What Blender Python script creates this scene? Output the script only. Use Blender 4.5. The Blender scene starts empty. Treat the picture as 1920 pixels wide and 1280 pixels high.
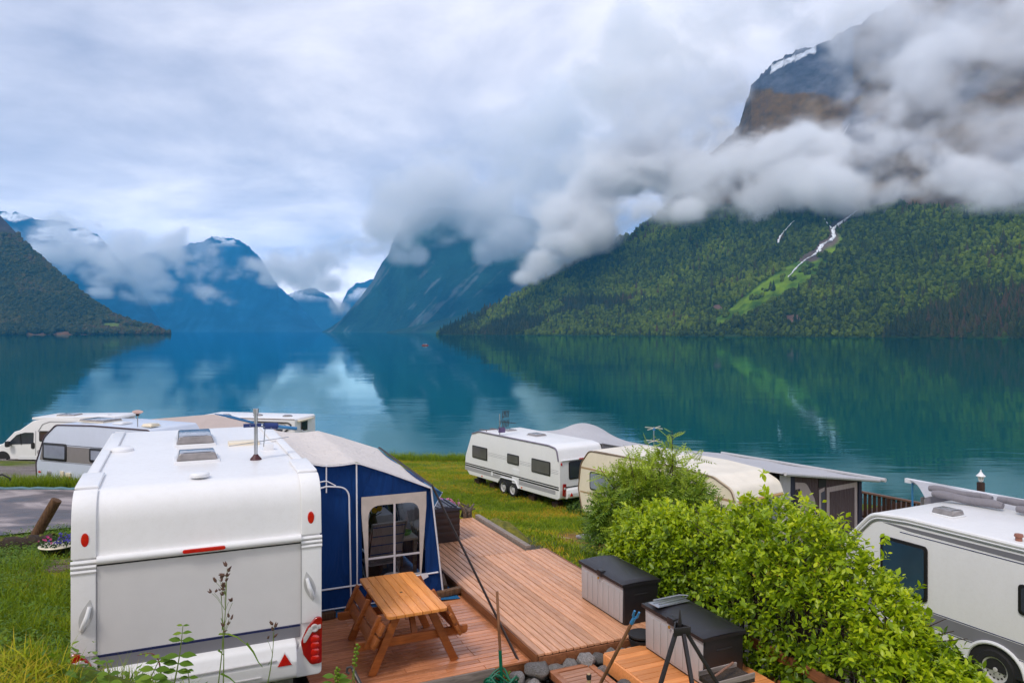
import bpy, bmesh, math, random
import numpy as np
from mathutils import Vector, Matrix

random.seed(7)
RNG = np.random.default_rng(11)
SC = bpy.context.scene
COL = SC.collection
R = math.radians

# ------------------------------------------------------------------ camera
HC = 4.05                                   # eye height above the lower wooden deck (z = 0)
cam_data = bpy.data.cameras.new('camera')
cam_data.sensor_width = 36.0
cam_data.lens = 26.25
cam_data.shift_y = -20.0 / 1920.0           # level camera, small vertical shift
cam_data.clip_start = 0.1
cam_data.clip_end = 40000.0
cam = bpy.data.objects.new('camera', cam_data)
cam.location = (0, 0, HC)
cam.rotation_euler = (R(90), 0, 0)
COL.objects.link(cam)
SC.camera = cam

# ------------------------------------------------------------------ world and sun
SUN_EL, SUN_AZ = R(52), R(215)              # azimuth clockwise from +Y
world = bpy.data.worlds.new('World')
SC.world = world
world.use_nodes = True
wn, wl = world.node_tree.nodes, world.node_tree.links
wn.clear()
def wnode(t, **kw):
    n = wn.new(t)
    for k, v in kw.items(): setattr(n, k, v)
    return n
w_out = wnode('ShaderNodeOutputWorld')
sky = wnode('ShaderNodeTexSky', sky_type='NISHITA')
sky.sun_disc = False
sky.sun_elevation = SUN_EL
sky.sun_rotation = SUN_AZ
w_sky = wnode('ShaderNodeBackground'); w_sky.inputs['Strength'].default_value = 0.10
wl.new(sky.outputs[0], w_sky.inputs[0])
# overcast: a cloud deck seen in perspective
tc = wnode('ShaderNodeTexCoord')
sep = wnode('ShaderNodeSeparateXYZ'); wl.new(tc.outputs['Generated'], sep.inputs[0])
def wmath(op, a, b=None, clamp=False):
    n = wnode('ShaderNodeMath', operation=op); n.use_clamp = clamp
    for i, v in enumerate((a, b)):
        if v is None: continue
        if isinstance(v, (int, float)): n.inputs[i].default_value = v
        else: wl.new(v, n.inputs[i])
    return n.outputs[0]
zz = wmath('MAXIMUM', sep.outputs['Z'], 0.0)
den = wmath('ADD', zz, 0.16)
cb = wnode('ShaderNodeCombineXYZ')
wl.new(wmath('DIVIDE', sep.outputs['X'], den), cb.inputs[0])
wl.new(wmath('DIVIDE', sep.outputs['Y'], den), cb.inputs[1])
def wnoise(scale, detail, rough, off, dist=0.0):
    m = wnode('ShaderNodeMapping'); m.inputs['Location'].default_value = off
    wl.new(cb.outputs[0], m.inputs[0])
    n = wnode('ShaderNodeTexNoise'); n.inputs['Scale'].default_value = scale
    n.inputs['Detail'].default_value = detail; n.inputs['Roughness'].default_value = rough
    n.inputs['Distortion'].default_value = dist
    wl.new(m.outputs[0], n.inputs['Vector'])
    return n.outputs['Fac']
n_big = wnoise(0.55, 4, 0.55, (3.7, 1.2, 0.0), 0.4)
n_mid = wnoise(1.3, 9, 0.60, (0.4, 6.1, 0.0), 0.3)
ramp = wnode('ShaderNodeValToRGB')
wl.new(wmath('ADD', wmath('MULTIPLY', n_big, 0.62), wmath('MULTIPLY', n_mid, 0.38)), ramp.inputs[0])
cr = ramp.color_ramp
cr.elements[0].position = 0.38; cr.elements[0].color = (0.34, 0.375, 0.51, 1)
cr.elements[1].position = 0.63; cr.elements[1].color = (1.14, 1.09, 1.13, 1)
e = cr.elements.new(0.50); e.color = (0.66, 0.665, 0.775, 1)
# the deck thins and brightens towards the horizon, all the way round
hz = wmath('SUBTRACT', 1.0, wmath('MULTIPLY', zz, 3.6), True)
hz = wmath('POWER', hz, 2.0)
lift = wmath('ADD', wmath('MULTIPLY', hz, 0.95), 1.0)
colmul = wnode('ShaderNodeVectorMath', operation='SCALE')
wl.new(ramp.outputs[0], colmul.inputs[0]); wl.new(lift, colmul.inputs['Scale'])
w_cloud = wnode('ShaderNodeBackground'); w_cloud.inputs['Strength'].default_value = 1.0
wl.new(colmul.outputs[0], w_cloud.inputs[0])
w_mix = wnode('ShaderNodeMixShader'); w_mix.inputs[0].default_value = 0.94
wl.new(w_sky.outputs[0], w_mix.inputs[1]); wl.new(w_cloud.outputs[0], w_mix.inputs[2])
wl.new(w_mix.outputs[0], w_out.inputs['Surface'])

sun_d = bpy.data.lights.new('sun', 'SUN')
sun_d.energy = 1.5
sun_d.angle = R(11)
sun_d.color = (1.0, 0.95, 0.88)
sun = bpy.data.objects.new('sun', sun_d)
sd = Vector((math.sin(SUN_AZ) * math.cos(SUN_EL), math.cos(SUN_AZ) * math.cos(SUN_EL), math.sin(SUN_EL)))
sun.rotation_euler = sd.to_track_quat('Z', 'Y').to_euler()
sun.location = sd * 60
COL.objects.link(sun)

SC.view_settings.view_transform = 'Standard'
SC.view_settings.look = 'None'
SC.view_settings.exposure = 0.32
SC.view_settings.gamma = 1.0
SC.view_settings.use_curve_mapping = False
SC.render.engine = 'CYCLES'
SC.cycles.max_bounces = 10
SC.cycles.diffuse_bounces = 3
SC.cycles.glossy_bounces = 4
SC.cycles.transmission_bounces = 6
SC.cycles.transparent_max_bounces = 12
SC.cycles.volume_bounces = 6
SC.cycles.volume_step_rate = 1.0
SC.cycles.volume_max_steps = 512
SC.cycles.use_denoising = True
SC.cycles.sample_clamp_indirect = 6.0
SC.cycles.caustics_reflective = False
SC.cycles.caustics_refractive = False

# ------------------------------------------------------------------ helpers: placing
SITE = math.atan(630 / 1400)                # the pitch lies turned by this much to the view
_c, _s = math.cos(SITE), math.sin(SITE)
FPX = 1400.0
def site(x, y, z=0.0):
    return (_c * x - _s * y, _s * x + _c * y, z)
def at(X, Y, d):                            # the point a bearing and a distance lead to
    return ((X - 960) * d / FPX, d, HC - (Y - 620) * d / FPX)
LAKE = -5.95

# ------------------------------------------------------------------ helpers: noise
def _hash(ix, iy, iz):
    h = (ix.astype(np.int64) * 374761393 + iy.astype(np.int64) * 668265263 + iz.astype(np.int64) * 2147483647 + 1442695040) & 0xffffffff
    h = ((h ^ (h >> 13)) * 1274126177) & 0xffffffff
    return ((h ^ (h >> 16)) & 0xffff) / 65535.0
def vnoise(p):
    i = np.floor(p).astype(np.int64); f = p - i
    f = f * f * (3 - 2 * f)
    out = 0
    for dx in (0, 1):
        wx = f[..., 0] if dx else 1 - f[..., 0]
        for dy in (0, 1):
            wy = f[..., 1] if dy else 1 - f[..., 1]
            for dz in (0, 1):
                wz = f[..., 2] if dz else 1 - f[..., 2]
                out = out + wx * wy * wz * _hash(i[..., 0] + dx, i[..., 1] + dy, i[..., 2] + dz)
    return out
def fbm(p, octaves=5, gain=0.5, lac=2.03):
    p = np.asarray(p, float); a, s, t = 1.0, 0.0, 0.0
    for k in range(octaves):
        s = s + a * vnoise(p + 17.3 * k); t += a
        a *= gain; p = p * lac
    return s / t                            # 0..1
def ss(a, b, x):
    t = np.clip((x - a) / (b - a), 0, 1)
    return t * t * (3 - 2 * t)

# ------------------------------------------------------------------ helpers: objects
def tag(o, label=None, cat=None, group=None, kind=None):
    if label: o['label'] = label
    if cat: o['category'] = cat
    if group: o['group'] = group
    if kind: o['kind'] = kind
    return o
def thing(name, label, cat, loc=(0, 0, 0), rotz=0.0, group=None):
    o = bpy.data.objects.new(name, None)
    o.empty_display_size = 0.2
    o.location = loc; o.rotation_euler = (0, 0, rotz)
    COL.objects.link(o)
    return tag(o, label, cat, group)
def link(name, me, parent=None, m=None):
    o = bpy.data.objects.new(name, me)
    COL.objects.link(o)
    if parent is not None: o.parent = parent
    if m is not None:
        me.materials.clear(); me.materials.append(m)
    return o
def copy_tree(o, parent=None):
    cpy = o.copy(); COL.objects.link(cpy); cpy.parent = parent
    for ch in list(o.children): copy_tree(ch, cpy)
    return cpy
def mesh_np(name, v, f, smooth=True):
    v = np.asarray(v, np.float32); f = np.asarray(f, np.int32)
    me = bpy.data.meshes.new(name)
    k = f.shape[1]
    me.vertices.add(len(v)); me.vertices.foreach_set('co', v.ravel())
    me.loops.add(f.size); me.loops.foreach_set('vertex_index', f.ravel())
    me.polygons.add(len(f)); me.polygons.foreach_set('loop_start', np.arange(0, f.size, k, dtype=np.int32))
    me.polygons.foreach_set('use_smooth', np.full(len(f), smooth))
    me.update(calc_edges=True)
    return me
def grid_faces(nu, nv):
    a = np.arange((nu - 1) * (nv - 1)); i, j = a // (nv - 1), a % (nv - 1)
    b = i * nv + j
    return np.stack([b, b + nv, b + nv + 1, b + 1], 1)
def set_col(me, rgb, name='tint'):
    at_ = me.attributes.new(name, 'FLOAT_COLOR', 'POINT')
    at_.data.foreach_set('color', np.concatenate([rgb, np.ones((len(rgb), 1))], 1).astype(np.float32).ravel())

# ------------------------------------------------------------------ helpers: materials
def new_mat(name):
    m = bpy.data.materials.new(name); m.use_nodes = True
    nt = m.node_tree; nt.nodes.clear()
    out = nt.nodes.new('ShaderNodeOutputMaterial')
    b = nt.nodes.new('ShaderNodeBsdfPrincipled')
    nt.links.new(b.outputs[0], out.inputs['Surface'])
    return m, nt, b, out
def nnode(nt, t, **kw):
    n = nt.nodes.new(t)
    for k, v in kw.items(): setattr(n, k, v)
    return n
def setin(nt, n, key, v):
    if hasattr(v, 'links') or isinstance(v, bpy.types.NodeSocket): nt.links.new(v, n.inputs[key])
    else: n.inputs[key].default_value = v
def noise(nt, scale, detail=4, rough=0.55, coord='Object', stretch=(1, 1, 1), dist=0.0):
    t = nnode(nt, 'ShaderNodeTexCoord'); mp = nnode(nt, 'ShaderNodeMapping')
    mp.inputs['Scale'].default_value = stretch
    nt.links.new(t.outputs[coord], mp.inputs[0])
    n = nnode(nt, 'ShaderNodeTexNoise')
    n.inputs['Scale'].default_value = scale; n.inputs['Detail'].default_value = detail
    n.inputs['Roughness'].default_value = rough; n.inputs['Distortion'].default_value = dist
    nt.links.new(mp.outputs[0], n.inputs['Vector'])
    return n.outputs['Fac']
def ramp_of(nt, fac, stops):
    r = nnode(nt, 'ShaderNodeValToRGB'); nt.links.new(fac, r.inputs[0])
    el = r.color_ramp.elements
    while len(el) < len(stops): el.new(0.5)
    for e_, (p_, c_) in zip(el, stops):
        e_.position = p_; e_.color = (*c_, 1) if len(c_) == 3 else c_
    return r.outputs[0]
def mixc(nt, fac, a, b, mode='MIX'):
    n = nnode(nt, 'ShaderNodeMix', data_type='RGBA', blend_type=mode)
    setin(nt, n, 0, fac)
    for k, v in ((6, a), (7, b)):
        if isinstance(v, tuple): v = (*v, 1) if len(v) == 3 else v
        setin(nt, n, k, v)
    return n.outputs[2]
def bump(nt, b, height, strength=0.3, dist=0.02):
    n = nnode(nt, 'ShaderNodeBump'); n.inputs['Strength'].default_value = strength
    n.inputs['Distance'].default_value = dist
    nt.links.new(height, n.inputs['Height']); nt.links.new(n.outputs[0], b.inputs['Normal'])
def plain(name, rgb, rough=0.5, vary=0.12, scale=6.0, metallic=0.0, bmp=0.0, bscale=40.0, coat=0.0, spec=0.5, dark=None):
    m, nt, b, out = new_mat(name)
    if vary:
        f = noise(nt, scale, 5, 0.6)
        lo = tuple(c_ * (1 - vary) for c_ in rgb) if dark is None else dark
        hi = tuple(min(1, c_ * (1 + vary * 0.5)) for c_ in rgb)
        nt.links.new(ramp_of(nt, f, [(0.3, lo), (0.7, hi)]), b.inputs['Base Color'])
    else:
        b.inputs['Base Color'].default_value = (*rgb, 1)
    b.inputs['Roughness'].default_value = rough
    b.inputs['Metallic'].default_value = metallic
    b.inputs['Coat Weight'].default_value = coat
    b.inputs['Specular IOR Level'].default_value = spec
    if bmp: bump(nt, b, noise(nt, bscale, 4, 0.6), bmp, 0.01)
    return m
# ================================================================== the fjord: lake, mountains, forest, clouds, haze
def terrain_mat(name, rough=0.95, bscale=0.02, bstr=0.6, bdist=12.0, vscale=0.03):
    m, nt, b, out = new_mat(name)
    a = nnode(nt, 'ShaderNodeAttribute', attribute_name='tint')
    f = noise(nt, vscale, 8, 0.65)
    g = ramp_of(nt, f, [(0.30, (0.55, 0.55, 0.55)), (0.70, (1.35, 1.35, 1.35))])
    nt.links.new(mixc(nt, 1.0, a.outputs['Color'], g, 'MULTIPLY'), b.inputs['Base Color'])
    b.inputs['Roughness'].default_value = rough
    b.inputs['Specular IOR Level'].default_value = 0.15
    bump(nt, b, noise(nt, bscale, 9, 0.62), bstr, bdist)
    return m
MOUNT = terrain_mat('mountain_ground')
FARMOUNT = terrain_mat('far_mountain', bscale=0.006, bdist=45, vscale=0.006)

def interp(pts, n):
    pts = np.asarray(pts, float)
    t = np.concatenate([[0], np.cumsum(np.linalg.norm(np.diff(pts[:, [0, 2]], axis=0), axis=1) + 1e-6)])
    u = np.linspace(0, t[-1], n)
    return np.stack([np.interp(u, t, pts[:, k]) for k in range(3)], 1)

def mountain(name, ridge, foot, nu, nv, prof, amp, nscale, colour, mat, back=1.0, ribs=0.0, rr=0.5):
    """A mountainside swept from its foot on the shore up to its ridge, with a back slope behind it."""
    Rg, Ft = interp(ridge, nu), None
    fx = np.asarray(foot, float)
    bx = Rg[:, 0] / Rg[:, 1]                                         # bearing
    fb = fx[:, 0] / fx[:, 1]
    d = np.interp(bx, fb, fx[:, 1])
    Ft = np.stack([bx * d, d, np.full(nu, LAKE - 3.0)], 1)
    v = np.linspace(0, 1, nv)
    hp = np.interp(v, *zip(*prof))
    S = Ft[:, None, :] * (1 - v)[None, :, None] + Rg[:, None, :] * v[None, :, None]
    S[..., 2] = Ft[:, None, 2] + (Rg[:, None, 2] - Ft[:, None, 2]) * hp[None, :]
    # relief
    q = S * nscale
    n1 = fbm(q, 6, 0.52) - 0.5
    rb = np.abs(fbm(np.stack([S[..., 0] * nscale * 2.2, S[..., 1] * nscale * 0.8, S[..., 2] * nscale * 0.35], -1) + 5, 4) - 0.5)
    env = np.sin(np.clip(v * 1.02, 0, 1) * math.pi)[None, :] ** 0.5
    hgt = np.maximum(Rg[:, 2] - LAKE, 0)[:, None]
    k = env * np.minimum(1, hgt / (6 * amp + 1e-6))
    S[..., 1] += (n1 * 2 * amp - rb * ribs) * k
    S[..., 2] += n1 * amp * k * 0.8
    rough_r = (fbm(Rg * nscale * 6 + 3, 6, 0.62) - 0.5) * amp * rr * np.minimum(1, (Rg[:, 2] - LAKE) / (4 * amp))
    S[..., 2] += rough_r[:, None] * v[None, :] ** 4
    nb = 12
    w = np.linspace(0, 1, nb + 1)[1:]
    top = S[:, -1, :]
    B = np.repeat(top[:, None, :], nb, 1)
    hb = (top[:, 2] - LAKE)
    B[..., 0] += bx[:, None] * hb[:, None] * w[None] * back
    B[..., 1] += hb[:, None] * w[None] * back + 30 * w[None]
    B[..., 2] = top[:, 2][:, None] * (1 - w[None] ** 1.3) + (LAKE - 5) * w[None] ** 1.3
    S2 = np.concatenate([S, B], 1)
    me = mesh_np(name, S2.reshape(-1, 3), grid_faces(nu, nv + nb))
    me.flip_normals()
    rgb = colour(S2.reshape(-1, 3), np.tile(np.concatenate([v, np.ones(nb)]), nu))
    set_col(me, rgb)
    o = link(name, me, None, mat)
    tag(o, kind='structure')
    return o, S

def mixa(a, b, t):
    return np.asarray(a)[None] * (1 - t[:, None]) + np.asarray(b)[None] * t[:, None]

# --- bearings (in 1400ths of the distance) and distances of ridges and shores
def line(*pts): return [at(*p) for p in pts]

# the green mountainside on the right shore, rock and brown heath above the forest
def shore_r(X):                              # distance of the right-hand shore along a bearing
    return np.interp(X, [820, 900, 1000, 1100, 1300, 1600, 1920, 2400, 3000], [1960, 1800, 1660, 1555, 1360, 1130, 960, 800, 700])
rid = [(818, 624, 1990), (850, 611, 2010), (900, 588, 1990), (960, 555, 1960), (1010, 527, 1960), (1100, 474, 1950), (1180, 438, 1930), (1230, 405, 1940),
       (1290, 335, 1980), (1350, 270, 2020), (1385, 240, 2040), (1396, 196, 2050), (1412, 160, 2060), (1450, 115, 2070), (1500, 92, 2060), (1545, 78, 2040),
       (1640, 25, 1990), (1800, -60, 1920), (2000, -150, 1850), (2400, -260, 1700), (2900, -300, 1600)]
foot = [(*at(X, 630, shore_r(X))[:2], LAKE) for X in (810, 900, 1000, 1100, 1300, 1600, 1920, 2400, 3000)]
WF = [(1604, 397), (1590, 408), (1568, 424), (1560, 432), (1562, 445), (1556, 452), (1540, 460), (1533, 472), (1525, 479), (1508, 489), (1494, 501), (1476, 521)]
def bearing_px(p): return 960 + FPX * p[:, 0] / p[:, 1]
def elev_px(p): return 620 - FPX * (p[:, 2] - HC) / p[:, 1]
TRACK = np.array([(1572, 446), (1540, 478), (1500, 512), (1450, 540), (1400, 572), (1348, 604)], float)
def seg_dist(X, Y, poly):
    d = np.full(X.shape, 1e9); tt = np.zeros(X.shape); n = len(poly) - 1
    for k in range(n):
        ax, ay = poly[k]; bx_, by_ = poly[k + 1]
        L2 = (bx_ - ax) ** 2 + (by_ - ay) ** 2
        t = np.clip(((X - ax) * (bx_ - ax) + (Y - ay) * (by_ - ay)) / L2, 0, 1)
        q = np.hypot(X - ax - t * (bx_ - ax), Y - ay - t * (by_ - ay))
        m = q < d; d = np.where(m, q, d); tt = np.where(m, (k + t) / n, tt)
    return d, tt
def track_mask(p):
    X, Y = bearing_px(p), elev_px(p)
    d, t = seg_dist(X, Y, TRACK)
    wob = 6 * (fbm(p * 0.03, 3) - 0.5)
    return 1 - ss(0, 7, d + wob - (5 + 13 * np.sin(np.clip(t * 1.05, 0, 1) * math.pi)))
def heath_mask(p):
    Y = elev_px(p); n = fbm(p * 0.012 + 9, 4)
    return ss(0.42, 0.58, n + (Y < 260) * 0.1)
def col_right(p, v):
    n = fbm(p * 0.02, 5)
    forest = mixa((0.020, 0.038, 0.009), (0.035, 0.060, 0.014), n)
    rock = mixa((0.045, 0.042, 0.055), (0.14, 0.13, 0.15), fbm(p * np.array([0.03, 0.03, 0.008]) + 4, 5))
    heath = mixa((0.075, 0.036, 0.008), (0.16, 0.095, 0.020), n)
    Y, X = elev_px(p), bearing_px(p)
    a = ss(405, 375, Y + 30 * (n - 0.5))
    rh = rock * (1 - heath_mask(p)[:, None]) + heath * heath_mask(p)[:, None]
    sh = ss(180, 190, Y + 24 * (n - 0.5) + (1545 - X) * 0.05) * (X < 1580)   # brown shoulder below the grey peak
    rh = rh * (1 - sh[:, None]) + heath * sh[:, None]
    gp = ss(182, 172, Y + 24 * (n - 0.5) + (1545 - X) * 0.05) * (X < 1600)
    rh = rh * (1 - gp[:, None]) + mixa((0.05, 0.055, 0.075), (0.13, 0.14, 0.17), n) * gp[:, None]
    c_ = forest * (1 - a[:, None]) + rh * a[:, None]
    t = track_mask(p)
    c_ = c_ * (1 - t[:, None]) + mixa((0.05, 0.105, 0.008), (0.16, 0.25, 0.012), ss(.3, .7, fbm(p * 0.06 + 3, 4))) * t[:, None]
    dwf, _ = seg_dist(X, Y, np.array(WF, float)); rkw = ss(15, 7, dwf + 10 * (fbm(p * 0.05, 3) - .5)) * (Y < 490)
    c_ = c_ * (1 - rkw[:, None]) + mixa((0.09, 0.06, 0.05), (0.17, 0.13, 0.11), n) * rkw[:, None]
    for cx_, cy_, ra, rb_ in ((1345, 578, 9, 7), (1487, 597, 18, 9), (1463, 445, 9, 6)):
        q = ss(1.2, .8, np.hypot((X - cx_) / ra, (Y - cy_) / rb_) + .8 * (n - .5)); c_ = c_ * (1 - q[:, None]) + mixa((0.10, 0.055, 0.035), (0.19, 0.12, 0.09), fbm(p * .2, 3)) * q[:, None]
    # snow lying in the gully of the peak
    sn = (np.abs((Y - 118) + (X - 1470) * 0.42 - 6 * (n - 0.5)) < 5 + 10 * (n - 0.5)) & (X > 1445) & (X < 1530)
    c_[sn] = (0.75, 0.77, 0.8)
    return np.clip(c_, 0, 1)
PR = [(0, 0), (0.02, 0.012), (0.49, 0.315), (0.62, 0.47), (0.8, 0.74), (1, 1)]
m_right, S_right = mountain('right_mountain', line(*rid), foot, 620, 190, PR, 14, 0.006, col_right, MOUNT, 0.9, ribs=26, rr=3.0)

# the wooded hill on the left shore
def col_left(p, v):
    n = fbm(p * 0.02 + 2, 5)
    c_ = mixa((0.016, 0.026, 0.010), (0.035, 0.042, 0.014), n)
    X, Y = bearing_px(p), elev_px(p)
    rk = ss(470, 430, Y + 40 * (n - 0.5))
    c_ = c_ * (1 - rk[:, None]) + mixa((0.03, 0.028, 0.032), (0.075, 0.06, 0.055), n) * rk[:, None]
    f = field_mask(p)
    c_ = c_ * (1 - f[:, None]) + np.array((0.13, 0.17, 0.03))[None] * f[:, None]
    b = (ss(622, 625, Y) * ss(40, 60, X) * ss(175, 150, X) + ss(612, 616, Y + 8 * (n - .5)) * ss(110, 125, X) * ss(180, 170, X))
    b = np.clip(b, 0, 1)
    return np.clip(c_ * (1 - b[:, None]) + np.array((0.16, 0.085, 0.04))[None] * b[:, None], 0, 1)
def field_mask(p):
    X, Y = bearing_px(p), elev_px(p)
    n = 6 * (fbm(p * 0.02, 3) - 0.5)
    a = ss(604, 606, Y + n) * ss(617, 615, Y + n) * ss(188, 194, X + n) * ss(228, 224, X + n)
    b = ss(606, 608, Y + n * .4 - (X - 230) * 0.2) * ss(620, 617, Y + n) * ss(232, 240, X + n) * ss(268, 262, X + n)
    return np.clip(a + b, 0, 1)
rid_l = [(-700, 150, 2300), (-300, 270, 2300), (-120, 345, 2280), (0, 404, 2260), (30, 436, 2230), (60, 470, 2200), (110, 514, 2160), (150, 548, 2120), (180, 571, 2100),
         (210, 590, 2080), (240, 602, 2060), (275, 612, 2050), (318, 624.5, 2045)]
foot_l = [(*at(X, 630, d)[:2], LAKE) for X, d in ((-900, 1500), (0, 1760), (120, 1840), (322, 2035))]
m_left, S_left = mountain('left_hill', line(*rid_l), foot_l, 360, 120, [(0, 0), (0.03, 0.012), (0.25, 0.17), (0.6, 0.54), (1, 1)], 16, 0.006, col_left, MOUNT, 1.0, ribs=10)

# the mountain in the middle, beyond the point
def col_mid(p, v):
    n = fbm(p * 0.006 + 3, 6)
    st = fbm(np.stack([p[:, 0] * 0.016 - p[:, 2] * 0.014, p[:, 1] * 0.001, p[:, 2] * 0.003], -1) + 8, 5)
    c_ = mixa((0.008, 0.040, 0.046), (0.024, 0.075, 0.058), n)  # forest blue-green, bluer than its own tone: distance haze is painted in
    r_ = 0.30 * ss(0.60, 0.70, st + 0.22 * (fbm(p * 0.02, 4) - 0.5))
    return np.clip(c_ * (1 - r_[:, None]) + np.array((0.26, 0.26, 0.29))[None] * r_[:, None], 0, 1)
rid_m = [(604, 621.6, 5300), (622, 612, 5250), (640, 599, 5200), (662, 573, 5150), (682, 549, 5120), (700, 525, 5100), (708, 508, 5100), (716, 491, 5090), (728, 478, 5080), (738, 448, 5080),
         (760, 405, 5060), (810, 388, 5000), (900, 395, 4950), (1000, 410, 4900), (1120, 440, 4800), (1400, 500, 4700)]
foot_m = [(*at(X, 630, d)[:2], LAKE) for X, d in ((590, 5200), (700, 4700), (850, 4000), (1100, 3300), (1500, 3000))]
mountain('middle_mountain', line(*rid_m), foot_m, 420, 160, [(0, 0), (0.05, 0.02), (0.4, 0.30), (0.7, 0.62), (1, 1)], 60, 0.0018, col_mid, FARMOUNT, 0.8, ribs=120)
# a low wooded point at its foot
rid_p = [(725, 622, 3500), (760, 615, 3480), (800, 606, 3450), (860, 592, 3400), (920, 575, 3350), (1000, 560, 3300)]
foot_p = [(*at(X, 630, d)[:2], LAKE) for X, d in ((720, 3450), (1010, 2600))]
mountain('low_wooded_slope', line(*rid_p), foot_p, 160, 50, [(0, 0), (0.5, 0.45), (1, 1)], 10, 0.004, col_mid, FARMOUNT, 1.0)

# far head of the lake
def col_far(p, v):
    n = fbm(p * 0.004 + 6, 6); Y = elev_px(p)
    c_ = mixa((0.004, 0.040, 0.085), (0.012, 0.06, 0.11), n)  # this blue carries distance haze in the surface colour, besides the air volume
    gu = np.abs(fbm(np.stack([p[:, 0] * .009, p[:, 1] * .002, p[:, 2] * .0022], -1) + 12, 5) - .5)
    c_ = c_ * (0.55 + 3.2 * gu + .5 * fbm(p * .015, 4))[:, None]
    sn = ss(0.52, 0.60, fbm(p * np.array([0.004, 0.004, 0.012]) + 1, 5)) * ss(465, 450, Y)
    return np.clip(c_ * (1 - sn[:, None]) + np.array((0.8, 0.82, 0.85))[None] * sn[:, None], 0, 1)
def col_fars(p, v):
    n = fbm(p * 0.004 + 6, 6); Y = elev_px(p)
    c_ = mixa((0.01, 0.06, 0.11), (0.03, 0.09, 0.13), n)  # paler slope blue, also with air haze put into the colour
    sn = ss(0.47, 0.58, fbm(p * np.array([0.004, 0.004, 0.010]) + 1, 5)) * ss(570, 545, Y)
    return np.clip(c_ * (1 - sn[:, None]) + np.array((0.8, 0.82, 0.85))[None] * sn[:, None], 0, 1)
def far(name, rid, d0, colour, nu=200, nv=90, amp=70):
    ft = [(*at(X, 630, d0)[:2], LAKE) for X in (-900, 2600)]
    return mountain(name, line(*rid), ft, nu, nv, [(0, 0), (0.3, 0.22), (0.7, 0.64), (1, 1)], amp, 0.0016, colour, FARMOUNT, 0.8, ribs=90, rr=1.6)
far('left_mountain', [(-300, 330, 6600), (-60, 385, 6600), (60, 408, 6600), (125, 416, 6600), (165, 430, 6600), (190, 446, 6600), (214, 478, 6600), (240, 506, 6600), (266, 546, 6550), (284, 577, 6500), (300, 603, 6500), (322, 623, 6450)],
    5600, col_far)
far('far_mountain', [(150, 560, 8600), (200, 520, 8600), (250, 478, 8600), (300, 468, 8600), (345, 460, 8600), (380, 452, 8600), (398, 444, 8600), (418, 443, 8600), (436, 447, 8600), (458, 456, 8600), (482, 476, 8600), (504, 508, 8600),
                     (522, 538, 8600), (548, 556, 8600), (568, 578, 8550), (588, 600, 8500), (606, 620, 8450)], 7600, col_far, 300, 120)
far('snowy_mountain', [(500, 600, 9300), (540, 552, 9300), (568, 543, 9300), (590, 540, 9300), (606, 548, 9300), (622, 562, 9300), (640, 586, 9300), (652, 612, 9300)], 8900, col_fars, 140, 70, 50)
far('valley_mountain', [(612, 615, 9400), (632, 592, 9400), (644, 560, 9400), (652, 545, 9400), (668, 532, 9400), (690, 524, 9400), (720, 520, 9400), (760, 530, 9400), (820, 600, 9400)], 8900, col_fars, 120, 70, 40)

# ------------------------------------------------------------------ lake
def lake_mat():
    m, nt, b, out = new_mat('lake_water')
    nt.nodes.remove(b)
    df = nnode(nt, 'ShaderNodeBsdfDiffuse'); df.inputs['Color'].default_value = (0.0, 0.074, 0.078, 1)
    gl = nnode(nt, 'ShaderNodeBsdfGlossy'); gl.inputs['Color'].default_value = (0.62, 0.93, 1.0, 1); gl.inputs['Roughness'].default_value = 0.03
    fr = nnode(nt, 'ShaderNodeFresnel'); fr.inputs['IOR'].default_value = 1.333
    mx = nnode(nt, 'ShaderNodeMixShader')
    nt.links.new(fr.outputs[0], mx.inputs[0]); nt.links.new(df.outputs[0], mx.inputs[1]); nt.links.new(gl.outputs[0], mx.inputs[2])
    nt.links.new(mx.outputs[0], out.inputs['Surface'])
    a = noise(nt, 0.55, 3, 0.5, 'Object', (0.55, 1.6, 1))
    c_ = noise(nt, 0.10, 3, 0.5, 'Object', (0.5, 1.5, 1))
    pt = noise(nt, 0.013, 3, 0.5, 'Object', (0.5, 1.6, 1))
    pr = nnode(nt, 'ShaderNodeMapRange'); pr.inputs['From Min'].default_value = 0.44; pr.inputs['From Max'].default_value = 0.60
    pr.inputs['To Min'].default_value = 0.25; pr.inputs['To Max'].default_value = 1.0
    nt.links.new(pt, pr.inputs['Value'])
    s1 = nnode(nt, 'ShaderNodeMath', operation='MULTIPLY_ADD'); s1.inputs[1].default_value = 2.6
    nt.links.new(c_, s1.inputs[0]); nt.links.new(a, s1.inputs[2])
    h = nnode(nt, 'ShaderNodeMath', operation='MULTIPLY')
    nt.links.new(s1.outputs[0], h.inputs[0]); nt.links.new(pr.outputs[0], h.inputs[1])
    bp = nnode(nt, 'ShaderNodeBump'); bp.inputs['Strength'].default_value = 0.26; bp.inputs['Distance'].default_value = 0.05
    nt.links.new(h.outputs[0], bp.inputs['Height'])
    for q in (gl, fr): nt.links.new(bp.outputs[0], q.inputs['Normal'])
    return m
xs = np.concatenate([np.linspace(-9000, -300, 12), np.linspace(-200, 200, 9), np.linspace(300, 6000, 10)])
ys = np.concatenate([np.linspace(10, 400, 9), np.linspace(600, 11000, 14)])
gx, gy = np.meshgrid(xs, ys, indexing='ij')
me = mesh_np('lake', np.stack([gx, gy, np.full(gx.shape, LAKE)], -1).reshape(-1, 3), grid_faces(len(xs), len(ys)))
tag(link('lake', me, None, lake_mat()), kind='structure')

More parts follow.
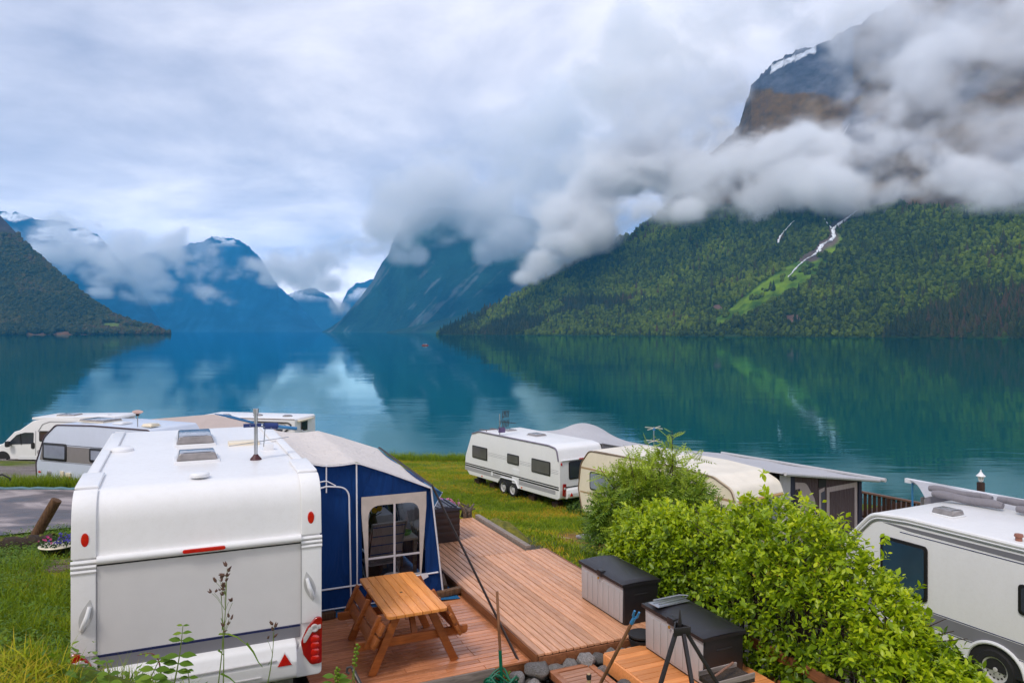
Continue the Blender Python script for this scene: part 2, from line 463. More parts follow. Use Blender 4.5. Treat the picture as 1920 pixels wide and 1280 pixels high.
# ------------------------------------------------------------------ scattering (geometry nodes instances on the points of one mesh)
def variants(name, meshes, m):
    c_ = bpy.data.collections.new(name)      # holds the shapes that are scattered; not in the scene itself
    for k, me in enumerate(meshes):
        me.materials.clear(); me.materials.append(m)
        c_.objects.link(bpy.data.objects.new(name, me))
    return c_
def scatter(name, pts, scl, rot, coll, kind='stuff', pick=None, tone=None):
    n = len(pts)
    me = bpy.data.meshes.new(name)
    me.vertices.add(n); me.vertices.foreach_set('co', np.asarray(pts, np.float32).ravel())
    a = me.attributes.new('scl', 'FLOAT_VECTOR', 'POINT'); a.data.foreach_set('vector', np.asarray(scl, np.float32).ravel())
    a = me.attributes.new('rot', 'FLOAT_VECTOR', 'POINT'); a.data.foreach_set('vector', np.asarray(rot, np.float32).ravel())
    if tone is not None:
        a = me.attributes.new('stand_tone', 'FLOAT', 'POINT'); a.data.foreach_set('value', np.asarray(tone, np.float32))
    k = len(coll.objects)
    pk = RNG.integers(0, k, n) if pick is None else pick
    a = me.attributes.new('pick', 'INT', 'POINT'); a.data.foreach_set('value', pk.astype(np.int32))
    o = bpy.data.objects.new(name, me); COL.objects.link(o)
    ng = bpy.data.node_groups.new(name, 'GeometryNodeTree')
    ng.interface.new_socket('Geometry', in_out='INPUT', socket_type='NodeSocketGeometry')
    ng.interface.new_socket('Geometry', in_out='OUTPUT', socket_type='NodeSocketGeometry')
    N, L = ng.nodes, ng.links
    gi, go = N.new('NodeGroupInput'), N.new('NodeGroupOutput')
    ip = N.new('GeometryNodeInstanceOnPoints')
    ci = N.new('GeometryNodeCollectionInfo'); ci.inputs['Collection'].default_value = coll
    ci.inputs['Separate Children'].default_value = True; ci.inputs['Reset Children'].default_value = True
    def attr(nm, t):
        q = N.new('GeometryNodeInputNamedAttribute'); q.data_type = t; q.inputs['Name'].default_value = nm
        return [s_ for s_ in q.outputs if s_.enabled][0]
    L.new(gi.outputs[0], ip.inputs['Points']); L.new(ci.outputs[0], ip.inputs['Instance'])
    ip.inputs['Pick Instance'].default_value = True
    L.new(attr('pick', 'INT'), ip.inputs['Instance Index'])
    L.new(attr('scl', 'FLOAT_VECTOR'), ip.inputs['Scale'])
    e2r = N.new('FunctionNodeEulerToRotation'); L.new(attr('rot', 'FLOAT_VECTOR'), e2r.inputs[0])
    L.new(e2r.outputs[0], ip.inputs['Rotation'])
    L.new(ip.outputs[0], go.inputs[0])
    md = o.modifiers.new('scatter', 'NODES'); md.node_group = ng
    if kind: o['kind'] = kind
    return o

def ico(sub):
    bm = bmesh.new(); bmesh.ops.create_icosphere(bm, subdivisions=sub, radius=1.0)
    v = np.array([q.co[:] for q in bm.verts]); f = np.array([[w.index for w in q.verts] for q in bm.faces]); bm.free()
    return v, f
_IV, _IF = ico(3)
def crown_mesh(seed, tall=1.0):
    v = _IV.copy()
    r = 0.62 + 0.75 * (fbm(v * 1.5 + seed * 7.1, 2) - 0.3) + 0.55 * (fbm(v * 4.5 + seed * 3.3, 2) - 0.5)
    v = v * r[:, None]
    v[:, 2] = v[:, 2] * tall + 0.55
    return mesh_np('crown', v, _IF, False)
def conifer_mesh(seed):
    rg = np.random.default_rng(seed); V, F = [], []
    tiers = 9
    for k in range(tiers):
        z0 = k / tiers * 0.92; r = (1 - k / tiers) ** 0.8 * 0.27; b = len(V)
        V.append((0, 0, z0 + 0.26))
        n = 9
        for a in range(n):
            t = 2 * math.pi * a / n + k; q = r * (1.15 if a % 2 else 0.62) * rg.uniform(0.75, 1.2)
            V.append((q * math.cos(t), q * math.sin(t), z0 - (0.05 if a % 2 else 0) + rg.uniform(-.01, .01)))
        for a in range(n): F.append((b, b + 1 + a, b + 1 + (a + 1) % n))
    return mesh_np('conifer', np.array(V), np.array(F), False)
def leaf_tone(name, stops, rough=0.75, vscale=0.25):
    m, nt, b, out = new_mat(name)
    oi = nnode(nt, 'ShaderNodeObjectInfo')
    f = noise(nt, 2.2, 3, 0.6)
    s_ = nnode(nt, 'ShaderNodeMath', operation='MULTIPLY_ADD'); s_.inputs[1].default_value = vscale
    ia = nnode(nt, 'ShaderNodeAttribute', attribute_name='stand_tone', attribute_type='INSTANCER')
    rm = nnode(nt, 'ShaderNodeMath', operation='MULTIPLY_ADD'); rm.inputs[1].default_value = 0.55; nt.links.new(oi.outputs['Random'], rm.inputs[0]); nt.links.new(ia.outputs['Fac'], rm.inputs[2])
    nt.links.new(f, s_.inputs[0]); nt.links.new(rm.outputs[0], s_.inputs[2])
    q = nnode(nt, 'ShaderNodeMath', operation='SUBTRACT'); nt.links.new(s_.outputs[0], q.inputs[0]); q.inputs[1].default_value = vscale / 2
    nt.links.new(ramp_of(nt, q.outputs[0], stops), b.inputs['Base Color'])
    b.inputs['Roughness'].default_value = rough
    b.inputs['Specular IOR Level'].default_value = 0.2
    return m
BIRCH = leaf_tone('forest_leaves', [(0.0, (0.020, 0.031, 0.003)), (0.35, (0.052, 0.074, 0.004)), (0.7, (0.098, 0.135, 0.006)), (1.0, (0.16, 0.205, 0.010))])
DARKW = leaf_tone('dark_forest_leaves', [(0.0, (0.014, 0.024, 0.006)), (0.4, (0.034, 0.046, 0.009)), (0.75, (0.065, 0.068, 0.012)), (1.0, (0.095, 0.062, 0.018))])
SPRUCE = leaf_tone('spruce_needles', [(0.0, (0.014, 0.024, 0.005)), (0.6, (0.034, 0.046, 0.008)), (0.85, (0.06, 0.055, 0.012)), (1.0, (0.085, 0.05, 0.02))])
crowns = variants('broadleaf_crown', [crown_mesh(k, 0.95 + 0.1 * k) for k in range(5)], BIRCH)
dcrowns = variants('dark_crown', [crown_mesh(20 + k, 1.1) for k in range(4)], DARKW)
conifers = variants('spruce_crown', [conifer_mesh(k) for k in range(4)], SPRUCE)

def on_slope(S, n, keep):
    """n points spread evenly over a mountainside, those that keep() lets stand"""
    a = S[:-1, :-1]; du = S[1:, :-1] - a; dv = S[:-1, 1:] - a
    ar = np.linalg.norm(np.cross(du, dv), axis=-1).ravel()
    X = bearing_px(a.reshape(-1, 3)); ar[(X < -250) | (X > 2180)] = 0
    k = RNG.choice(ar.size, n, p=ar / ar.sum())
    u, w = RNG.random((2, n, 1))
    p = a.reshape(-1, 3)[k] + du.reshape(-1, 3)[k] * u + dv.reshape(-1, 3)[k] * w
    return p[keep(p)]
def tree_dims(n, lo, hi, tall=(0.9, 1.25)):
    s_ = RNG.uniform(lo, hi, n) * RNG.choice([0.8, 1, 1.25], n, p=[.3, .5, .2])
    return np.stack([s_, s_, s_ * RNG.uniform(*tall, n)], 1), np.stack([RNG.uniform(-.08, .08, n), RNG.uniform(-.08, .08, n), RNG.uniform(0, 6.28, n)], 1)
wf_poly = np.array(WF, float)
def keep_right(p):
    Y, X = elev_px(p), bearing_px(p)
    ok = (p[:, 2] > LAKE + 0.6) & (Y > 372 + 30 * fbm(p * 0.02, 3)) & (track_mask(p) < 0.45 + 0.6 * (fbm(p * 0.05 + 5, 3) > .62))
    dw, _ = seg_dist(X, Y, wf_poly)
    ok &= (dw > 7)
    d2, _ = seg_dist(X, Y, np.array([(1485, 418), (1470, 436), (1459, 455)], float)); ok &= d2 > 6
    ok &= ~((np.hypot((X - 1345) / 9, (Y - 578) / 7) < 1) | (np.hypot((X - 1487) / 16, (Y - 597) / 8) < 1))
    return ok
P_ = on_slope(S_right, 62000, keep_right)
con = (fbm(P_ * 0.012 + 21, 3) > 0.55) & (elev_px(P_) > 560) | (bearing_px(P_) > 1800) & (elev_px(P_) > 540) & (RNG.random(len(P_)) < 0.75) | (RNG.random(len(P_)) < .07)
def stand(p, k=0.0):
    return .45 * ss(.30, .70, fbm(p * np.array((.006, .006, .012)) + 31, 4)) + .25 * (fbm(p * .03 + 8, 3) - .5) + k
sc_, ro_ = tree_dims((~con).sum(), 2.1, 4.7)
scatter('forest', P_[~con], sc_, ro_, crowns, tone=stand(P_[~con]))
sc_, ro_ = tree_dims(con.sum(), 9, 17, (0.95, 1.2))
scatter('spruce_forest', P_[con], sc_, ro_, conifers, tone=stand(P_[con], .08))
def keep_left(p):
    Y = elev_px(p)
    X = bearing_px(p)
    bare = (Y > 621) & (X > 45) & (X < 172) & (fbm(p * 0.05, 2) < 0.6)
    return (p[:, 2] > LAKE + 0.5) & (field_mask(p) < 0.3) & (RNG.random(len(p)) < ss(430, 480, Y + 30 * (fbm(p * 0.02, 3) - .5))) & ~bare
P_ = on_slope(S_left, 22000, keep_left)
sc_, ro_ = tree_dims(len(P_), 4.5, 7.5)
scatter('dark_forest', P_, sc_, ro_, dcrowns, tone=stand(P_, .1))

# ------------------------------------------------------------------ waterfalls: strands of white water draped down the mountainside
wfm, nt, b, out = new_mat('white_water')
b.inputs['Base Color'].default_value = (0.86, 0.88, 0.9, 1); b.inputs['Roughness'].default_value = 0.5
nt.links.new(ramp_of(nt, noise(nt, 0.12, 5, 0.7, 'Object', (2, 2, 0.6)), [(0.35, (0.45, 0.47, 0.5)), (0.55, (0.9, 0.91, 0.93))]), b.inputs['Base Color'])
_br, _el = bearing_px(S_right.reshape(-1, 3)), elev_px(S_right.reshape(-1, 3))
def on_right(X, Y):                            # the point of the right mountain seen along a bearing
    k = np.argsort((_br - X) ** 2 + (_el - Y) ** 2)[:4]
    w_ = 1 / (np.hypot(_br[k] - X, _el[k] - Y) + 0.3)
    d = (S_right.reshape(-1, 3)[k, 1] * w_).sum() / w_.sum()
    return np.array(at(X, Y, d))
def waterfall(pts, wid, label, sub=7):
    V, F = [], []
    P2 = []
    for k in range(len(pts) - 1):
        for t in np.linspace(0, 1, sub, endpoint=False):
            P2.append((pts[k][0] + (pts[k + 1][0] - pts[k][0]) * t, pts[k][1] + (pts[k + 1][1] - pts[k][1]) * t, wid[k] + (wid[k + 1] - wid[k]) * t))
    P2.append((*pts[-1], wid[-1]))
    rg = np.random.default_rng(len(pts))
    for i, (X, Y, w_) in enumerate(P2):
        q = on_right(X + rg.uniform(-.8, .8), Y)
        hw = 1.25 * w_ * rg.uniform(0.5, 1.3) * q[1] / FPX * 0.5
        q = q + np.array((0, -4.0, 1.2))
        for a, dz in ((-1, 0), (-.4, .9), (.3, .7), (1, 0)):
            V.append(q + np.array((a * hw, -dz * 1.5, dz)))
    n = len(P2)
    me = mesh_np('waterfall', np.array(V), grid_faces(n, 4))
    return tag(link('waterfall', me, None, wfm), label, 'waterfall')
waterfall(WF, [2, 3.5, 6, 5, 6, 6.5, 6, 6.5, 4, 3, 3, 2], 'tall white waterfall running down a bright green track on the forested mountain')
waterfall([(1487, 416), (1478, 425), (1468, 436), (1461, 446), (1458, 457)], [1.2, 1.6, 2, 3, 2], 'short thin waterfall in the forest beside the tall white one')
waterfall([(1541, 407), (1548, 418), (1558, 430)], [1.2, 2, 2], 'short side strand joining the tall waterfall near its top')
waterfall([(1590, 235), (1580, 252), (1571, 275), (1562, 292)], [.6, 1.4, 1.2, .6], 'thin waterfall on dark cliff between the clouds')
waterfall([(1745, 92), (1733, 108), (1722, 128)], [.8, 1.7, .8], 'white waterfall high on the dark cliff at the top of the mountain')
# ------------------------------------------------------------------ clouds: density grids that hang on the mountains
def cloud_mat(name, density, aniso=0.0, colour=(1, 1, 1)):
    m = bpy.data.materials.new(name); m.use_nodes = True
    nt = m.node_tree; nt.nodes.clear()
    out = nt.nodes.new('ShaderNodeOutputMaterial')
    v = nt.nodes.new('ShaderNodeVolumePrincipled')
    v.inputs['Color'].default_value = (*colour, 1)
    v.inputs['Anisotropy'].default_value = aniso
    a = nt.nodes.new('ShaderNodeAttribute'); a.attribute_name = 'density'
    q = nt.nodes.new('ShaderNodeMath'); q.operation = 'MULTIPLY'; q.inputs[1].default_value = density
    nt.links.new(a.outputs['Fac'], q.inputs[0])
    v.inputs['Density Attribute'].default_value = ''
    nt.links.new(q.outputs[0], v.inputs['Density'])
    nt.links.new(v.outputs[0], out.inputs['Volume'])
    return m
def cloud(name, puffs, vox, m, label=None, cover=0.5, nscale=120.0, seed=0, gain=1.0, hole=None, stretch=(1.5, 1.2, 1.0), warp=0.9, soft=0.6, bw=0.6, na=3.0):
    """puffs: (centre, radii) ellipsoids; a fractal noise eats into their union"""
    C_ = np.array([p for p, r in puffs]); Rr = np.array([r for p, r in puffs], float)
    lo = (C_ - Rr * 1.55).min(0); hi = (C_ + Rr * 1.55).max(0)
    n = np.maximum(8, np.ceil((hi - lo) / vox).astype(int))
    hi = lo + (n - 1) * vox
    ax = [lo[k] + vox * np.arange(n[k]) for k in range(3)]
    G = np.stack(np.meshgrid(*ax, indexing='ij'), -1)
    body = np.full(G.shape[:3], -1.0)
    for c0, r0 in zip(C_, Rr):
        a = np.maximum(0, np.floor((c0 - r0 * 1.75 - lo) / vox).astype(int)); b_ = np.minimum(n, np.ceil((c0 + r0 * 1.75 - lo) / vox).astype(int) + 1)
        sl = tuple(slice(a[k], b_[k]) for k in range(3))
        q = 1 - np.sqrt((((G[sl] - c0) / r0) ** 2).sum(-1))
        body[sl] = np.maximum(body[sl], q) + 0.12 * np.minimum(1, np.maximum(0, np.minimum(body[sl], q)))
    st_ = np.array(stretch)
    wv = np.stack([fbm(G / (nscale * 1.4) + seed * 3.7 + 50 + 31 * k, 3) - 0.5 for k in (0, 2)], -1)
    Q = G / nscale / st_
    Q[..., 0] += wv[..., 0] * warp; Q[..., 2] += wv[..., 1] * warp
    f = fbm(Q + seed * 3.7, 6, 0.61)
    den = ss(0.0, soft, body * bw + (f - 0.5) * na - (0.5 - cover))
    den = den * np.clip((f - 0.22) * 2.4, 0.2, 1.4) * gain * ss(-0.50, 0.02, body)
    edge = np.ones(n); 
    for k in range(3):
        w_ = np.minimum(np.arange(n[k]), n[k] - 1 - np.arange(n[k])) / 2.0
        edge = edge * np.clip(w_, 0, 1).reshape([-1 if j == k else 1 for j in range(3)])
    den = den * edge
    if hole is not None: den = den * hole(G)
    me = bpy.data.meshes.new(name)
    N_ = den.size; print(name, n)
    me.vertices.add(N_); me.vertices.foreach_set('co', G.astype(np.float32).ravel())
    a = me.attributes.new('dens', 'FLOAT', 'POINT'); a.data.foreach_set('value', den.astype(np.float32).ravel())
    o = bpy.data.objects.new(name, me); COL.objects.link(o)
    ng = bpy.data.node_groups.new(name, 'GeometryNodeTree')
    ng.interface.new_socket('Geometry', in_out='INPUT', socket_type='NodeSocketGeometry')
    ng.interface.new_socket('Geometry', in_out='OUTPUT', socket_type='NodeSocketGeometry')
    Nn, L = ng.nodes, ng.links
    gi, go = Nn.new('NodeGroupInput'), Nn.new('NodeGroupOutput')
    vc = Nn.new('GeometryNodeVolumeCube')
    vc.inputs['Min'].default_value = lo; vc.inputs['Max'].default_value = hi
    for k, ax_ in enumerate('XYZ'): vc.inputs['Resolution ' + ax_].default_value = int(n[k])
    pos = Nn.new('GeometryNodeInputPosition')
    sb = Nn.new('ShaderNodeVectorMath'); sb.operation = 'SUBTRACT'; sb.inputs[1].default_value = lo
    L.new(pos.outputs[0], sb.inputs[0])
    dv = Nn.new('ShaderNodeVectorMath'); dv.operation = 'DIVIDE'; dv.inputs[1].default_value = (vox, vox, vox)
    L.new(sb.outputs[0], dv.inputs[0])
    sp = Nn.new('ShaderNodeSeparateXYZ'); L.new(dv.outputs[0], sp.inputs[0])
    def mth(op, a_, b2=None):
        q = Nn.new('ShaderNodeMath'); q.operation = op
        for i, vv in enumerate((a_, b2)):
            if vv is None: continue
            if isinstance(vv, (int, float)): q.inputs[i].default_value = vv
            else: L.new(vv, q.inputs[i])
        return q.outputs[0]
    ix, iy, iz = (mth('MINIMUM', mth('MAXIMUM', mth('ROUND', sp.outputs[k]), 0), int(n[k]) - 1) for k in range(3))
    idx = mth('ADD', mth('MULTIPLY', mth('ADD', mth('MULTIPLY', ix, int(n[1])), iy), int(n[2])), iz)
    si = Nn.new('GeometryNodeSampleIndex'); si.data_type = 'FLOAT'; si.domain = 'POINT'
    na = Nn.new('GeometryNodeInputNamedAttribute'); na.data_type = 'FLOAT'; na.inputs['Name'].default_value = 'dens'
    L.new(gi.outputs[0], si.inputs['Geometry'])
    L.new([s_ for s_ in na.outputs if s_.enabled][0], [s_ for s_ in si.inputs if s_.name == 'Value' and s_.enabled][0])
    L.new(idx, si.inputs['Index'])
    L.new([s_ for s_ in si.outputs if s_.enabled][0], vc.inputs['Density'])
    smn = Nn.new('GeometryNodeSetMaterial'); smn.inputs['Material'].default_value = m
    L.new(vc.outputs[0], smn.inputs[0]); L.new(smn.outputs[0], go.inputs[0])
    md = o.modifiers.new('cloud', 'NODES'); md.node_group = ng
    me.materials.append(m)
    tag(o, label, None, None, 'stuff')
    return o
def puff(X, Y, d, rx, ry=None, rz=None):
    """an ellipsoid at a bearing and distance; rx, rz in the photograph's 1400ths, ry in metres"""
    s_ = d / FPX
    return (at(X, Y, d), (rx * s_, ry or rx * s_, (rz or rx * 0.7) * s_))
def dmount(X, Y): return on_right(X, Y)[1]

NEAR_CLOUD = cloud_mat('near_cloud', 0.040)
FAR_CLOUD = cloud_mat('far_cloud', 0.010)
VEIL_CLOUD = cloud_mat('veil_cloud', 0.016)
pf = []
# lower bank along the top of the forest, trailing off to the left down to the point
for X, Y, rx, rz in ((1920, 350, 90, 48), (1840, 355, 90, 46), (1760, 350, 80, 50), (1690, 345, 75, 52), (1620, 350, 75, 46), (1560, 345, 60, 44), (1500, 360, 70, 48), (1440, 365, 70, 46), (1380, 385, 65, 36),
                     (1310, 400, 50, 24), (2010, 345, 90, 50), (2100, 340, 90, 50),
                     (1240, 325, 80, 55), (1170, 380, 70, 50), (1110, 425, 60, 42), (1060, 462, 45, 30), (1015, 495, 40, 22), (985, 520, 26, 13),
                     (1120, 340, 80, 60), (1050, 400, 60, 40), (1300, 285, 60, 55), (1345, 262, 42, 36), (1265, 345, 60, 45), (1372, 285, 34, 26), (1195, 385, 60, 42), (1225, 405, 46, 28), (1420, 285, 70, 42), (1495, 282, 70, 42), (1565, 280, 60, 42), (1640, 300, 70, 46), (1690, 320, 60, 46)):
    pf.append(puff(X, Y, dmount(max(X, 1000), min(Y, 500)) - 60 if X > 1000 else 1880, rx, 110, rz))
pu = []
# thin torn masses across the cliffs above
for X, Y, rx, rz in ((1900, 250, 120, 80), (1800, 240, 110, 80), (1700, 225, 90, 75), (1650, 280, 90, 60), (1600, 170, 70, 60), (1430, 270, 60, 40), (1360, 300, 70, 60), (1480, 290, 60, 35), (1540, 270, 35, 30), (1310, 250, 60, 70),
                     (1850, 60, 140, 60), (1700, 40, 120, 60), (1560, 40, 80, 50), (1620, 100, 60, 50), (1980, 150, 90, 80), (1400, 330, 80, 40), (1330, 180, 50, 90), (1335, 95, 46, 60), (1440, 10, 60, 30),
                     (2050, 250, 120, 90), (2100, 80, 120, 90), (1350, 330, 70, 50), (1300, 360, 60, 40), (1290, 150, 60, 90), (1250, 230, 60, 70), (1230, 90, 80, 90), (1330, 20, 90, 70), (1500, -20, 110, 60), (1390, 280, 40, 26), (1470, 250, 45, 22), (1365, 265, 40, 45), (1340, 300, 50, 40), (1355, 225, 28, 45), (1300, 300, 60, 60), (1340, 120, 70, 80), (1280, 40, 90, 80), (1420, 250, 36, 18), (1220, 160, 80, 80), (1720, 165, 90, 70), (1790, 190, 90, 60), (1670, 215, 70, 60), (1860, 150, 90, 60), (1920, 100, 70, 60), (1750, 100, 80, 44), (1640, 130, 50, 50), (1170, 260, 70, 70), (1130, 180, 70, 80)):
    pu.append(puff(X, Y, dmount(X, max(Y, 60)) - 70, rx, 130, rz))
import time as _t
_t0 = _t.time()
cloud('cloud_bank', pf, 7.5, NEAR_CLOUD, None, 0.585, 95.0, 1, soft=0.85, bw=0.6, na=4.2, warp=1.5)
cloud('cloud_veil', pu, 8.5, VEIL_CLOUD, None, 0.575, 115.0, 5, soft=1.0, bw=0.55, na=3.8, warp=1.5)
# the middle mountain is capped by the same bank
pm = []
for X, Y, rx, rz in ((760, 440, 40, 25), (800, 420, 60, 32), (860, 400, 70, 36), (930, 385, 80, 40), (1000, 390, 80, 46), (780, 370, 70, 45), (870, 340, 90, 50), (960, 300, 100, 70), (1060, 330, 90, 70), (745, 478, 22, 15), (775, 470, 20, 20), (930, 460, 42, 22), (965, 440, 46, 26), (905, 478, 18, 12),
                     (735, 420, 40, 40), (1080, 240, 90, 80), (900, 352, 60, 40), (850, 370, 50, 34), (945, 350, 55, 44), (1000, 335, 60, 50), (900, 400, 50, 26), (960, 400, 50, 30)):
    pm.append(puff(X, Y, 3900, rx, 300, rz))
cloud('cloud_cap', pm, 20.0, FAR_CLOUD, None, 0.68, 190.0, 2, soft=1.0, bw=0.6, na=3.8, warp=1.5)
# wisps before the mountains at the head of the lake
pl = []
for X, Y, rx, rz in ((90, 440, 45, 26), (130, 470, 50, 26), (175, 490, 46, 24), (150, 505, 40, 22), (210, 520, 40, 20), (235, 500, 40, 26), (110, 420, 50, 20), (70, 470, 30, 30), (215, 550, 20, 10), (255, 530, 30, 22), (275, 555, 18, 16),
                     (300, 500, 50, 30), (340, 480, 55, 34), (320, 535, 36, 14), (290, 560, 24, 12), (365, 510, 26, 20), (390, 545, 34, 14), (415, 560, 16, 10), (430, 505, 24, 14), (455, 520, 26, 14), (490, 525, 20, 10), (480, 500, 22, 14),
                     (250, 470, 40, 30), (360, 455, 40, 26), (535, 510, 40, 26), (560, 500, 50, 30), (600, 500, 60, 32), (640, 500, 50, 30), (620, 530, 40, 18), (660, 480, 46, 34), (695, 470, 30, 30), (575, 535, 26, 14), (20, 470, 34, 20), (45, 440, 26, 20), (634, 575, 7, 18)):
    pl.append(puff(X, Y, 5200, rx, 260, rz))
cloud('cloud_wisps', pl, 21.0, FAR_CLOUD, None, 0.45, 140.0, 3, soft=0.75, bw=0.5, na=3.8, warp=1.5)
print('clouds', _t.time() - _t0)

# ------------------------------------------------------------------ the air
hm = bpy.data.materials.new('haze_air'); hm.use_nodes = True
nt = hm.node_tree; nt.nodes.clear()
out = nt.nodes.new('ShaderNodeOutputMaterial'); v = nt.nodes.new('ShaderNodeVolumePrincipled')
v.inputs['Color'].default_value = (0.06, 0.50, 1.0, 1)
v.inputs['Density'].default_value = 0.75e-4
nt.links.new(v.outputs[0], out.inputs['Volume'])
x0, x1, y0, y1, z0, z1 = -9500, 7000, -60, 11500, LAKE - 12, 1350
hv = [(x, y, z) for x in (x0, x1) for y in (y0, y1) for z in (z0, z1)]
hf = [(0, 1, 3, 2), (4, 6, 7, 5), (0, 4, 5, 1), (2, 3, 7, 6), (0, 2, 6, 4), (1, 5, 7, 3)]
tag(link('haze', mesh_np('haze', hv, hf, False), None, hm), kind='stuff')
# ================================================================== mesh builder
class MB:
    def __init__(self): self.v, self.f = [], []
    def add(self, V, F):
        b = len(self.v); self.v += [tuple(q) for q in V]; self.f += [tuple(b + i for i in q) for q in F]; return self
    def bx(self, x0, x1, y0, y1, z0, z1):
        V = [(x, y, z) for x in (x0, x1) for y in (y0, y1) for z in (z0, z1)]
        return self.add(V, [(0, 1, 3, 2), (4, 6, 7, 5), (0, 4, 5, 1), (2, 3, 7, 6), (0, 2, 6, 4), (1, 5, 7, 3)])
    def bar(self, a, b, w, h, up=(0, 0, 1)):
        a, b = Vector(a), Vector(b); d = (b - a).normalized(); u = Vector(up)
        s_ = d.cross(u)
        if s_.length < 1e-4: s_ = d.cross(Vector((1, 0, 0)))
        s_.normalize(); u = s_.cross(d)
        V = [p + s_ * (i * w / 2) + u * (j * h / 2) for p in (a, b) for i in (-1, 1) for j in (-1, 1)]
        return self.add(V, [(0, 1, 3, 2), (4, 6, 7, 5), (0, 4, 5, 1), (2, 3, 7, 6), (0, 2, 6, 4), (1, 5, 7, 3)])
    def tube(self, pts, r, n=8, closed=False, cap=True):
        pts = [Vector(p) for p in pts]; m = len(pts); rr = r if hasattr(r, '__len__') else [r] * m
        V, F = [], []; nrm = None
        for i, p in enumerate(pts):
            t = (pts[(i + 1) % m] - pts[i - 1]) if closed else (pts[min(i + 1, m - 1)] - pts[max(i - 1, 0)])
            t = t.normalized() if t.length > 1e-9 else Vector((0, 0, 1))
            if nrm is None:
                nrm = t.cross(Vector((0, 0, 1)))
                if nrm.length < 1e-3: nrm = t.cross(Vector((1, 0, 0)))
            nrm = (nrm - t * nrm.dot(t)).normalized(); bi = t.cross(nrm)
            for k in range(n):
                a = 2 * math.pi * k / n
                V.append(p + (nrm * math.cos(a) + bi * math.sin(a)) * rr[i])
        for i in range(m if closed else m - 1):
            j = (i + 1) % m
            for k in range(n): F.append((i * n + k, i * n + (k + 1) % n, j * n + (k + 1) % n, j * n + k))
        if cap and not closed: F += [tuple(range(n))[::-1], tuple((m - 1) * n + k for k in range(n))]
        return self.add(V, F)
    def lathe(self, prof, n=20, o=(0, 0, 0), ax=(0, 0, 1), cap=True):
        q = Vector((0, 0, 1)).rotation_difference(Vector(ax)); o = Vector(o); V, F = [], []
        for r, z in prof:
            for k in range(n):
                a = 2 * math.pi * k / n; V.append(o + q @ Vector((r * math.cos(a), r * math.sin(a), z)))
        for i in range(len(prof) - 1):
            for k in range(n): F.append((i * n + k, i * n + (k + 1) % n, (i + 1) * n + (k + 1) % n, (i + 1) * n + k))
        if cap and prof[0][0] > 1e-6: F.append(tuple(range(n))[::-1])
        if cap and prof[-1][0] > 1e-6: F.append(tuple((len(prof) - 1) * n + k for k in range(n)))
        return self.add(V, F)
    def plate(self, poly, o, u, v, n, t, base=0.0):
        """a flat outline (in the u-v plane through o) given a thickness t along n"""
        o, u, v, n = Vector(o), Vector(u), Vector(v), Vector(n); m = len(poly)
        V = [o + u * a + v * b + n * base for a, b in poly] + [o + u * a + v * b + n * (base + t) for a, b in poly]
        F = [tuple(range(m))[::-1], tuple(range(m, 2 * m))] + [(i, (i + 1) % m, m + (i + 1) % m, m + i) for i in range(m)]
        return self.add(V, F)
    def sheet(self, fn, nu, nv):
        V = [fn(i / (nu - 1), j / (nv - 1)) for i in range(nu) for j in range(nv)]
        return self.add(V, [(i * nv + j, (i + 1) * nv + j, (i + 1) * nv + j + 1, i * nv + j + 1) for i in range(nu - 1) for j in range(nv - 1)])
    def mesh(self, name, bevel=0.0, seg=2, ang=35, thick=0.0):
        me = bpy.data.meshes.new(name); me.from_pydata([tuple(q) for q in self.v], [], self.f)
        bm = bmesh.new(); bm.from_mesh(me)
        bmesh.ops.remove_doubles(bm, verts=bm.verts, dist=1e-5)
        if thick: bmesh.ops.solidify(bm, geom=bm.faces, thickness=thick)
        bmesh.ops.recalc_face_normals(bm, faces=bm.faces)
        if bevel:
            ed = [e_ for e_ in bm.edges if len(e_.link_faces) == 2 and e_.calc_face_angle(0) > R(30)]
            bmesh.ops.bevel(bm, geom=ed, offset=bevel, segments=seg, affect='EDGES', profile=0.6, clamp_overlap=True)
        bm.to_mesh(me); bm.free()
        me.polygons.foreach_set('use_smooth', np.ones(len(me.polygons), bool))
        me.set_sharp_from_angle(angle=R(ang))
        return me
    def out(self, name, parent=None, m=None, **kw):
        return link(name, self.mesh(name, **kw), parent, m)

def rrect(w, h, r, seg=4, x0=0.0, y0=0.0):
    P_ = []
    for cx, cy, a0 in ((w - r, h - r, 0), (r, h - r, 90), (r, r, 180), (w - r, r, 270)):
        for k in range(seg + 1):
            a = R(a0 + 90 * k / seg); P_.append((x0 + cx + r * math.cos(a), y0 + cy + r * math.sin(a)))
    return P_
def fillet(poly, rad, seg=6):
    out_ = []; n = len(poly)
    for i in range(n):
        p0, p1, p2 = Vector(poly[i - 1]), Vector(poly[i]), Vector(poly[(i + 1) % n]); r = rad[i]
        if r <= 0: out_.append(tuple(p1)); continue
        a, b_ = (p0 - p1).normalized(), (p2 - p1).normalized(); h = a.angle(b_) / 2
        t = min(r / math.tan(h), (p0 - p1).length * 0.49, (p2 - p1).length * 0.49)
        q0, q2 = p1 + a * t, p1 + b_ * t
        for k in range(seg + 1):
            s_ = k / seg; out_.append(tuple(q0 * (1 - s_) ** 2 + p1 * 2 * s_ * (1 - s_) + q2 * s_ * s_))
    return out_
X_, Y_, Z_ = Vector((1, 0, 0)), Vector((0, 1, 0)), Vector((0, 0, 1))

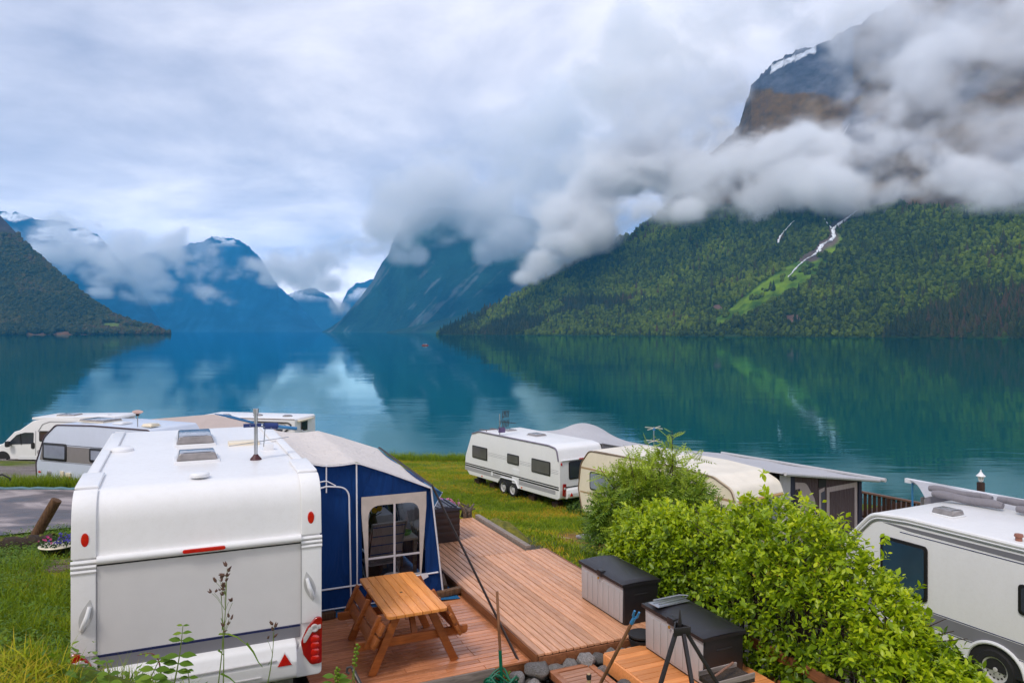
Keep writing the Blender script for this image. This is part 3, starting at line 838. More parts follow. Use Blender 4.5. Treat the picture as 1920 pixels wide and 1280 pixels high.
# ================================================================== the ground of the pitch
_cp = [(0, 0, 2.45), (0, -10, 3.4), (-4.4, 6.47, 1.0), (-3.5, 6.08, 1.32), (-8.1, 11.8, 0.0), (-9, 14.5, -.4), (-11, 17.5, -.8), (-11.6, 19.8, -.95), (-13, 23, -1.35), (-17, 27, -1.62), (-18.5, 26.8, -1.62),
       (-20, 30, -1.95), (-16, 31, -1.95), (-13, 28, -1.8), (-30, 47, -3.75), (-24, 43, -3.65), (-20, 50, -4.6), (-35, 40, -3.0), (-18, 22, -1.25), (-15, 15, -.6), (-25, 25, -1.5), (-12, 8, .7), (-8, 5, 1.6), (-15, 0, 2.6), (-40, 20, -1.0),
       (0, 3, 1.5), (0, 5, .5), (1, 6, 0.05), (2, 6.3, -.25), (3, 5, .0), (4, 4, .4), (6, 3, .5), (-2, 5, 1.2), (-1.4, 6.2, 0.55), (-2.5, 7.2, 0.1), (-4.2, 7.2, 0.35), (-5.0, 8.0, 0.35), (-6.5, 11.5, -.1), (-9, 17, -.8),
       (*site(.5, 9)[:2], -.2), (*site(1.4, 8.0)[:2], -.3), (*site(.5, 13)[:2], -.25), (*site(3, 9)[:2], -.35), (*site(4, 8.1)[:2], -.28), (*site(5.2, 8)[:2], -.25), (*site(4.6, 7.2)[:2], -.25), (*site(3.6, 7.6)[:2], -.3), (*site(3, 12)[:2], -.35), (*site(5, 12)[:2], -.28),
       (*site(5.9, 14.5)[:2], -.1), (*site(6.2, 12.5)[:2], -.08), (*site(6.2, 11)[:2], -.12), (*site(6.2, 9)[:2], -.25), (*site(4, 16)[:2], -.5),
       (2.68, 15, -.95), (7.9, 12.2, -1.8), (6.6, 14.7, -1.85), (9.3, 9.4, -1.75), (10, 15, -1.9), (*site(7, 7.5)[:2], -.75), (*site(7.2, 5)[:2], -.6),
       (2.5, 25.5, -2.4), (6, 20.4, -2.35), (10, 24, -2.6), (14, 23, -2.75), (1.9, 30, -3.15), (-2.3, 36, -3.2), (4, 33, -3.3), (-1.0, 25, -2.15), (0.5, 19.7, -1.35), (-3, 21, -1.4), (-3, 28, -2.7), (3.5, 20, -1.7), (3, 17.5, -1.3),
       (-4, 45, -4.5), (-6, 52, -5.25), (-6, 57, -5.8), (-8, 60, -6.2), (0, 60, -6.2), (0, 66, -7.2), (10, 48, -5.4), (10, 55, -6.3), (20, 38, -5.0), (20, 45, -6.3), (30, 28, -5.0), (30, 34, -6.3), (45, 20, -6.3), (-20, 60, -6.2), (-40, 62, -6.2), (-10, 70, -8), (-60, 58, -6.2), (-20, 56, -5.4)]
_cp = np.array(_cp, float)
def _kern(a, b): return np.sqrt(((a[:, None, :] - b[None]) ** 2).sum(-1) + 1.2 ** 2)
_K = _kern(_cp[:, :2], _cp[:, :2]) + np.eye(len(_cp)) * -0.02
_w = np.linalg.solve(_K, _cp[:, 2] - _cp[:, 2].mean())
def ground(x, y):
    q = np.stack([np.ravel(x), np.ravel(y)], 1).astype(float); out_ = np.zeros(len(q))
    for k in range(0, len(q), 20000): out_[k:k + 20000] = _kern(q[k:k + 20000], _cp[:, :2]) @ _w
    return (out_ + _cp[:, 2].mean()).reshape(np.shape(x))
def gz(x, y): return float(ground(np.array([x]), np.array([y]))[0])

def to_site(x, y): return _c * x + _s * y, -_s * x + _c * y
def inpoly(x, y, poly):
    r = np.zeros(np.shape(x), bool); n = len(poly)
    for i in range(n):
        (x1, y1), (x2, y2) = poly[i][:2], poly[(i + 1) % n][:2]
        with np.errstate(divide='ignore', invalid='ignore'):
            r ^= ((y1 > y) != (y2 > y)) & (x < (x2 - x1) * (y - y1) / (y2 - y1 + 1e-12) + x1)
    return r
ROAD = [(-44, 11.0), (-26, 13.4), (-15.5, 15.7), (-12.0, 17.5), (-10.4, 19.2), (-8.2, 21.5), (-3, 24), (-4, 27), (-9, 27.5), (-14.5, 26.9), (-19, 26.4), (-26, 27.5), (-44, 31)]
GRAVEL = [(-60, 26), (-26, 28.2), (-19, 27.2), (-13.5, 27.8), (-12, 33), (-16, 43), (-22, 54), (-60, 55)]
def bare_mask(x, y):                          # trodden and burnt patches
    p = np.stack([x, y, np.zeros_like(x)], -1)
    n = fbm(p * 0.8, 4)
    m = ss(1.1, 0.5, np.hypot((x - 1.9) / 1.6, (y - 19.5) / 2.4) + (n - .5) * 0.9)          # by the cream caravan
    t = ss(0.75, 0.2, np.abs((y - 17.6) + (x - 1.1) * 0.95 + (n - .5) * 1.2)) * ss(-1.6, -.8, x) * ss(3.4, 2.2, x) * 0.9   # path
    return m, t
gx_ = np.linspace(-62, 48, 300); gy_ = np.concatenate([np.linspace(-12, 3, 14), np.linspace(3.2, 24, 150), np.linspace(24.2, 76, 160)])
GX, GY = np.meshgrid(gx_, gy_, indexing='ij')
GZ = ground(GX, GY) + 0.10 * (fbm(np.stack([GX, GY, GX * 0], -1) * 0.7, 4) - 0.5) * ss(3, 6, GY)
me = mesh_np('ground', np.stack([GX, GY, GZ], -1).reshape(-1, 3), grid_faces(len(gx_), len(gy_)))
xx, yy = GX.ravel(), GY.ravel()
pp = np.stack([xx, yy, np.zeros_like(xx)], -1)
n1, n2 = fbm(pp * 0.35, 5), fbm(pp * 1.3 + 7, 4)
rgb = mixa((0.060, 0.105, 0.006), (0.16, 0.21, 0.010), n1)
yel = ss(0.55, 0.72, n2)[:, None]
rgb = rgb * (1 - yel) + np.array((0.27, 0.24, 0.014))[None] * yel
gv = inpoly(xx, yy, GRAVEL) * ss(0.72, 0.5, fbm(pp * 0.5 + 3, 4))
gvc = mixa((0.14, 0.115, 0.105), (0.33, 0.29, 0.27), fbm(pp * 1.7 + 1, 4))
rgb = rgb * (1 - gv[:, None]) + gvc * gv[:, None]
b1, b2 = bare_mask(xx, yy)
rgb = rgb * (1 - b1[:, None]) + mixa((0.20, 0.105, 0.025), (0.30, 0.17, 0.05), n2) * b1[:, None]
rgb = rgb * (1 - b2[:, None]) + np.array((0.13, 0.11, 0.075))[None] * b2[:, None]
sx_, sy_ = to_site(xx, yy)
st = ((sx_ > -1.1) & (sx_ < 6.4) & (sy_ > 6.6) & (sy_ < 14.9)) | ((sx_ > 6.2) & (sx_ < 10) & (sy_ > 3) & (sy_ < 10.5))
rgb[st] = mixa((0.05, 0.042, 0.036), (0.17, 0.15, 0.13), fbm(pp[st] * 3, 4))
mo = ss(0.52, 0.66, fbm(pp * 2.1 + 30, 3)) * ss(9, 7, yy) * (xx < -2.2)
rgb = rgb * (1 - mo[:, None]) + np.array((0.26, 0.13, 0.012))[None] * mo[:, None]
set_col(me, rgb)
m, nt, b, out = new_mat('turf_soil')
a = nnode(nt, 'ShaderNodeAttribute', attribute_name='tint')
g = ramp_of(nt, noise(nt, 9, 8, 0.7), [(0.3, (0.45, 0.45, 0.45)), (0.7, (1.3, 1.3, 1.3))])
nt.links.new(mixc(nt, 1.0, a.outputs['Color'], g, 'MULTIPLY'), b.inputs['Base Color'])
b.inputs['Roughness'].default_value = 0.95; b.inputs['Specular IOR Level'].default_value = 0.15
bump(nt, b, noise(nt, 22, 6, 0.7), 0.8, 0.03)
tag(link('ground', me, None, m), kind='structure')

# the tarmac road at the left
def drape(poly, nu, nv, lift):
    """a sheet between the first and the second half of an outline, laid on the ground"""
    h = len(poly) // 2
    A_ = np.array(poly[:h], float); B_ = np.array(poly[h:][::-1], float)
    def res(P_, n):
        t = np.concatenate([[0], np.cumsum(np.linalg.norm(np.diff(P_, axis=0), axis=1))]); u = np.linspace(0, t[-1], n)
        return np.stack([np.interp(u, t, P_[:, k]) for k in (0, 1)], 1)
    A_, B_ = res(A_, nu), res(B_, nu); v = np.linspace(0, 1, nv)[None, :, None]
    q = A_[:, None] * (1 - v) + B_[:, None] * v
    z = ground(q[..., 0], q[..., 1]) + lift
    return np.concatenate([q, z[..., None]], -1).reshape(-1, 3)
m, nt, b, out = new_mat('worn_tarmac')
big = noise(nt, 0.30, 5, 0.6, 'Object', (1, 1.5, 1), 0.6)
base = ramp_of(nt, big, [(0.40, (0.060, 0.048, 0.052)), (0.50, (0.17, 0.14, 0.14)), (0.60, (0.40, 0.34, 0.33))])
fine = ramp_of(nt, noise(nt, 45, 4, 0.8), [(0.3, (0.6, 0.6, 0.6)), (0.7, (1.25, 1.25, 1.25))])
nt.links.new(mixc(nt, 1.0, base, fine, 'MULTIPLY'), b.inputs['Base Color'])
nt.links.new(ramp_of(nt, big, [(0.4, (0.35, 0.35, 0.35)), (0.6, (0.85, 0.85, 0.85))]), b.inputs['Roughness'])
bump(nt, b, noise(nt, 60, 4, 0.7), 0.5, 0.01)
road_poly = [(-44, 11.0), (-26, 13.4), (-15.5, 15.7), (-12.0, 17.5), (-10.4, 19.2), (-9.4, 20.6), (-8.4, 22.5),
             (-8.4, 25), (-9.0, 27.0), (-11.0, 27.3), (-14.5, 26.9), (-19, 26.4), (-26, 27.5), (-44, 31)]
tag(link('road', mesh_np('road', drape(road_poly, 80, 26, 0.045), grid_faces(80, 26)), None, m), kind='structure')
# ================================================================== materials of things
def white_paint(name, rgb, rough=0.28, dirt=0.10):
    m, nt, b, out = new_mat(name)
    f = noise(nt, 1.6, 6, 0.65, 'Object', (1, 1, 0.45))
    g = noise(nt, 14, 5, 0.7)
    c1 = ramp_of(nt, f, [(0.35, tuple(q * (1 - dirt) for q in rgb)), (0.6, rgb)])
    c2 = ramp_of(nt, g, [(0.30, (0.965, 0.96, 0.95)), (0.55, (1, 1, 1))])
    nt.links.new(mixc(nt, 1.0, c1, c2, 'MULTIPLY'), b.inputs['Base Color'])
    nt.links.new(ramp_of(nt, g, [(0.3, (rough + .15,) * 3), (0.7, (rough,) * 3)]), b.inputs['Roughness'])
    b.inputs['Coat Weight'].default_value = 0.15; b.inputs['Coat Roughness'].default_value = 0.15
    return m
WHITE = white_paint('white_paint', (0.82, 0.805, 0.795), 0.28, 0.04)
WPANEL = plain('stucco_white_panel', (0.70, 0.675, 0.66), 0.5, 0.04, 3.0, bmp=0.25, bscale=140)
WPLAST = white_paint('white_plastic', (0.78, 0.775, 0.78), 0.4, 0.05)
SILVER = white_paint('silver_paint', (0.60, 0.65, 0.75), 0.25, 0.05)
CREAM = white_paint('cream_paint', (0.80, 0.70, 0.53), 0.35, 0.08)
CREAMR = white_paint('cream_roof_paint', (0.84, 0.76, 0.63), 0.4, 0.10)
GREYBAND = plain('grey_decal', (0.20, 0.195, 0.215), 0.4, 0.05)
BANDLITE = plain('light_grey_decal', (0.36, 0.35, 0.36), 0.4, 0.05)
TAUPE = plain('taupe_decal', (0.22, 0.20, 0.19), 0.4, 0.05)
NAVY = plain('navy_decal', (0.015, 0.022, 0.10), 0.4, 0.0)
DARK = plain('dark_decal', (0.018, 0.016, 0.02), 0.4, 0.1)
RUBBER = plain('black_rubber', (0.016, 0.015, 0.016), 0.75, 0.2, 20)
BLACKP = plain('black_plastic', (0.014, 0.012, 0.013), 0.42, 0.2, 8, bmp=0.05)
ALU = plain('aluminium_trim', (0.55, 0.54, 0.54), 0.35, 0.08, metallic=0.8)
RIM = plain('wheel_rim_silver', (0.58, 0.56, 0.54), 0.4, 0.12, 10, metallic=0.15)
REDL = plain('red_lens', (0.62, 0.012, 0.008), 0.12, 0.25, 30, coat=0.6)
DREDL = plain('dark_red_lens', (0.34, 0.006, 0.006), 0.12, 0.2, 30, coat=0.6)
CLEARL = plain('clear_lens', (0.62, 0.58, 0.56), 0.1, 0.2, 60, coat=0.5)
ORANGEL = plain('orange_reflector', (0.75, 0.10, 0.02), 0.2, 0.1)
def glass(name, rgb, rough=0.05):
    m, nt, b, out = new_mat(name)
    nt.links.new(ramp_of(nt, noise(nt, 1.2, 3, 0.5), [(0.3, rgb), (0.7, tuple(q * 1.5 for q in rgb))]), b.inputs['Base Color'])
    b.inputs['Roughness'].default_value = rough; b.inputs['Specular IOR Level'].default_value = 0.7
    b.inputs['Coat Weight'].default_value = 0.4; b.inputs['Coat Roughness'].default_value = 0.02
    return m
GLASS = glass('tinted_window', (0.030, 0.036, 0.045))
GLASSG = glass('grey_blind_window', (0.085, 0.080, 0.082), 0.12)
GLASSP = glass('pale_blind_window', (0.20, 0.22, 0.27), 0.12)
SMOKE = plain('smoked_acrylic', (0.26, 0.235, 0.225), 0.14, 0.35, 5, coat=0.5)
WOODF = {}
def wood(name, rgb, dark, rough=0.5, grain=1.0, spec=0.4, axis=0, knots=True):
    m, nt, b, out = new_mat(name)
    st_ = [14.0, 14.0, 14.0]; st_[axis] = 1.1
    oi = nnode(nt, 'ShaderNodeObjectInfo')
    t = nnode(nt, 'ShaderNodeTexCoord'); mp = nnode(nt, 'ShaderNodeMapping'); mp.inputs['Scale'].default_value = st_
    off = nnode(nt, 'ShaderNodeVectorMath', operation='SCALE'); off.inputs[0].default_value = (37, 23, 41)
    nt.links.new(oi.outputs['Random'], off.inputs['Scale'])
    nt.links.new(t.outputs['Object'], mp.inputs[0]); nt.links.new(off.outputs[0], mp.inputs['Location'])
    n = nnode(nt, 'ShaderNodeTexNoise'); n.inputs['Scale'].default_value = 2.2; n.inputs['Detail'].default_value = 7; n.inputs['Roughness'].default_value = 0.65; n.inputs['Distortion'].default_value = 0.8
    nt.links.new(mp.outputs[0], n.inputs['Vector'])
    c1 = ramp_of(nt, n.outputs['Fac'], [(0.32, dark), (0.62, rgb)])
    hs = nnode(nt, 'ShaderNodeHueSaturation')
    v = nnode(nt, 'ShaderNodeMapRange'); v.inputs['To Min'].default_value = 0.80; v.inputs['To Max'].default_value = 1.16
    nt.links.new(oi.outputs['Random'], v.inputs['Value']); nt.links.new(v.outputs[0], hs.inputs['Value']); nt.links.new(c1, hs.inputs['Color'])
    nt.links.new(hs.outputs[0], b.inputs['Base Color'])
    w_ = noise(nt, 0.9, 4, 0.6, 'Object')
    nt.links.new(ramp_of(nt, w_, [(0.35, (rough - .22,) * 3), (0.65, (rough + .1,) * 3)]), b.inputs['Roughness'])
    b.inputs['Specular IOR Level'].default_value = spec
    bump(nt, b, n.outputs['Fac'], 0.35 * grain, 0.004)
    return m
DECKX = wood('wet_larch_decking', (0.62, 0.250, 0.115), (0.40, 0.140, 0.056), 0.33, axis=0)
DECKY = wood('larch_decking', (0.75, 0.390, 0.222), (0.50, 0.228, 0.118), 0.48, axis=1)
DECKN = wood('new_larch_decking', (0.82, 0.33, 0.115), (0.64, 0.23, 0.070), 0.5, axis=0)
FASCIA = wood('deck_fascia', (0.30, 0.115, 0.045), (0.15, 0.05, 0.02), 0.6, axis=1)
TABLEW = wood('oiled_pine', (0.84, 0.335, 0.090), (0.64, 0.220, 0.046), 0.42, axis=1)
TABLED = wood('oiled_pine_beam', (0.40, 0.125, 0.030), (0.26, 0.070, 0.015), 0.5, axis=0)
OLDWOOD = wood('weathered_timber', (0.16, 0.085, 0.045), (0.055, 0.028, 0.014), 0.8, 2.0, 0.2, axis=2)
GREYWOOD = wood('greyed_timber', (0.34, 0.28, 0.24), (0.17, 0.135, 0.115), 0.8, 1.5, 0.2, axis=0)
BROWNW = wood('brown_stained_timber', (0.060, 0.026, 0.016), (0.028, 0.012, 0.008), 0.7, axis=2)
STICK = wood('ash_handle', (0.30, 0.14, 0.075), (0.16, 0.07, 0.035), 0.5, axis=2)
def cloth(name, rgb, vary=0.16, rough=0.85, weave=220, fold=0.0):
    m, nt, b, out = new_mat(name)
    f = noise(nt, 1.1, 5, 0.6)
    nt.links.new(ramp_of(nt, f, [(0.3, tuple(q * (1 - vary) for q in rgb)), (0.7, rgb)]), b.inputs['Base Color'])
    b.inputs['Roughness'].default_value = rough; b.inputs['Specular IOR Level'].default_value = 0.2
    b.inputs['Sheen Weight'].default_value = 0.1
    bump(nt, b, noise(nt, 3.0, 4, 0.55, 'Object', (1.8, 1.8, 0.45), 1.2), 0.6, 0.10)
    tl = nnode(nt, 'ShaderNodeBsdfTranslucent'); tl.inputs['Color'].default_value = (*rgb, 1)
    mx = nnode(nt, 'ShaderNodeMixShader'); mx.inputs[0].default_value = 0.14
    nt.links.new(b.outputs[0], mx.inputs[1]); nt.links.new(tl.outputs[0], mx.inputs[2]); nt.links.new(mx.outputs[0], out.inputs['Surface'])
    return m
BLUEC = cloth('blue_canvas', (0.003, 0.042, 0.190))
BLUEL = cloth('light_blue_canvas', (0.004, 0.14, 0.34))
GREYC = cloth('grey_roof_canvas', (0.80, 0.73, 0.68), 0.05)
BEIGEC = cloth('beige_canvas', (0.62, 0.50, 0.44), 0.07)
LGREYC = cloth('light_grey_canvas', (0.56, 0.55, 0.57), 0.08)
MGREYC = cloth('mid_grey_canvas', (0.27, 0.25, 0.27), 0.1)
BROWNC = cloth('brown_canvas', (0.10, 0.066, 0.068), 0.1)
PINKC = cloth('pale_pink_canvas', (0.50, 0.41, 0.40), 0.06)
SEAM = plain('beige_window_surround', (0.52, 0.46, 0.41), 0.8, 0.10, 8, bmp=0.3, bscale=30)
PIPING = plain('white_piping', (0.74, 0.74, 0.78), 0.5, 0.05)
STRAP = plain('dark_strap', (0.030, 0.022, 0.022), 0.7, 0.2, 15)
def film(name):                               # clear window foil
    m = bpy.data.materials.new(name); m.use_nodes = True
    nt = m.node_tree; nt.nodes.clear(); out = nt.nodes.new('ShaderNodeOutputMaterial')
    tr = nt.nodes.new('ShaderNodeBsdfTransparent'); gl = nt.nodes.new('ShaderNodeBsdfGlossy'); gl.inputs['Roughness'].default_value = 0.08
    tr.inputs['Color'].default_value = (0.88, 0.88, 0.88, 1)
    mx = nt.nodes.new('ShaderNodeMixShader'); fr = nt.nodes.new('ShaderNodeFresnel'); fr.inputs['IOR'].default_value = 1.38
    n = noise(nt, 5.0, 3, 0.5, 'Object', (1, 1, 0.35), 0.5)
    bp = nt.nodes.new('ShaderNodeBump'); bp.inputs['Strength'].default_value = 0.3; bp.inputs['Distance'].default_value = 0.04
    nt.links.new(n, bp.inputs['Height']); nt.links.new(bp.outputs[0], gl.inputs['Normal']); nt.links.new(bp.outputs[0], fr.inputs['Normal'])
    nt.links.new(fr.outputs[0], mx.inputs[0]); nt.links.new(tr.outputs[0], mx.inputs[1]); nt.links.new(gl.outputs[0], mx.inputs[2])
    nt.links.new(mx.outputs[0], out.inputs['Surface'])
    return m
FOIL = film('clear_window_foil')
BOXG = plain('grey_resin', (0.44, 0.415, 0.42), 0.45, 0.06, 3, bmp=0.06, bscale=90)
BOXB = plain('black_resin', (0.017, 0.015, 0.018), 0.42, 0.25, 4, bmp=0.2, bscale=60)
IRON = plain('black_iron', (0.016, 0.012, 0.011), 0.5, 0.3, 14, bmp=0.2, bscale=60)
STEEL = plain('galvanised_steel', (0.45, 0.46, 0.48), 0.35, 0.2, 20, metallic=0.85)
BRASS = plain('brass', (0.55, 0.30, 0.05), 0.4, 0.1, metallic=0.6)
GREENP = plain('green_plastic', (0.0, 0.13, 0.065), 0.4, 0.15)
TEALP = plain('teal_plastic', (0.0, 0.22, 0.17), 0.4, 0.1)
BLUEP = plain('blue_plastic', (0.04, 0.20, 0.42), 0.45, 0.15)
def stone_mat(name, a, c_, moss=0.0):
    m, nt, b, out = new_mat(name)
    oi = nnode(nt, 'ShaderNodeObjectInfo')
    f = noise(nt, 8, 9, 0.75)
    c1 = ramp_of(nt, f, [(0.30, a), (0.48, tuple((p + q) / 2 for p, q in zip(a, c_))), (0.66, c_)])
    sp = ramp_of(nt, noise(nt, 45, 3, 0.6), [(0.36, (0.35, 0.33, 0.33)), (0.44, (1, 1, 1))])
    hs = nnode(nt, 'ShaderNodeHueSaturation'); v = nnode(nt, 'ShaderNodeMapRange'); v.inputs['To Min'].default_value = 0.5; v.inputs['To Max'].default_value = 1.25
    nt.links.new(oi.outputs['Random'], v.inputs['Value']); nt.links.new(v.outputs[0], hs.inputs['Value'])
    nt.links.new(mixc(nt, 0.8, c1, sp, 'MULTIPLY'), hs.inputs['Color'])
    col = hs.outputs[0]
    if moss: col = mixc(nt, ramp_of(nt, noise(nt, 3, 5, 0.6), [(0.5, (0, 0, 0)), (0.65, (moss, moss, moss))]), col, (0.10, 0.10, 0.012))
    nt.links.new(col, b.inputs['Base Color']); b.inputs['Roughness'].default_value = 0.85
    bump(nt, b, f, 1.0, 0.12)
    return m
STONE = stone_mat('granite', (0.20, 0.17, 0.16), (0.88, 0.82, 0.79), 0.35)
MOSSLOG = stone_mat('mossy_timber', (0.030, 0.018, 0.012), (0.09, 0.055, 0.03), 0.0)
MOSS = plain('moss', (0.19, 0.16, 0.012), 0.95, 0.5, 9, bmp=0.9, bscale=30, dark=(0.06, 0.07, 0.008))
def foliage_mat(name, stops, trans=0.35, rough=0.45, spec=0.35, rnd=True):
    m, nt, b, out = new_mat(name)
    a = nnode(nt, 'ShaderNodeAttribute', attribute_name='tone')
    ia = nnode(nt, 'ShaderNodeAttribute', attribute_name='stand_tone', attribute_type='INSTANCER')
    sm_ = nnode(nt, 'ShaderNodeMath', operation='ADD'); nt.links.new(a.outputs['Fac'], sm_.inputs[0]); nt.links.new(ia.outputs['Fac'], sm_.inputs[1])
    fac = sm_.outputs[0]
    col = ramp_of(nt, fac, stops)
    nt.links.new(col, b.inputs['Base Color']); b.inputs['Roughness'].default_value = rough; b.inputs['Specular IOR Level'].default_value = spec
    tl = nnode(nt, 'ShaderNodeBsdfTranslucent'); nt.links.new(mixc(nt, 1.0, col, (1.0, 1.0, 0.55), 'MULTIPLY'), tl.inputs['Color'])
    mx = nnode(nt, 'ShaderNodeMixShader'); mx.inputs[0].default_value = trans
    nt.links.new(b.outputs[0], mx.inputs[1]); nt.links.new(tl.outputs[0], mx.inputs[2]); nt.links.new(mx.outputs[0], out.inputs['Surface'])
    return m
# ================================================================== caravans and motorhomes (local frame: x across, y along, z up from the ground)
def side_body(root, prof, w, m, name='body', bevel=0.05):
    mb = MB().plate(prof, (0, 0, 0), Y_, Z_, X_, w)
    return mb.out(name, root, m, bevel=bevel, seg=3)
def window(root, o, u, v, n, w, h, r=0.07, fr=None, gl=None, rim=0.05, t=0.02, label=None, catch=True):
    f = MB().plate(rrect(w, h, r), o, u, v, n, t).out('window', root, fr or BLACKP, bevel=0.006)
    if label: f['label'] = label
    MB().plate(rrect(w - 2 * rim, h - 2 * rim, max(r - rim * .6, .01), 4, rim, rim), o, u, v, n, 0.006, t).out('pane', f, gl or GLASS)
    if catch:
        c_ = MB(); o, u, v, n = Vector(o), Vector(u), Vector(v), Vector(n)
        for a in (0.25, 0.75):
            p = o + u * (w * a) + v * (rim * .6) + n * (t + .003)
            c_.bar(p - u * .03, p + u * .03, .012, .02, n)
        c_.out('latch', f, BLACKP)
    return f
def strip(root, name, o, u, v, n, w, h, m, t=0.003, label=None):
    o_ = MB().plate([(0, 0), (w, 0), (w, h), (0, h)], o, u, v, n, t).out(name, root, m)
    if label: o_['label'] = label
    return o_
def wheel(root, c_, r=0.32, w=0.19, side=-1, holes=14):
    ax = (side, 0, 0)
    t = MB().lathe([(r * .60, -w * .5), (r * .93, -w * .5), (r, -w * .3), (r, w * .3), (r * .93, w * .5), (r * .66, w * .5), (r * .62, w * .36), (r * .60, w * .3)], 28, c_, ax, False).out('wheel', root, RUBBER)
    MB().lathe([(0.0, w * .38), (r * .10, w * .38), (r * .12, w * .33), (r * .34, w * .26), (r * .52, w * .20), (r * .56, w * .36), (r * .64, w * .42), (r * .66, w * .34), (r * .60, -w * .1)], 28, c_, ax, False).out('rim', t, RIM)
    h = MB(); c0 = Vector(c_); a_ = Vector(ax)
    for k in range(holes):
        a = 2 * math.pi * k / holes
        p = c0 + Vector((0, math.cos(a), math.sin(a))) * r * .45 + a_ * (w * .218)
        h.lathe([(0.0, .006), (r * .045, .006), (r * .05, 0)], 8, p, ax)
    for k in range(5):
        a = 2 * math.pi * k / 5
        h.lathe([(0.0, .012), (r * .03, .01), (r * .035, 0)], 6, c0 + Vector((0, math.cos(a), math.sin(a))) * r * .24 + a_ * (w * .27), ax)
    h.out('rim_hole', t, BLACKP)
    return t
def hatch(root, x0, x1, y0, y1, z, h, m=None, fr=None):
    f = MB().bx(x0, x1, y0, y1, z, z + .03).out('roof_hatch', root, fr or WPLAST, bevel=.008)
    d = .035; V = [(x0 + .02, y0 + .02, z + .031), (x1 - .02, y0 + .02, z + .031), (x1 - .02, y1 - .02, z + .031), (x0 + .02, y1 - .02, z + .031),
                   (x0 + d + .02, y0 + d, z + h), (x1 - d - .02, y0 + d, z + h), (x1 - d - .02, y1 - d, z + h), (x0 + d + .02, y1 - d, z + h)]
    MB().add(V, [(3, 2, 1, 0), (4, 5, 6, 7), (0, 1, 5, 4), (1, 2, 6, 5), (2, 3, 7, 6), (3, 0, 4, 7)]).out('lid', f, m or SMOKE, bevel=.022, seg=3)
    r_ = MB()
    for a in (.3, .5, .7): r_.bx(x0 + (x1 - x0) * a - .05, x0 + (x1 - x0) * a + .05, y0 + d + .03, y0 + d + .045, z + h, z + h + .004)
    r_.out('lid_rib', f, BLACKP)
    return f
def tri_plate(s_): return [(0, 0), (s_, 0), (s_ / 2, s_ * .87)]

# ---- the big white caravan in front
ca = thing('caravan', 'big white caravan with red tail light nearest the viewer, back end towards the deck', 'caravan', site(-.9, 8.2, 0), SITE)
W = 2.32
prof = fillet([(0.0, .40), (0.0, 1.88), (0.05, 2.475), (1.1, 2.495), (4.75, 2.49), (5.35, 2.15), (5.6, 1.3), (5.5, .45)], [.04, .2, .46, .0, .35, .3, .3, .15], 12)
side_body(ca, prof, W, WHITE, 'body', 0.035)
strip(ca, 'rear_panel', (.21, -.001, .93), X_, Z_, -Y_, 1.92, .87, WPANEL, .006)
# rounded edge rails that run up the back and along the roof
def path_rail(x0, x1, pts, t, name, bev=.018):
    mb = MB(); m_ = len(pts); P2 = [Vector((0, *p)) for p in pts]
    out_ = []
    for i, p in enumerate(P2):
        d = (P2[min(i + 1, m_ - 1)] - P2[max(i - 1, 0)]).normalized(); n = Vector((0, -d.z, d.y))
        out_.append((p, p + n * t))
    V = []
    for a, b_ in out_: V += [(x0, a.y, a.z), (x1, a.y, a.z), (x1, b_.y, b_.z), (x0, b_.y, b_.z)]
    F = []
    for i in range(m_ - 1):
        for k in range(4): F.append((i * 4 + k, i * 4 + (k + 1) % 4, i * 4 + 4 + (k + 1) % 4, i * 4 + 4 + k))
    F += [(0, 1, 2, 3)[::-1], tuple((m_ - 1) * 4 + k for k in range(4))]
    return mb.add(V, F).out(name, ca, WHITE, bevel=bev, seg=3)
curve = fillet([(0.0, 1.87), (0.05, 2.475), (.62, 2.487)], [0, .46, 0], 16)
for x0, x1 in ((-.012, .20), (W - .20, W + .012)):
    path_rail(x0, x1, [(0.0, .93), (0.0, 1.2), (0.0, 1.74)], .020, 'corner_trim')
    path_rail(x0, x1, curve[:-4], .022, 'corner_trim')
    path_rail(x0, x1, [curve[-4], curve[-2], curve[-1], (.98, 2.494)], .035, 'roof_rail_cover')
    xi = (x0 + .05, x0 + .15) if x0 < 1 else (x1 - .15, x1 - .05)
    path_rail(xi[0], xi[1], [(1.0, 2.496), (2.6, 2.494), (2.72, 2.494)], .03, 'roof_rail')
    path_rail(x0 + (.07 if x0 < 1 else -.0), x1 - (.0 if x0 < 1 else .07), [(2.74, 2.494), (3.4, 2.493), (4.6, 2.49)], .032, 'roof_rail_cover')
    r_ = MB()
    for z in (1.745, 1.79, 1.835): r_.tube([(x0 - .002, -.014, z), (x1 + .002, -.014, z)], .021, 8)
    r_.out('trim_rib', ca, WHITE)
b_ = MB().tube([(.205, -.02, 1.845), (W - .205, -.02, 1.845)], .042, 12).out('trim_band', ca, WHITE)
MB().bx(.205, W - .205, -.008, .0, 1.79, 1.80).out('band_groove', b_, DARK)
MB().plate(rrect(.40, .040, .018), (.96, -.055, 1.828), X_, Z_, -Y_, .02).out('brake_light', ca, REDL, bevel=.006)
for x in (.105, W - .10):
    e_ = MB().plate([(x + .045 * math.cos(a), .082 * math.sin(a)) for a in np.linspace(0, 2 * math.pi, 20, endpoint=False)], (0, 0, 2.05), X_, Z_, -Y_, .022, -.035).out('position_light', ca, WPLAST, bevel=.004)
    e_.location = (0, -.015, 0); e_.rotation_euler = (R(0), 0, 0)
    MB().plate([(x + .034 * math.cos(a), .066 * math.sin(a)) for a in np.linspace(0, 2 * math.pi, 20, endpoint=False)], (0, 0, 2.05), X_, Z_, -Y_, .012, -.012).out('lens', e_, REDL, bevel=.004)
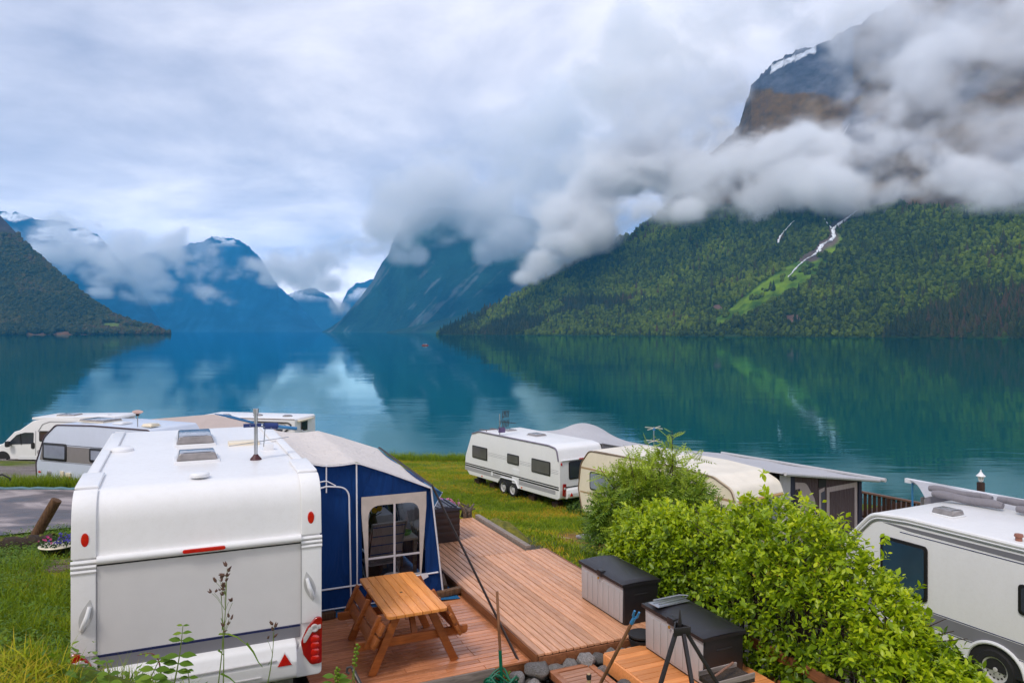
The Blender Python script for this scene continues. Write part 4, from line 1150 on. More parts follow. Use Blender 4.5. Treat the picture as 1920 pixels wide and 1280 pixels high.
for x, sg in ((.115, 1), (W - .115, -1)):          # grab handles on flat almond plates; their grey paints the shade of a recess
    al = [(x + sg * (-.035 + .07 * t) + (.058 if k else -.058) * math.sin(math.pi * t), 1.15 + .33 * t) for k, T in ((0, np.linspace(0, 1, 12)), (1, np.linspace(1, 0, 12)[1:-1])) for t in T]
    g_ = MB().plate(al, (0, -.020, 0), X_, Z_, -Y_, .004).out('handle_recess', ca, plain('recess_shade_grey', (0.52, 0.51, 0.50), 0.5, 0.05))
    MB().tube([(x - sg * .035, -.03, 1.20), (x - sg * .02, -.062, 1.25), (x + sg * .012, -.066, 1.33), (x + sg * .03, -.03, 1.41)], [.02, .022, .022, .018], 10).out('handle', g_, WPLAST)
for x in (.2005, W - .2065): strip(ca, 'panel_seam', (x, -.0225, .93), X_, Z_, -Y_, .006, .86, GREYBAND, .001)
strip(ca, 'panel_seam', (.21, -.0075, 1.785), X_, Z_, -Y_, 1.90, .012, DARK, .002)
strip(ca, 'grey_stripe', (.21, -.001, .79), X_, Z_, -Y_, 1.90, .115, GREYBAND, .009)
strip(ca, 'blue_line', (.21, -.001, .907), X_, Z_, -Y_, 1.90, .012, NAVY, .010)
strip(ca, 'blue_line', (.21, -.001, .924), X_, Z_, -Y_, 1.90, .006, NAVY, .010)
bp = MB()
cs = fillet([(-.02, .38), (-.15, .42), (-.16, .60), (-.10, .76), (-.02, .79), (.06, .79), (.06, .38)], [.05, .08, .08, .08, .02, 0, 0], 5)
bp.plate(cs, (.26, 0, 0), Y_, Z_, X_, W - .52).out('bumper', ca, WHITE, bevel=.05, seg=4)
gr = MB(); gr.bx(.75, 1.85, -.170, -.150, .635, .648); gr.bx(.8, 1.7, -.168, -.150, .49, .50); gr.out('bumper_crease', ca, plain('crease_shade_grey', (0.52, 0.50, 0.49), 0.5, 0.05))  # thin raised strips, grey to paint the shade of creases
for x0, x1, sg in ((-.005, .30, -1), (W - .30, W + .005, 1)):
    MB().plate(fillet([(x0, .38), (x1, .38), (x1, .60), (x1 - (.0 if sg > 0 else .22), .93), (x0 + (.22 if sg > 0 else 0), .93), (x0, .60)], [.05, .05, .02, .05, .05, .02], 5), (0, 0, 0), X_, Z_, -Y_, .06).out('bumper_corner', ca, WHITE, bevel=.025, seg=3)
    xc = x0 + .17 if sg > 0 else x1 - .17; q = lambda a: xc + sg * a
    shp = fillet([(q(-.06), .62), (q(.02), .50), (q(.135), .50), (q(.138), .99), (q(.08), 1.0), (q(-.02), .90), (q(-.085), .75)], [.04, .06, .03, .04, .06, .15, .06], 6)
    if sg < 0: shp = shp[::-1]
    tl = MB().plate(shp, (0, -.045, 0), X_, Z_, -Y_, .035).out('tail_light', ca, DREDL, bevel=.012, seg=3)
    MB().plate(fillet([(q(-.06), .745), (q(-.035), .75), (q(.03), .85), (q(.125), .875), (q(.125), .92), (q(.0), .90), (q(-.06), .80)], [.01] * 7, 3)[::(1 if sg > 0 else -1)], (0, -.045, 0), X_, Z_, -Y_, .038).out('clear_strip', tl, CLEARL, bevel=.003)
    MB().lathe([(0.0, .012), (.02, .012), (.022, .02), (.038, .02), (.042, 0)], 16, (q(.055), -.082, .89), (0, -1, 0)).out('reversing_lens', tl, CLEARL)
    lb = MB()
    for z in (.56, .63, .70, .77): lb.lathe([(0, .014), (.03, .011), (.05, 0)], 14, (q(.062), -.078, z), (0, -1, 0))
    lb.out('bulb_lens', tl, REDL)
for x, lab in ((1.93, None), (.39, None)):
    t_ = MB().plate([(x - .088 + a, .565 + b2) for a, b2 in tri_plate(.176)], (0, -.153, 0), X_, Z_, -Y_, .006).out('triangle_reflector', ca, WPLAST)
    MB().plate([(x - .072 + a, .574 + b2) for a, b2 in tri_plate(.144)], (0, -.153, 0), X_, Z_, -Y_, .012).out('lens', t_, REDL, bevel=.003)
hatch(ca, .88, 1.40, 2.75, 3.65, 2.49, .13)
hatch(ca, .88, 1.38, 1.35, 1.80, 2.49, .115)
MB().lathe([(0.10, 0), (.10, .03), (.08, .045), (0, .05)], 18, (1.13, .42, 2.50)).out('roof_light', ca, WPLAST, bevel=.004)
v_ = MB().lathe([(.14, 0), (.135, .03), (.10, .05), (0, .055)], 18, (.26, 2.72, 2.495)).out('roof_vent', ca, WPLAST)
MB().bx(1.55, 1.95, 2.55, 2.78, 2.485, 2.54).out('vent_plate', ca, CREAM, bevel=.012)
bx_ = MB().bx(1.94, 2.06, 1.95, 2.07, 2.49, 2.58); bx_.bx(1.90, 2.10, 1.93, 2.09, 2.488, 2.50); bx_.out('aerial_socket', ca, WPLAST, bevel=.008)
wheel(ca, (.11, 2.6, .32)); wheel(ca, (W - .11, 2.6, .32), side=1)
ch = MB(); ch.bx(.3, W - .3, .3, 5.2, .30, .40); ch.out('chassis', ca, BLACKP)
for x in (.25, W - .45): MB().bx(x, x + .2, .25, .45, -.2, .30).out('corner_steady', ca, STEEL)
# television aerial on the roof of it
ae = thing('aerial', 'tall silver mast with blue television aerial on the nearest caravan roof', 'aerial', site(-.9 + 1.78, 8.2 + 1.3, 2.49), SITE)
MB().tube([(0, 0, 0), (0, 0, .60)], .022, 10).out('mast', ae, STEEL)
MB().lathe([(.07, 0), (.065, .02), (.03, .06), (.026, .07)], 12).out('mast_foot', ae, plain('maroon_plastic', (0.06, 0.012, 0.016), 0.5))
MB().tube([(0, 0, .56), (.0, 0, .62)], .034, 10).out('mast_cap', ae, STEEL)
bm_ = MB().bar((-.12, .02, .43), (.58, .20, .30), .018, .018).out('boom', ae, STEEL)
ru = MB()
for t in np.linspace(0.05, 1, 9):
    p = Vector((-.12, .02, .43)).lerp(Vector((.58, .20, .30)), t); ru.tube([p + Vector((-.02, .09, .0)), p + Vector((.02, -.09, 0))], .004, 5)
ru.tube([(-.3, .05, .18), (.40, .12, .24)], .005, 5); ru.tube([(.1, .1, .14), (.12, .1, .42)], .006, 5)
ru.out('element', bm_, STEEL)
MB().tube([(.10, .06, .40), (.26, .10, .385)], .04, 10).out('boom_sleeve', ae, plain('blue_tape', (0.01, 0.03, 0.16), 0.5))
MB().tube([(.26, .10, .38), (.5, .16, .335)], .02, 8).out('boom_sleeve', ae, BLUEP)
MB().bx(-.14, .06, -.02, .04, .40, .44).out('junction_box', ae, plain('blue_box_plastic', (0.012, 0.03, 0.14), 0.5))

# ---- the white caravan at the right edge of the picture
AR = math.atan2(.454, .891)
cr_ = thing('caravan', 'white caravan with dark framed window and grey stripe behind the green hedge', 'caravan', (7.9, 12.2, -1.8), AR)
prof = fillet([(2.72, .36), (2.86, .9), (2.90, 1.75), (2.30, 2.40), (1.6, 2.46), (-3.6, 2.46), (-3.9, 1.6), (-3.8, .36)], [.15, .2, .55, .45, 0, .4, .3, .15], 8)
side_body(cr_, prof, 2.3, WHITE, 'body', .03)
rail = fillet([(2.895, 1.25), (2.90, 1.75), (2.30, 2.40), (1.6, 2.46), (-3.2, 2.46)], [0, .55, .45, 0, 0], 10)
g_ = MB().tube([(-.005, y - .03, z - .03) for y, z in rail], .042, 8).out('gutter_rail', cr_, WHITE)
MB().tube([(-.022, y - .065, z - .085) for y, z in rail], .018, 6).out('gutter_lip', g_, WPLAST)
MB().tube([(-.012, y - .085, z - .115) for y, z in rail], .010, 6).out('gutter_seal', g_, ALU)
MB().plate([(2.05, 2.26), (1.9, 2.275), (-3.3, 2.31), (-3.3, 2.17), (1.5, 2.215)], (-.001, 0, 0), Y_, Z_, -X_, .004).out('upper_stripe', cr_, GREYBAND)
strip(cr_, 'blue_line', (-.001, -3.3, 2.155), Y_, Z_, -X_, 5.0, .012, NAVY, .005)
strip(cr_, 'grey_stripe', (-.001, -3.6, .64), Y_, Z_, -X_, 6.3, .23, GREYBAND, .004)
strip(cr_, 'blue_line', (-.001, -3.6, .885), Y_, Z_, -X_, 6.3, .012, NAVY, .005)
strip(cr_, 'blue_line', (-.001, -3.6, .615), Y_, Z_, -X_, 6.3, .010, NAVY, .005)
window(cr_, (-.001, 1.16, 1.02), Y_, Z_, -X_, .93, 1.0, .08, None, glass('blue_tinted_window', (0.020, 0.045, 0.075)), .06, .028)
window(cr_, (-.001, -.98, 1.36), Y_, Z_, -X_, .62, .48, .06, None, GLASS, .05, .028)
ar_ = [(.44 * math.cos(a), .32 + .40 * math.sin(a)) for a in np.linspace(math.pi * .02, math.pi * .98, 18)]
MB().plate(ar_ + [(-.44, .30), (.44, .30)], (-.003, 0, 0), Y_, Z_, -X_, .004).out('wheel_well', cr_, RUBBER)
MB().tube([(-.02, y * 1.06, .32 + (z - .32) * 1.06) for y, z in [(.47, .36)] + ar_ + [(-.5, .36), (-3.4, .42)]], .032, 8).out('wheel_arch', cr_, WPLAST)
wheel(cr_, (.06, 0, .32), .325, .20)
hatch(cr_, .62, 1.02, 1.10, 1.55, 2.46, .12)
MB().lathe([(.05, 0), (.05, .06), (.07, .07), (.06, .11), (0, .12)], 12, (.20, -.25, 2.46)).out('roof_vent', cr_, plain('rusty_cap', (0.30, 0.12, 0.08), 0.6))
MB().bx(.3, 2.0, -3, 2.6, .26, .36).out('chassis', cr_, BLACKP)

# ---- the white caravan with two axles on the lawn by the water
ct = thing('caravan', 'white twin-axle caravan with three windows standing on the lawn by the water', 'caravan', (1.9, 30, -3.1), .621)
prof = fillet([(0.0, .40), (-.04, .72), (0.0, 1.9), (.18, 2.40), (.7, 2.48), (5.9, 2.48), (6.55, 2.30), (7.1, 1.2), (7.16, .66), (6.75, .33), (.12, .33)], [.08, .1, .2, .25, .2, .2, .35, .3, .1, .1, .05], 6)
side_body(ct, prof, 2.4, WHITE, 'body', .05)
MB().tube([(-.01, y, z) for y, z in fillet([(.05, 1.9), (.18, 2.39), (.7, 2.46), (5.9, 2.46), (6.5, 2.30)], [0, .25, .2, .3, 0], 6)], .035, 6).out('gutter_rail', ct, plain('dusky_rail', (0.20, 0.17, 0.22), 0.5, 0.1))
for y, z, w, h in ((5.2, 1.19, 1.26, .58), (2.74, 1.33, .87, .43), (.56, 1.22, 1.27, .58)):
    window(ct, (-.001, y, z), Y_, Z_, -X_, w, h, .05, None, GLASSG, .05, .025)
strip(ct, 'dark_stripe', (-.001, .03, .815), Y_, Z_, -X_, 7.1, .05, DARK, .004)
strip(ct, 'dark_stripe', (-.001, .03, .715), Y_, Z_, -X_, 7.1, .065, DARK, .004)
strip(ct, 'grey_stripe', (-.001, .25, .52), Y_, Z_, -X_, 6.88, .17, BANDLITE, .004)
for z in (1.47, 1.53, 1.60): strip(ct, 'pinstripe', (-.001, .05, z - .1), Y_, Z_, -X_, .5, .012, BANDLITE, .004); strip(ct, 'pinstripe', (-.001, 1.85, z - .06), Y_, Z_, -X_, .85, .012, BANDLITE, .004); strip(ct, 'pinstripe', (-.001, 3.65, z - .02), Y_, Z_, -X_, 1.5, .012, BANDLITE, .004)
strip(ct, 'fridge_vent', (-.001, 2.72, .92), Y_, Z_, -X_, .5, .22, WPLAST, .012)
strip(ct, 'service_flap', (-.001, 2.75, .52), Y_, Z_, -X_, .5, .26, WPLAST, .012)
strip(ct, 'service_flap', (-.001, 4.75, .58), Y_, Z_, -X_, .14, .17, WPLAST, .012)
for y in (2.5, 5.6): MB().plate(rrect(.1, .05, .02), (-.001, y, .40), Y_, Z_, -X_, .012).out('side_marker', ct, ORANGEL)
wl_ = fillet([(2.75, .33), (3.0, .62), (4.1, .62), (4.35, .33)], [0, .12, .12, 0], 5)
MB().plate(wl_[::-1], (-.001, 0, 0), Y_, Z_, -X_, .006).out('wheel_well', ct, RUBBER)
MB().tube([(-.02, y, z + .02) for y, z in wl_], .03, 6).out('wheel_arch', ct, WPLAST)
wheel(ct, (.06, 3.90, .22), .31, .19); wheel(ct, (.06, 3.20, .22), .31, .19)
window(ct, (.48, -.012, 1.12), X_, Z_, -Y_, 1.45, .74, .08, None, GLASS, .05, .03)
MB().tube([(.1, -.02, 1.91), (2.3, -.02, 1.91)], .03, 8).out('trim_band', ct, WPLAST)
MB().plate(rrect(.4, .05, .02), (1.0, -.05, 1.90), X_, Z_, -Y_, .02).out('brake_light', ct, REDL)
MB().plate(rrect(.06, .12, .03), (.07, -.012, 1.72), X_, Z_, -Y_, .02).out('position_light', ct, REDL)
for x in (.12, 2.10):
    t_ = MB().plate(fillet([(x, .50), (x + .16, .46), (x + .19, .98), (x + .02, 1.0)], [.04, .05, .05, .05], 4), (0, -.05, 0), X_, Z_, -Y_, .03).out('tail_light', ct, DREDL, bevel=.01)
    MB().lathe([(0, .012), (.045, .01), (.05, 0)], 12, (x + .10, -.08, .80), (0, -1, 0)).out('reversing_lens', t_, CLEARL)
strip(ct, 'dark_stripe', (.33, -.035, .80), X_, Z_, -Y_, 1.75, .05, DARK, .004); strip(ct, 'dark_stripe', (.33, -.038, .70), X_, Z_, -Y_, 1.75, .06, DARK, .004)
MB().plate(cs, (.30, -.02, -.02), Y_, Z_, X_, 1.8).out('bumper', ct, WHITE, bevel=.04)
MB().plate([(.40 + a, .48 + b2) for a, b2 in tri_plate(.17)], (0, -.19, 0), X_, Z_, -Y_, .012).out('triangle_reflector', ct, REDL)
hatch(ct, 1.0, 1.62, 2.85, 3.55, 2.48, .09, SMOKE, BANDLITE)
hatch(ct, 1.0, 1.55, 5.0, 5.6, 2.48, .06, SMOKE, BANDLITE)
rk = MB()
for x in (.15, .75): rk.tube([(x, 5.5, 2.50), (x, 5.5, 2.56), (x, 6.1, 2.52)], .02, 6)
rk.tube([(.15, 5.5, 2.56), (.75, 5.5, 2.56)], .02, 6); rk.out('roof_rack', ct, plain('rack_brown', (0.14, 0.08, 0.07), 0.5))
for y in (6.5, 5.2, 2.2, .6): MB().bx(.25, .65, y - .2, y + .2, -.25, .12).bx(.35, .55, y - .1, y + .1, .118, .34).out('support_block', ct, BROWNW)
MB().bx(.3, 2.1, .4, 6.6, .22, .33).out('chassis', ct, BLACKP)
ae = thing('aerial', 'comb shaped television aerial on the roof of the twin-axle caravan', 'aerial', (-.55, 33.4, -.62), .621)
MB().tube([(0, 0, 0), (0, 0, .95)], .022, 6).out('mast', ae, STEEL)
q = MB().bar((-.05, 0, .62), (.75, -.1, .50), .02, .02).out('boom', ae, BLACKP)
e_ = MB()
for k in range(5):
    for z in (.35, .78): e_.tube([(.1 + .08 * k, -.05, z), (.22 + .08 * k, .05, z + .30)], .018, 5)
for t in np.linspace(.3, 1, 5): p = Vector((-.05, 0, .62)).lerp(Vector((.75, -.1, .50)), t); e_.tube([p + Vector((0, -.1, 0)), p + Vector((0, .1, 0))], .016, 5)
e_.tube([(-.05, 0, .35), (.35, 0, 1.1)], .012, 5); e_.out('element', q, BLACKP)
MB().bx(-.02, .25, -.08, .08, .12, .34).out('junction_box', ae, plain('violet_box', (0.10, 0.06, 0.16), 0.5))

# ---- the cream caravan behind the rowan bush
cc = thing('caravan', 'old cream caravan half hidden behind the rowan bush', 'caravan', (6.1, 20.4, -2.35), .621)
prof = fillet([(0.02, .30), (-.06, .9), (0.0, 1.66), (.14, 2.02), (.75, 2.28), (2.0, 2.36), (4.4, 2.36), (6.0, 2.34), (6.42, 1.85), (6.55, 1.0), (6.35, .22), (.3, .22)], [.1, .2, .1, .3, .5, .3, 0, .35, .4, .3, .3, .1], 7)
side_body(cc, prof, 2.25, CREAM, 'body', .05)
rp = fillet([(.02, 1.72), (.14, 2.02), (.75, 2.28), (2.0, 2.36), (5.2, 2.362), (5.9, 2.35)], [0, .3, .5, .3, .2, 0], 7)
MB().sheet(lambda u, v: (.06 + v * 2.13, rp[int(round(u * (len(rp) - 1)))][0] - .004, rp[int(round(u * (len(rp) - 1)))][1] + .012), len(rp), 9).out('roof_skin', cc, CREAMR, thick=.01)
MB().tube([(-.006, y, z) for y, z in fillet([(.02, 1.72), (.14, 2.02), (.75, 2.28), (2.0, 2.36), (4.4, 2.36), (6.0, 2.34), (6.42, 1.85), (6.55, 1.0), (6.35, .25)], [0, .3, .5, .3, 0, .35, .4, .3, 0], 7)], .022, 6).out('edge_trim', cc, plain('brown_trim', (0.20, 0.13, 0.08), 0.5, 0.15))
strip(cc, 'brown_band', (-.001, .05, 1.70), Y_, Z_, -X_, 6.35, .06, plain('tan_band', (0.42, 0.27, 0.14), 0.5), .006)
strip(cc, 'brown_band', (-.001, .05, .88), Y_, Z_, -X_, 6.4, .05, plain('tan_band_low', (0.42, 0.27, 0.14), 0.5), .006)
window(cc, (-.001, 4.75, 1.05), Y_, Z_, -X_, 1.20, .62, .10, None, GLASSP, .05, .025)
window(cc, (-.001, 2.6, 1.05), Y_, Z_, -X_, 1.0, .62, .10, None, GLASSP, .05, .025)
MB().tube([(.16, -.02, 1.69), (2.12, -.02, 1.69)], .035, 8).out('trim_band', cc, plain('ochre_trim', (0.50, 0.30, 0.10), 0.5))
window(cc, (.30, -.035, .95), X_, Z_, -Y_, 1.66, .68, .09, plain('brown_window_frame', (0.05, 0.035, 0.03), 0.5), GLASSP, .05, .025)
f = hatch(cc, 1.5, 2.0, 3.4, 4.0, 2.37, .09, WPLAST, WPLAST)
for y in (.6, 5.8): MB().bx(.2, .6, y - .2, y + .2, -.2, .22).out('support_block', cc, GREYWOOD)
wheel(cc, (.10, 3.0, .28), .30, .18)
ae = thing('aerial', 'small cross shaped aerial standing above the rowan bush', 'aerial', at(1226, 826, 30), .3)
MB().tube([(0, 0, -.6), (0, 0, .55)], .018, 6).out('mast', ae, STEEL)
e_ = MB()
for z, w in ((.50, .34), (-.02, .30)):
    e_.tube([(-w, -.1, z - .04), (w, .1, z + .06)], .014, 5); e_.tube([(-w, .1, z + .05), (w, -.1, z - .02)], .014, 5)
e_.out('element', ae, CREAM); MB().bx(-.04, .04, -.04, .04, .42, .52).out('junction_box', ae, BLUEP)

# ---- the silver grey caravan beyond the road
cs_ = thing('caravan', 'silver grey caravan with taupe window band parked beyond the road at left', 'caravan', (-12.66, 26.37, -1.88), 1.192)
prof = fillet([(0, .30), (0, 2.1), (.25, 2.42), (3.0, 2.46), (4.9, 2.40), (5.55, 1.9), (6.0, .9), (5.95, .30)], [.1, .2, .2, .3, .4, .5, .3, .1], 7)
side_body(cs_, prof, 2.25, SILVER, 'body', .04)
MB().plate([(0.02, 1.02), (5.78, 1.02), (5.62, 1.60), (.02, 1.62)], (-.001, 0, 0), Y_, Z_, -X_, .004).out('window_band', cs_, TAUPE)
MB().tube([(-.008, y, z - .01) for y, z in fillet([(0, 2.2), (.25, 2.42), (3.0, 2.45), (4.9, 2.39), (5.53, 1.9), (5.98, .9), (5.94, .32)], [0, .2, .3, .4, .5, .3, 0], 7)], .028, 6).out('edge_trim', cs_, plain('plum_trim', (0.075, 0.045, 0.055), 0.5))
window(cs_, (-.004, 4.32, 1.03), Y_, Z_, -X_, 1.28, .66, .08, None, GLASSP, .09, .025)
window(cs_, (-.004, 2.15, 1.10), Y_, Z_, -X_, .98, .52, .08, None, GLASSP, .09, .025)
window(cs_, (-.004, .4, 1.10), Y_, Z_, -X_, .98, .52, .08, None, GLASSP, .09, .025)
strip(cs_, 'pinstripe', (-.001, .02, 1.635), Y_, Z_, -X_, 5.6, .02, DARK, .004)
strip(cs_, 'pinstripe', (-.001, .02, .98), Y_, Z_, -X_, 5.7, .02, GREYBAND, .004)
for y in (5.72, 3.2): MB().plate(rrect(.13, .07, .03), (-.001, y, .52), Y_, Z_, -X_, .012).out('side_marker', cs_, REDL)
MB().plate(rrect(.18, .25, .03), (-.001, 4.45, .42), Y_, Z_, -X_, .05).out('service_flap', cs_, CREAM, bevel=.01); MB().plate(rrect(.25, .18, .03), (-.001, 4.08, .45), Y_, Z_, -X_, .06).out('service_flap', cs_, CREAM, bevel=.01)
MB().lathe([(.12, 0), (.12, .02), (.09, .03), (0, .03)], 12, (-.001, 5.25, .55), (-1, 0, 0)).out('filler_cap', cs_, ALU)
MB().tube([(-.06, 4.1, .48), (-.09, 4.06, .3), (-.08, 4.1, .05)], .025, 6).out('hose', cs_, ORANGEL)
strip(cs_, 'vent', (-.001, 1.9, 1.5), Y_, Z_, -X_, .3, .4, ALU, .01); strip(cs_, 'vent', (-.001, 2.3, .55), Y_, Z_, -X_, .5, .18, DARK, .02)
hatch(cs_, .6, 1.5, 3.2, 4.5, 2.45, .10, SMOKE, CREAM)
hatch(cs_, .5, 1.0, 2.1, 2.6, 2.46, .06, WPLAST, WPLAST); hatch(cs_, .35, .8, -.0 + .5, 1.0, 2.46, .10, CREAM, CREAM)
MB().bx(.3, 2, .3, 5.6, .05, .30).out('chassis', cs_, BLACKP)
wheel(cs_, (.08, 2.7, .30), .31, .19)
ae = thing('aerial', 'dish shaped aerial on a thin pole on the silver caravan roof', 'aerial', at(258, 806, 27.2), .2)
MB().tube([(0, 0, 0), (0, 0, .62)], .02, 6).out('mast', ae, STEEL)
MB().lathe([(.05, 0), (.04, .08), (.02, .10)], 8).out('mast_foot', ae, BLACKP)
MB().lathe([(0, 0), (.14, .01), (.19, .05), (.12, .08), (0, .09)], 14, (0, 0, .62), (.1, -.2, 1)).out('dish', ae, plain('pinkish_dish', (0.55, 0.36, 0.30), 0.5, 0.3, 4))
MB().bx(-.05, .05, -.05, .05, .52, .62).out('junction_box', ae, BLACKP)

# ---- motorhome at the far left
mh = thing('motorhome', 'white motorhome with black cab window at the far left on the gravel', 'motorhome', (-22.6, 42.6, -3.65), 1.51)
prof = fillet([(0, .40), (0, 2.3), (.25, 2.62), (3.6, 2.70), (4.9, 2.55), (5.75, 1.98), (6.05, 1.90), (6.75, 1.20), (7.5, 1.02), (7.72, .55), (7.6, .30), (.2, .30)], [.1, .3, .25, .4, .6, .15, .15, .3, .25, .15, .08, .1], 6)
side_body(mh, prof, 2.3, WHITE, 'body', .07)
MB().tube([(-.008, y, z) for y, z in fillet([(0, 2.45), (3.9, 2.50), (4.35, 2.35), (4.62, 1.92)], [0, .4, .2, 0], 6)], .022, 6).out('edge_trim', mh, BANDLITE)
rf = MB().plate(fillet([(-.05, 2.60), (.1, 2.80), (5.0, 2.72), (5.0, 2.60)], [.06, .1, 0, 0], 5), (.02, 0, 0), Y_, Z_, X_, 2.26).out('roof_cap', mh, WHITE, bevel=.05)
window(mh, (-.001, 3.55, 1.36), Y_, Z_, -X_, 1.0, .60, .06, None, glass('brown_window', (0.05, 0.03, 0.028)), .06, .025)
cw = MB().plate(fillet([(4.90, 1.22), (6.50, 1.16), (5.90, 1.72), (5.42, 1.86), (4.88, 1.86)], [.08, .06, .1, .05, .06], 4), (-.003, 0, 0), Y_, Z_, -X_, .012).out('cab_window', mh, GLASS)
MB().bar((-.018, 5.62, 1.16), (-.018, 5.68, 1.80), .02, .05, X_).out('window_post', cw, BLACKP)
MB().plate([(4.74, 1.95), (4.78, 1.95), (4.80, .55), (4.76, .55)], (-.002, 0, 0), Y_, Z_, -X_, .004).out('door_gap', mh, BANDLITE)
MB().plate(rrect(.22, .36, .08), (-.001, 4.82, .93), Y_, Z_, -X_, .02).out('door_handle', mh, BLACKP)
mi = MB().plate(rrect(.26, .34, .08), (-.18, 6.15, 1.05), Y_, Z_, -X_, .12); mi.bx(-.19, .02, 6.2, 6.3, 1.1, 1.16); mi.out('wing_mirror', mh, BLACKP, bevel=.02)
ar_ = [(6.75 + .46 * math.cos(a), .34 + .44 * math.sin(a)) for a in np.linspace(0, math.pi, 16)]
MB().plate(ar_, (-.003, 0, 0), Y_, Z_, -X_, .006).out('wheel_well', mh, RUBBER)
wheel(mh, (.08, 6.75, .34), .33, .2)
wheel(mh, (.08, 1.6, .34), .33, .2)
strip(mh, 'side_skirt', (-.001, .1, .32), Y_, Z_, -X_, 5.7, .16, WPLAST, .02)
MB().plate(rrect(.13, .07, .03), (-.001, 4.2, .52), Y_, Z_, -X_, .03).out('side_marker', mh, REDL)
MB().lathe([(.14, 0), (.14, .02), (0, .02)], 12, (-.001, 4.55, .75), (-1, 0, 0)).out('filler_cap', mh, BANDLITE)
hatch(mh, .6, 1.5, 2.9, 4.0, 2.72, .10, SMOKE, CREAM); hatch(mh, .7, 1.2, .9, 1.5, 2.76, .05, WPLAST, WPLAST)

# ---- the motorhome at the waterside, seen over the awning
m2 = thing('motorhome', 'white motorhome with black looped decal behind the awning by the water', 'motorhome', (-11.05, 38, -3.2), 1.364)
prof = fillet([(0, .4), (.0, 2.72), (.08, 2.78), (5.6, 2.78), (6.2, 2.55), (6.4, 1.8), (6.4, .4)], [.05, .06, .06, .2, .3, .2, .1], 5)
side_body(m2, prof, 2.25, WHITE, 'body', .04)
lp = [(.78, 1.95), (.26, 2.30), (.20, 2.46), (.40, 2.56), (4.8, 2.60), (5.4, 2.50)]
d1 = MB().tube([(-.004, y, z) for y, z in fillet(lp, [0, .1, .1, .15, .2, 0], 6)], .045, 6).out('decal_loop', m2, DARK)
MB().tube([(-.004, y + .2, z - .09) for y, z in fillet(lp, [0, .1, .1, .15, .2, 0], 6)], .014, 6).out('decal_line', d1, BLACKP)
strip(m2, 'grey_panel', (-.001, .9, 1.9), Y_, Z_, -X_, 3.6, .40, plain('pale_grey_decal', (0.55, 0.53, 0.54), 0.4, 0.05), .003)
MB().tube([(-.01, .02, 2.74), (-.01, 5.6, 2.74)], .018, 6).out('gutter_rail', m2, plain('rust_rail', (0.16, 0.09, 0.08), 0.5))
window(m2, (.62, -.001, 2.05), X_, Z_, -Y_, .72, .52, .03, plain('brown_frame', (0.12, 0.085, 0.075), 0.5), glass('dark_brown_window', (0.02, 0.012, 0.01)), .05, .02)
MB().bx(.25, 1.85, -.16, -.002, 2.58, 2.66).out('roof_spoiler', m2, CREAM, bevel=.02)
for y, x in ((4.2, .5), (2.6, .9), (.9, .9)): MB().lathe([(.26, 0), (.24, .05), (.15, .09), (0, .10)], 16, (x, y, 2.78)).out('roof_vent', m2, SMOKE)
wheel(m2, (.08, 1.4, .33), .33, .2); wheel(m2, (.08, 5.2, .33), .33, .2)
# ================================================================== awnings
T0 = lambda p: Vector(p)
aw = thing('awning', 'blue awning with grey roof and clear window attached to the nearest caravan', 'awning', site(0, 0, 0), SITE)
YN, YF = 10.8, 14.0
crest = [(1.45, 2.36), (1.95, 2.17), (2.38, 2.16), (2.80, 1.98), (3.50, 1.68)]
def crest_at(t, y):
    xs_ = [p[0] for p in crest]; x = 1.45 + t * (3.50 - 1.45)
    z = np.interp(x, xs_, [2.27, 2.19, 2.15, 1.99, 1.69])
    far_z = np.interp(x, xs_, [2.30, 2.24, 2.20, 2.06, 1.80])
    s_ = (y - YN) / (YF - YN); z = z * (1 - s_) + far_z * s_
    z -= 0.055 * math.sin(math.pi * min(1, max(0, (x - 1.45) / .93))) * (1 if x < 2.38 else 0)
    z -= 0.035 * abs(math.sin(math.pi * s_ * 2)) * (0.6 + .4 * t)
    return x, z
def roof_fn(u, v):
    y = YN - .03 + v * (YF - YN + .06); x, z = crest_at(u, y); return (x, y, z + .012)
MB().sheet(roof_fn, 34, 30).out('roof', aw, GREYC, thick=.008)
# the gable wall facing the deck, with its window opening
def wall_poly(y): return [(1.45, .06), (3.70, .06)] + [crest_at(t, y) for t in np.linspace(1, 0, 26)]
wx0, wx1, wz0, wz1 = 2.47, 3.42, .42, 1.62
gw = MB()
def gable(mb, y, win):
    x0, x1, z0, z1 = win
    top = lambda x: crest_at((min(x, 3.5) - 1.45) / 2.05, y)[1] - .01 if x <= 3.5 else 1.68 - (x - 3.5) * 8
    xs_ = sorted(set([1.45, 3.50, x0, x1] + list(np.linspace(1.45, 3.5, 24))))
    for a, b_ in zip(xs_[:-1], xs_[1:]):
        for (p, q) in (((.06, .06), (z0, z0)), ((z1, z1), (top(a), top(b_)))) if a >= x0 - 1e-6 and b_ <= x1 + 1e-6 else (((.06, .06), (top(a), top(b_))),):
            n = 8
            for k in range(n):
                f = lambda lo, hi, t: lo + (hi - lo) * t
                V = [(a, y, f(p[0], q[0], k / n)), (b_, y, f(p[1], q[1], k / n)), (b_, y, f(p[1], q[1], (k + 1) / n)), (a, y, f(p[0], q[0], (k + 1) / n))]
                V = [(x, yy + .022 * math.sin(x * 5 + z * 1.5) + .012 * math.sin(x * 13 - z * 4), z) for x, yy, z in V]
                mb.add(V, [(0, 1, 2, 3)])
    # the slanting outer edge
    V = [(3.50, y, .06), (3.70, y, .06), (3.50, y, 1.67)]
    V = [(x, yy + .022 * math.sin(x * 5 + z * 1.5) * (x < 3.6), z) for x, yy, z in V]
    mb.add(V, [(0, 1, 2)]); return mb
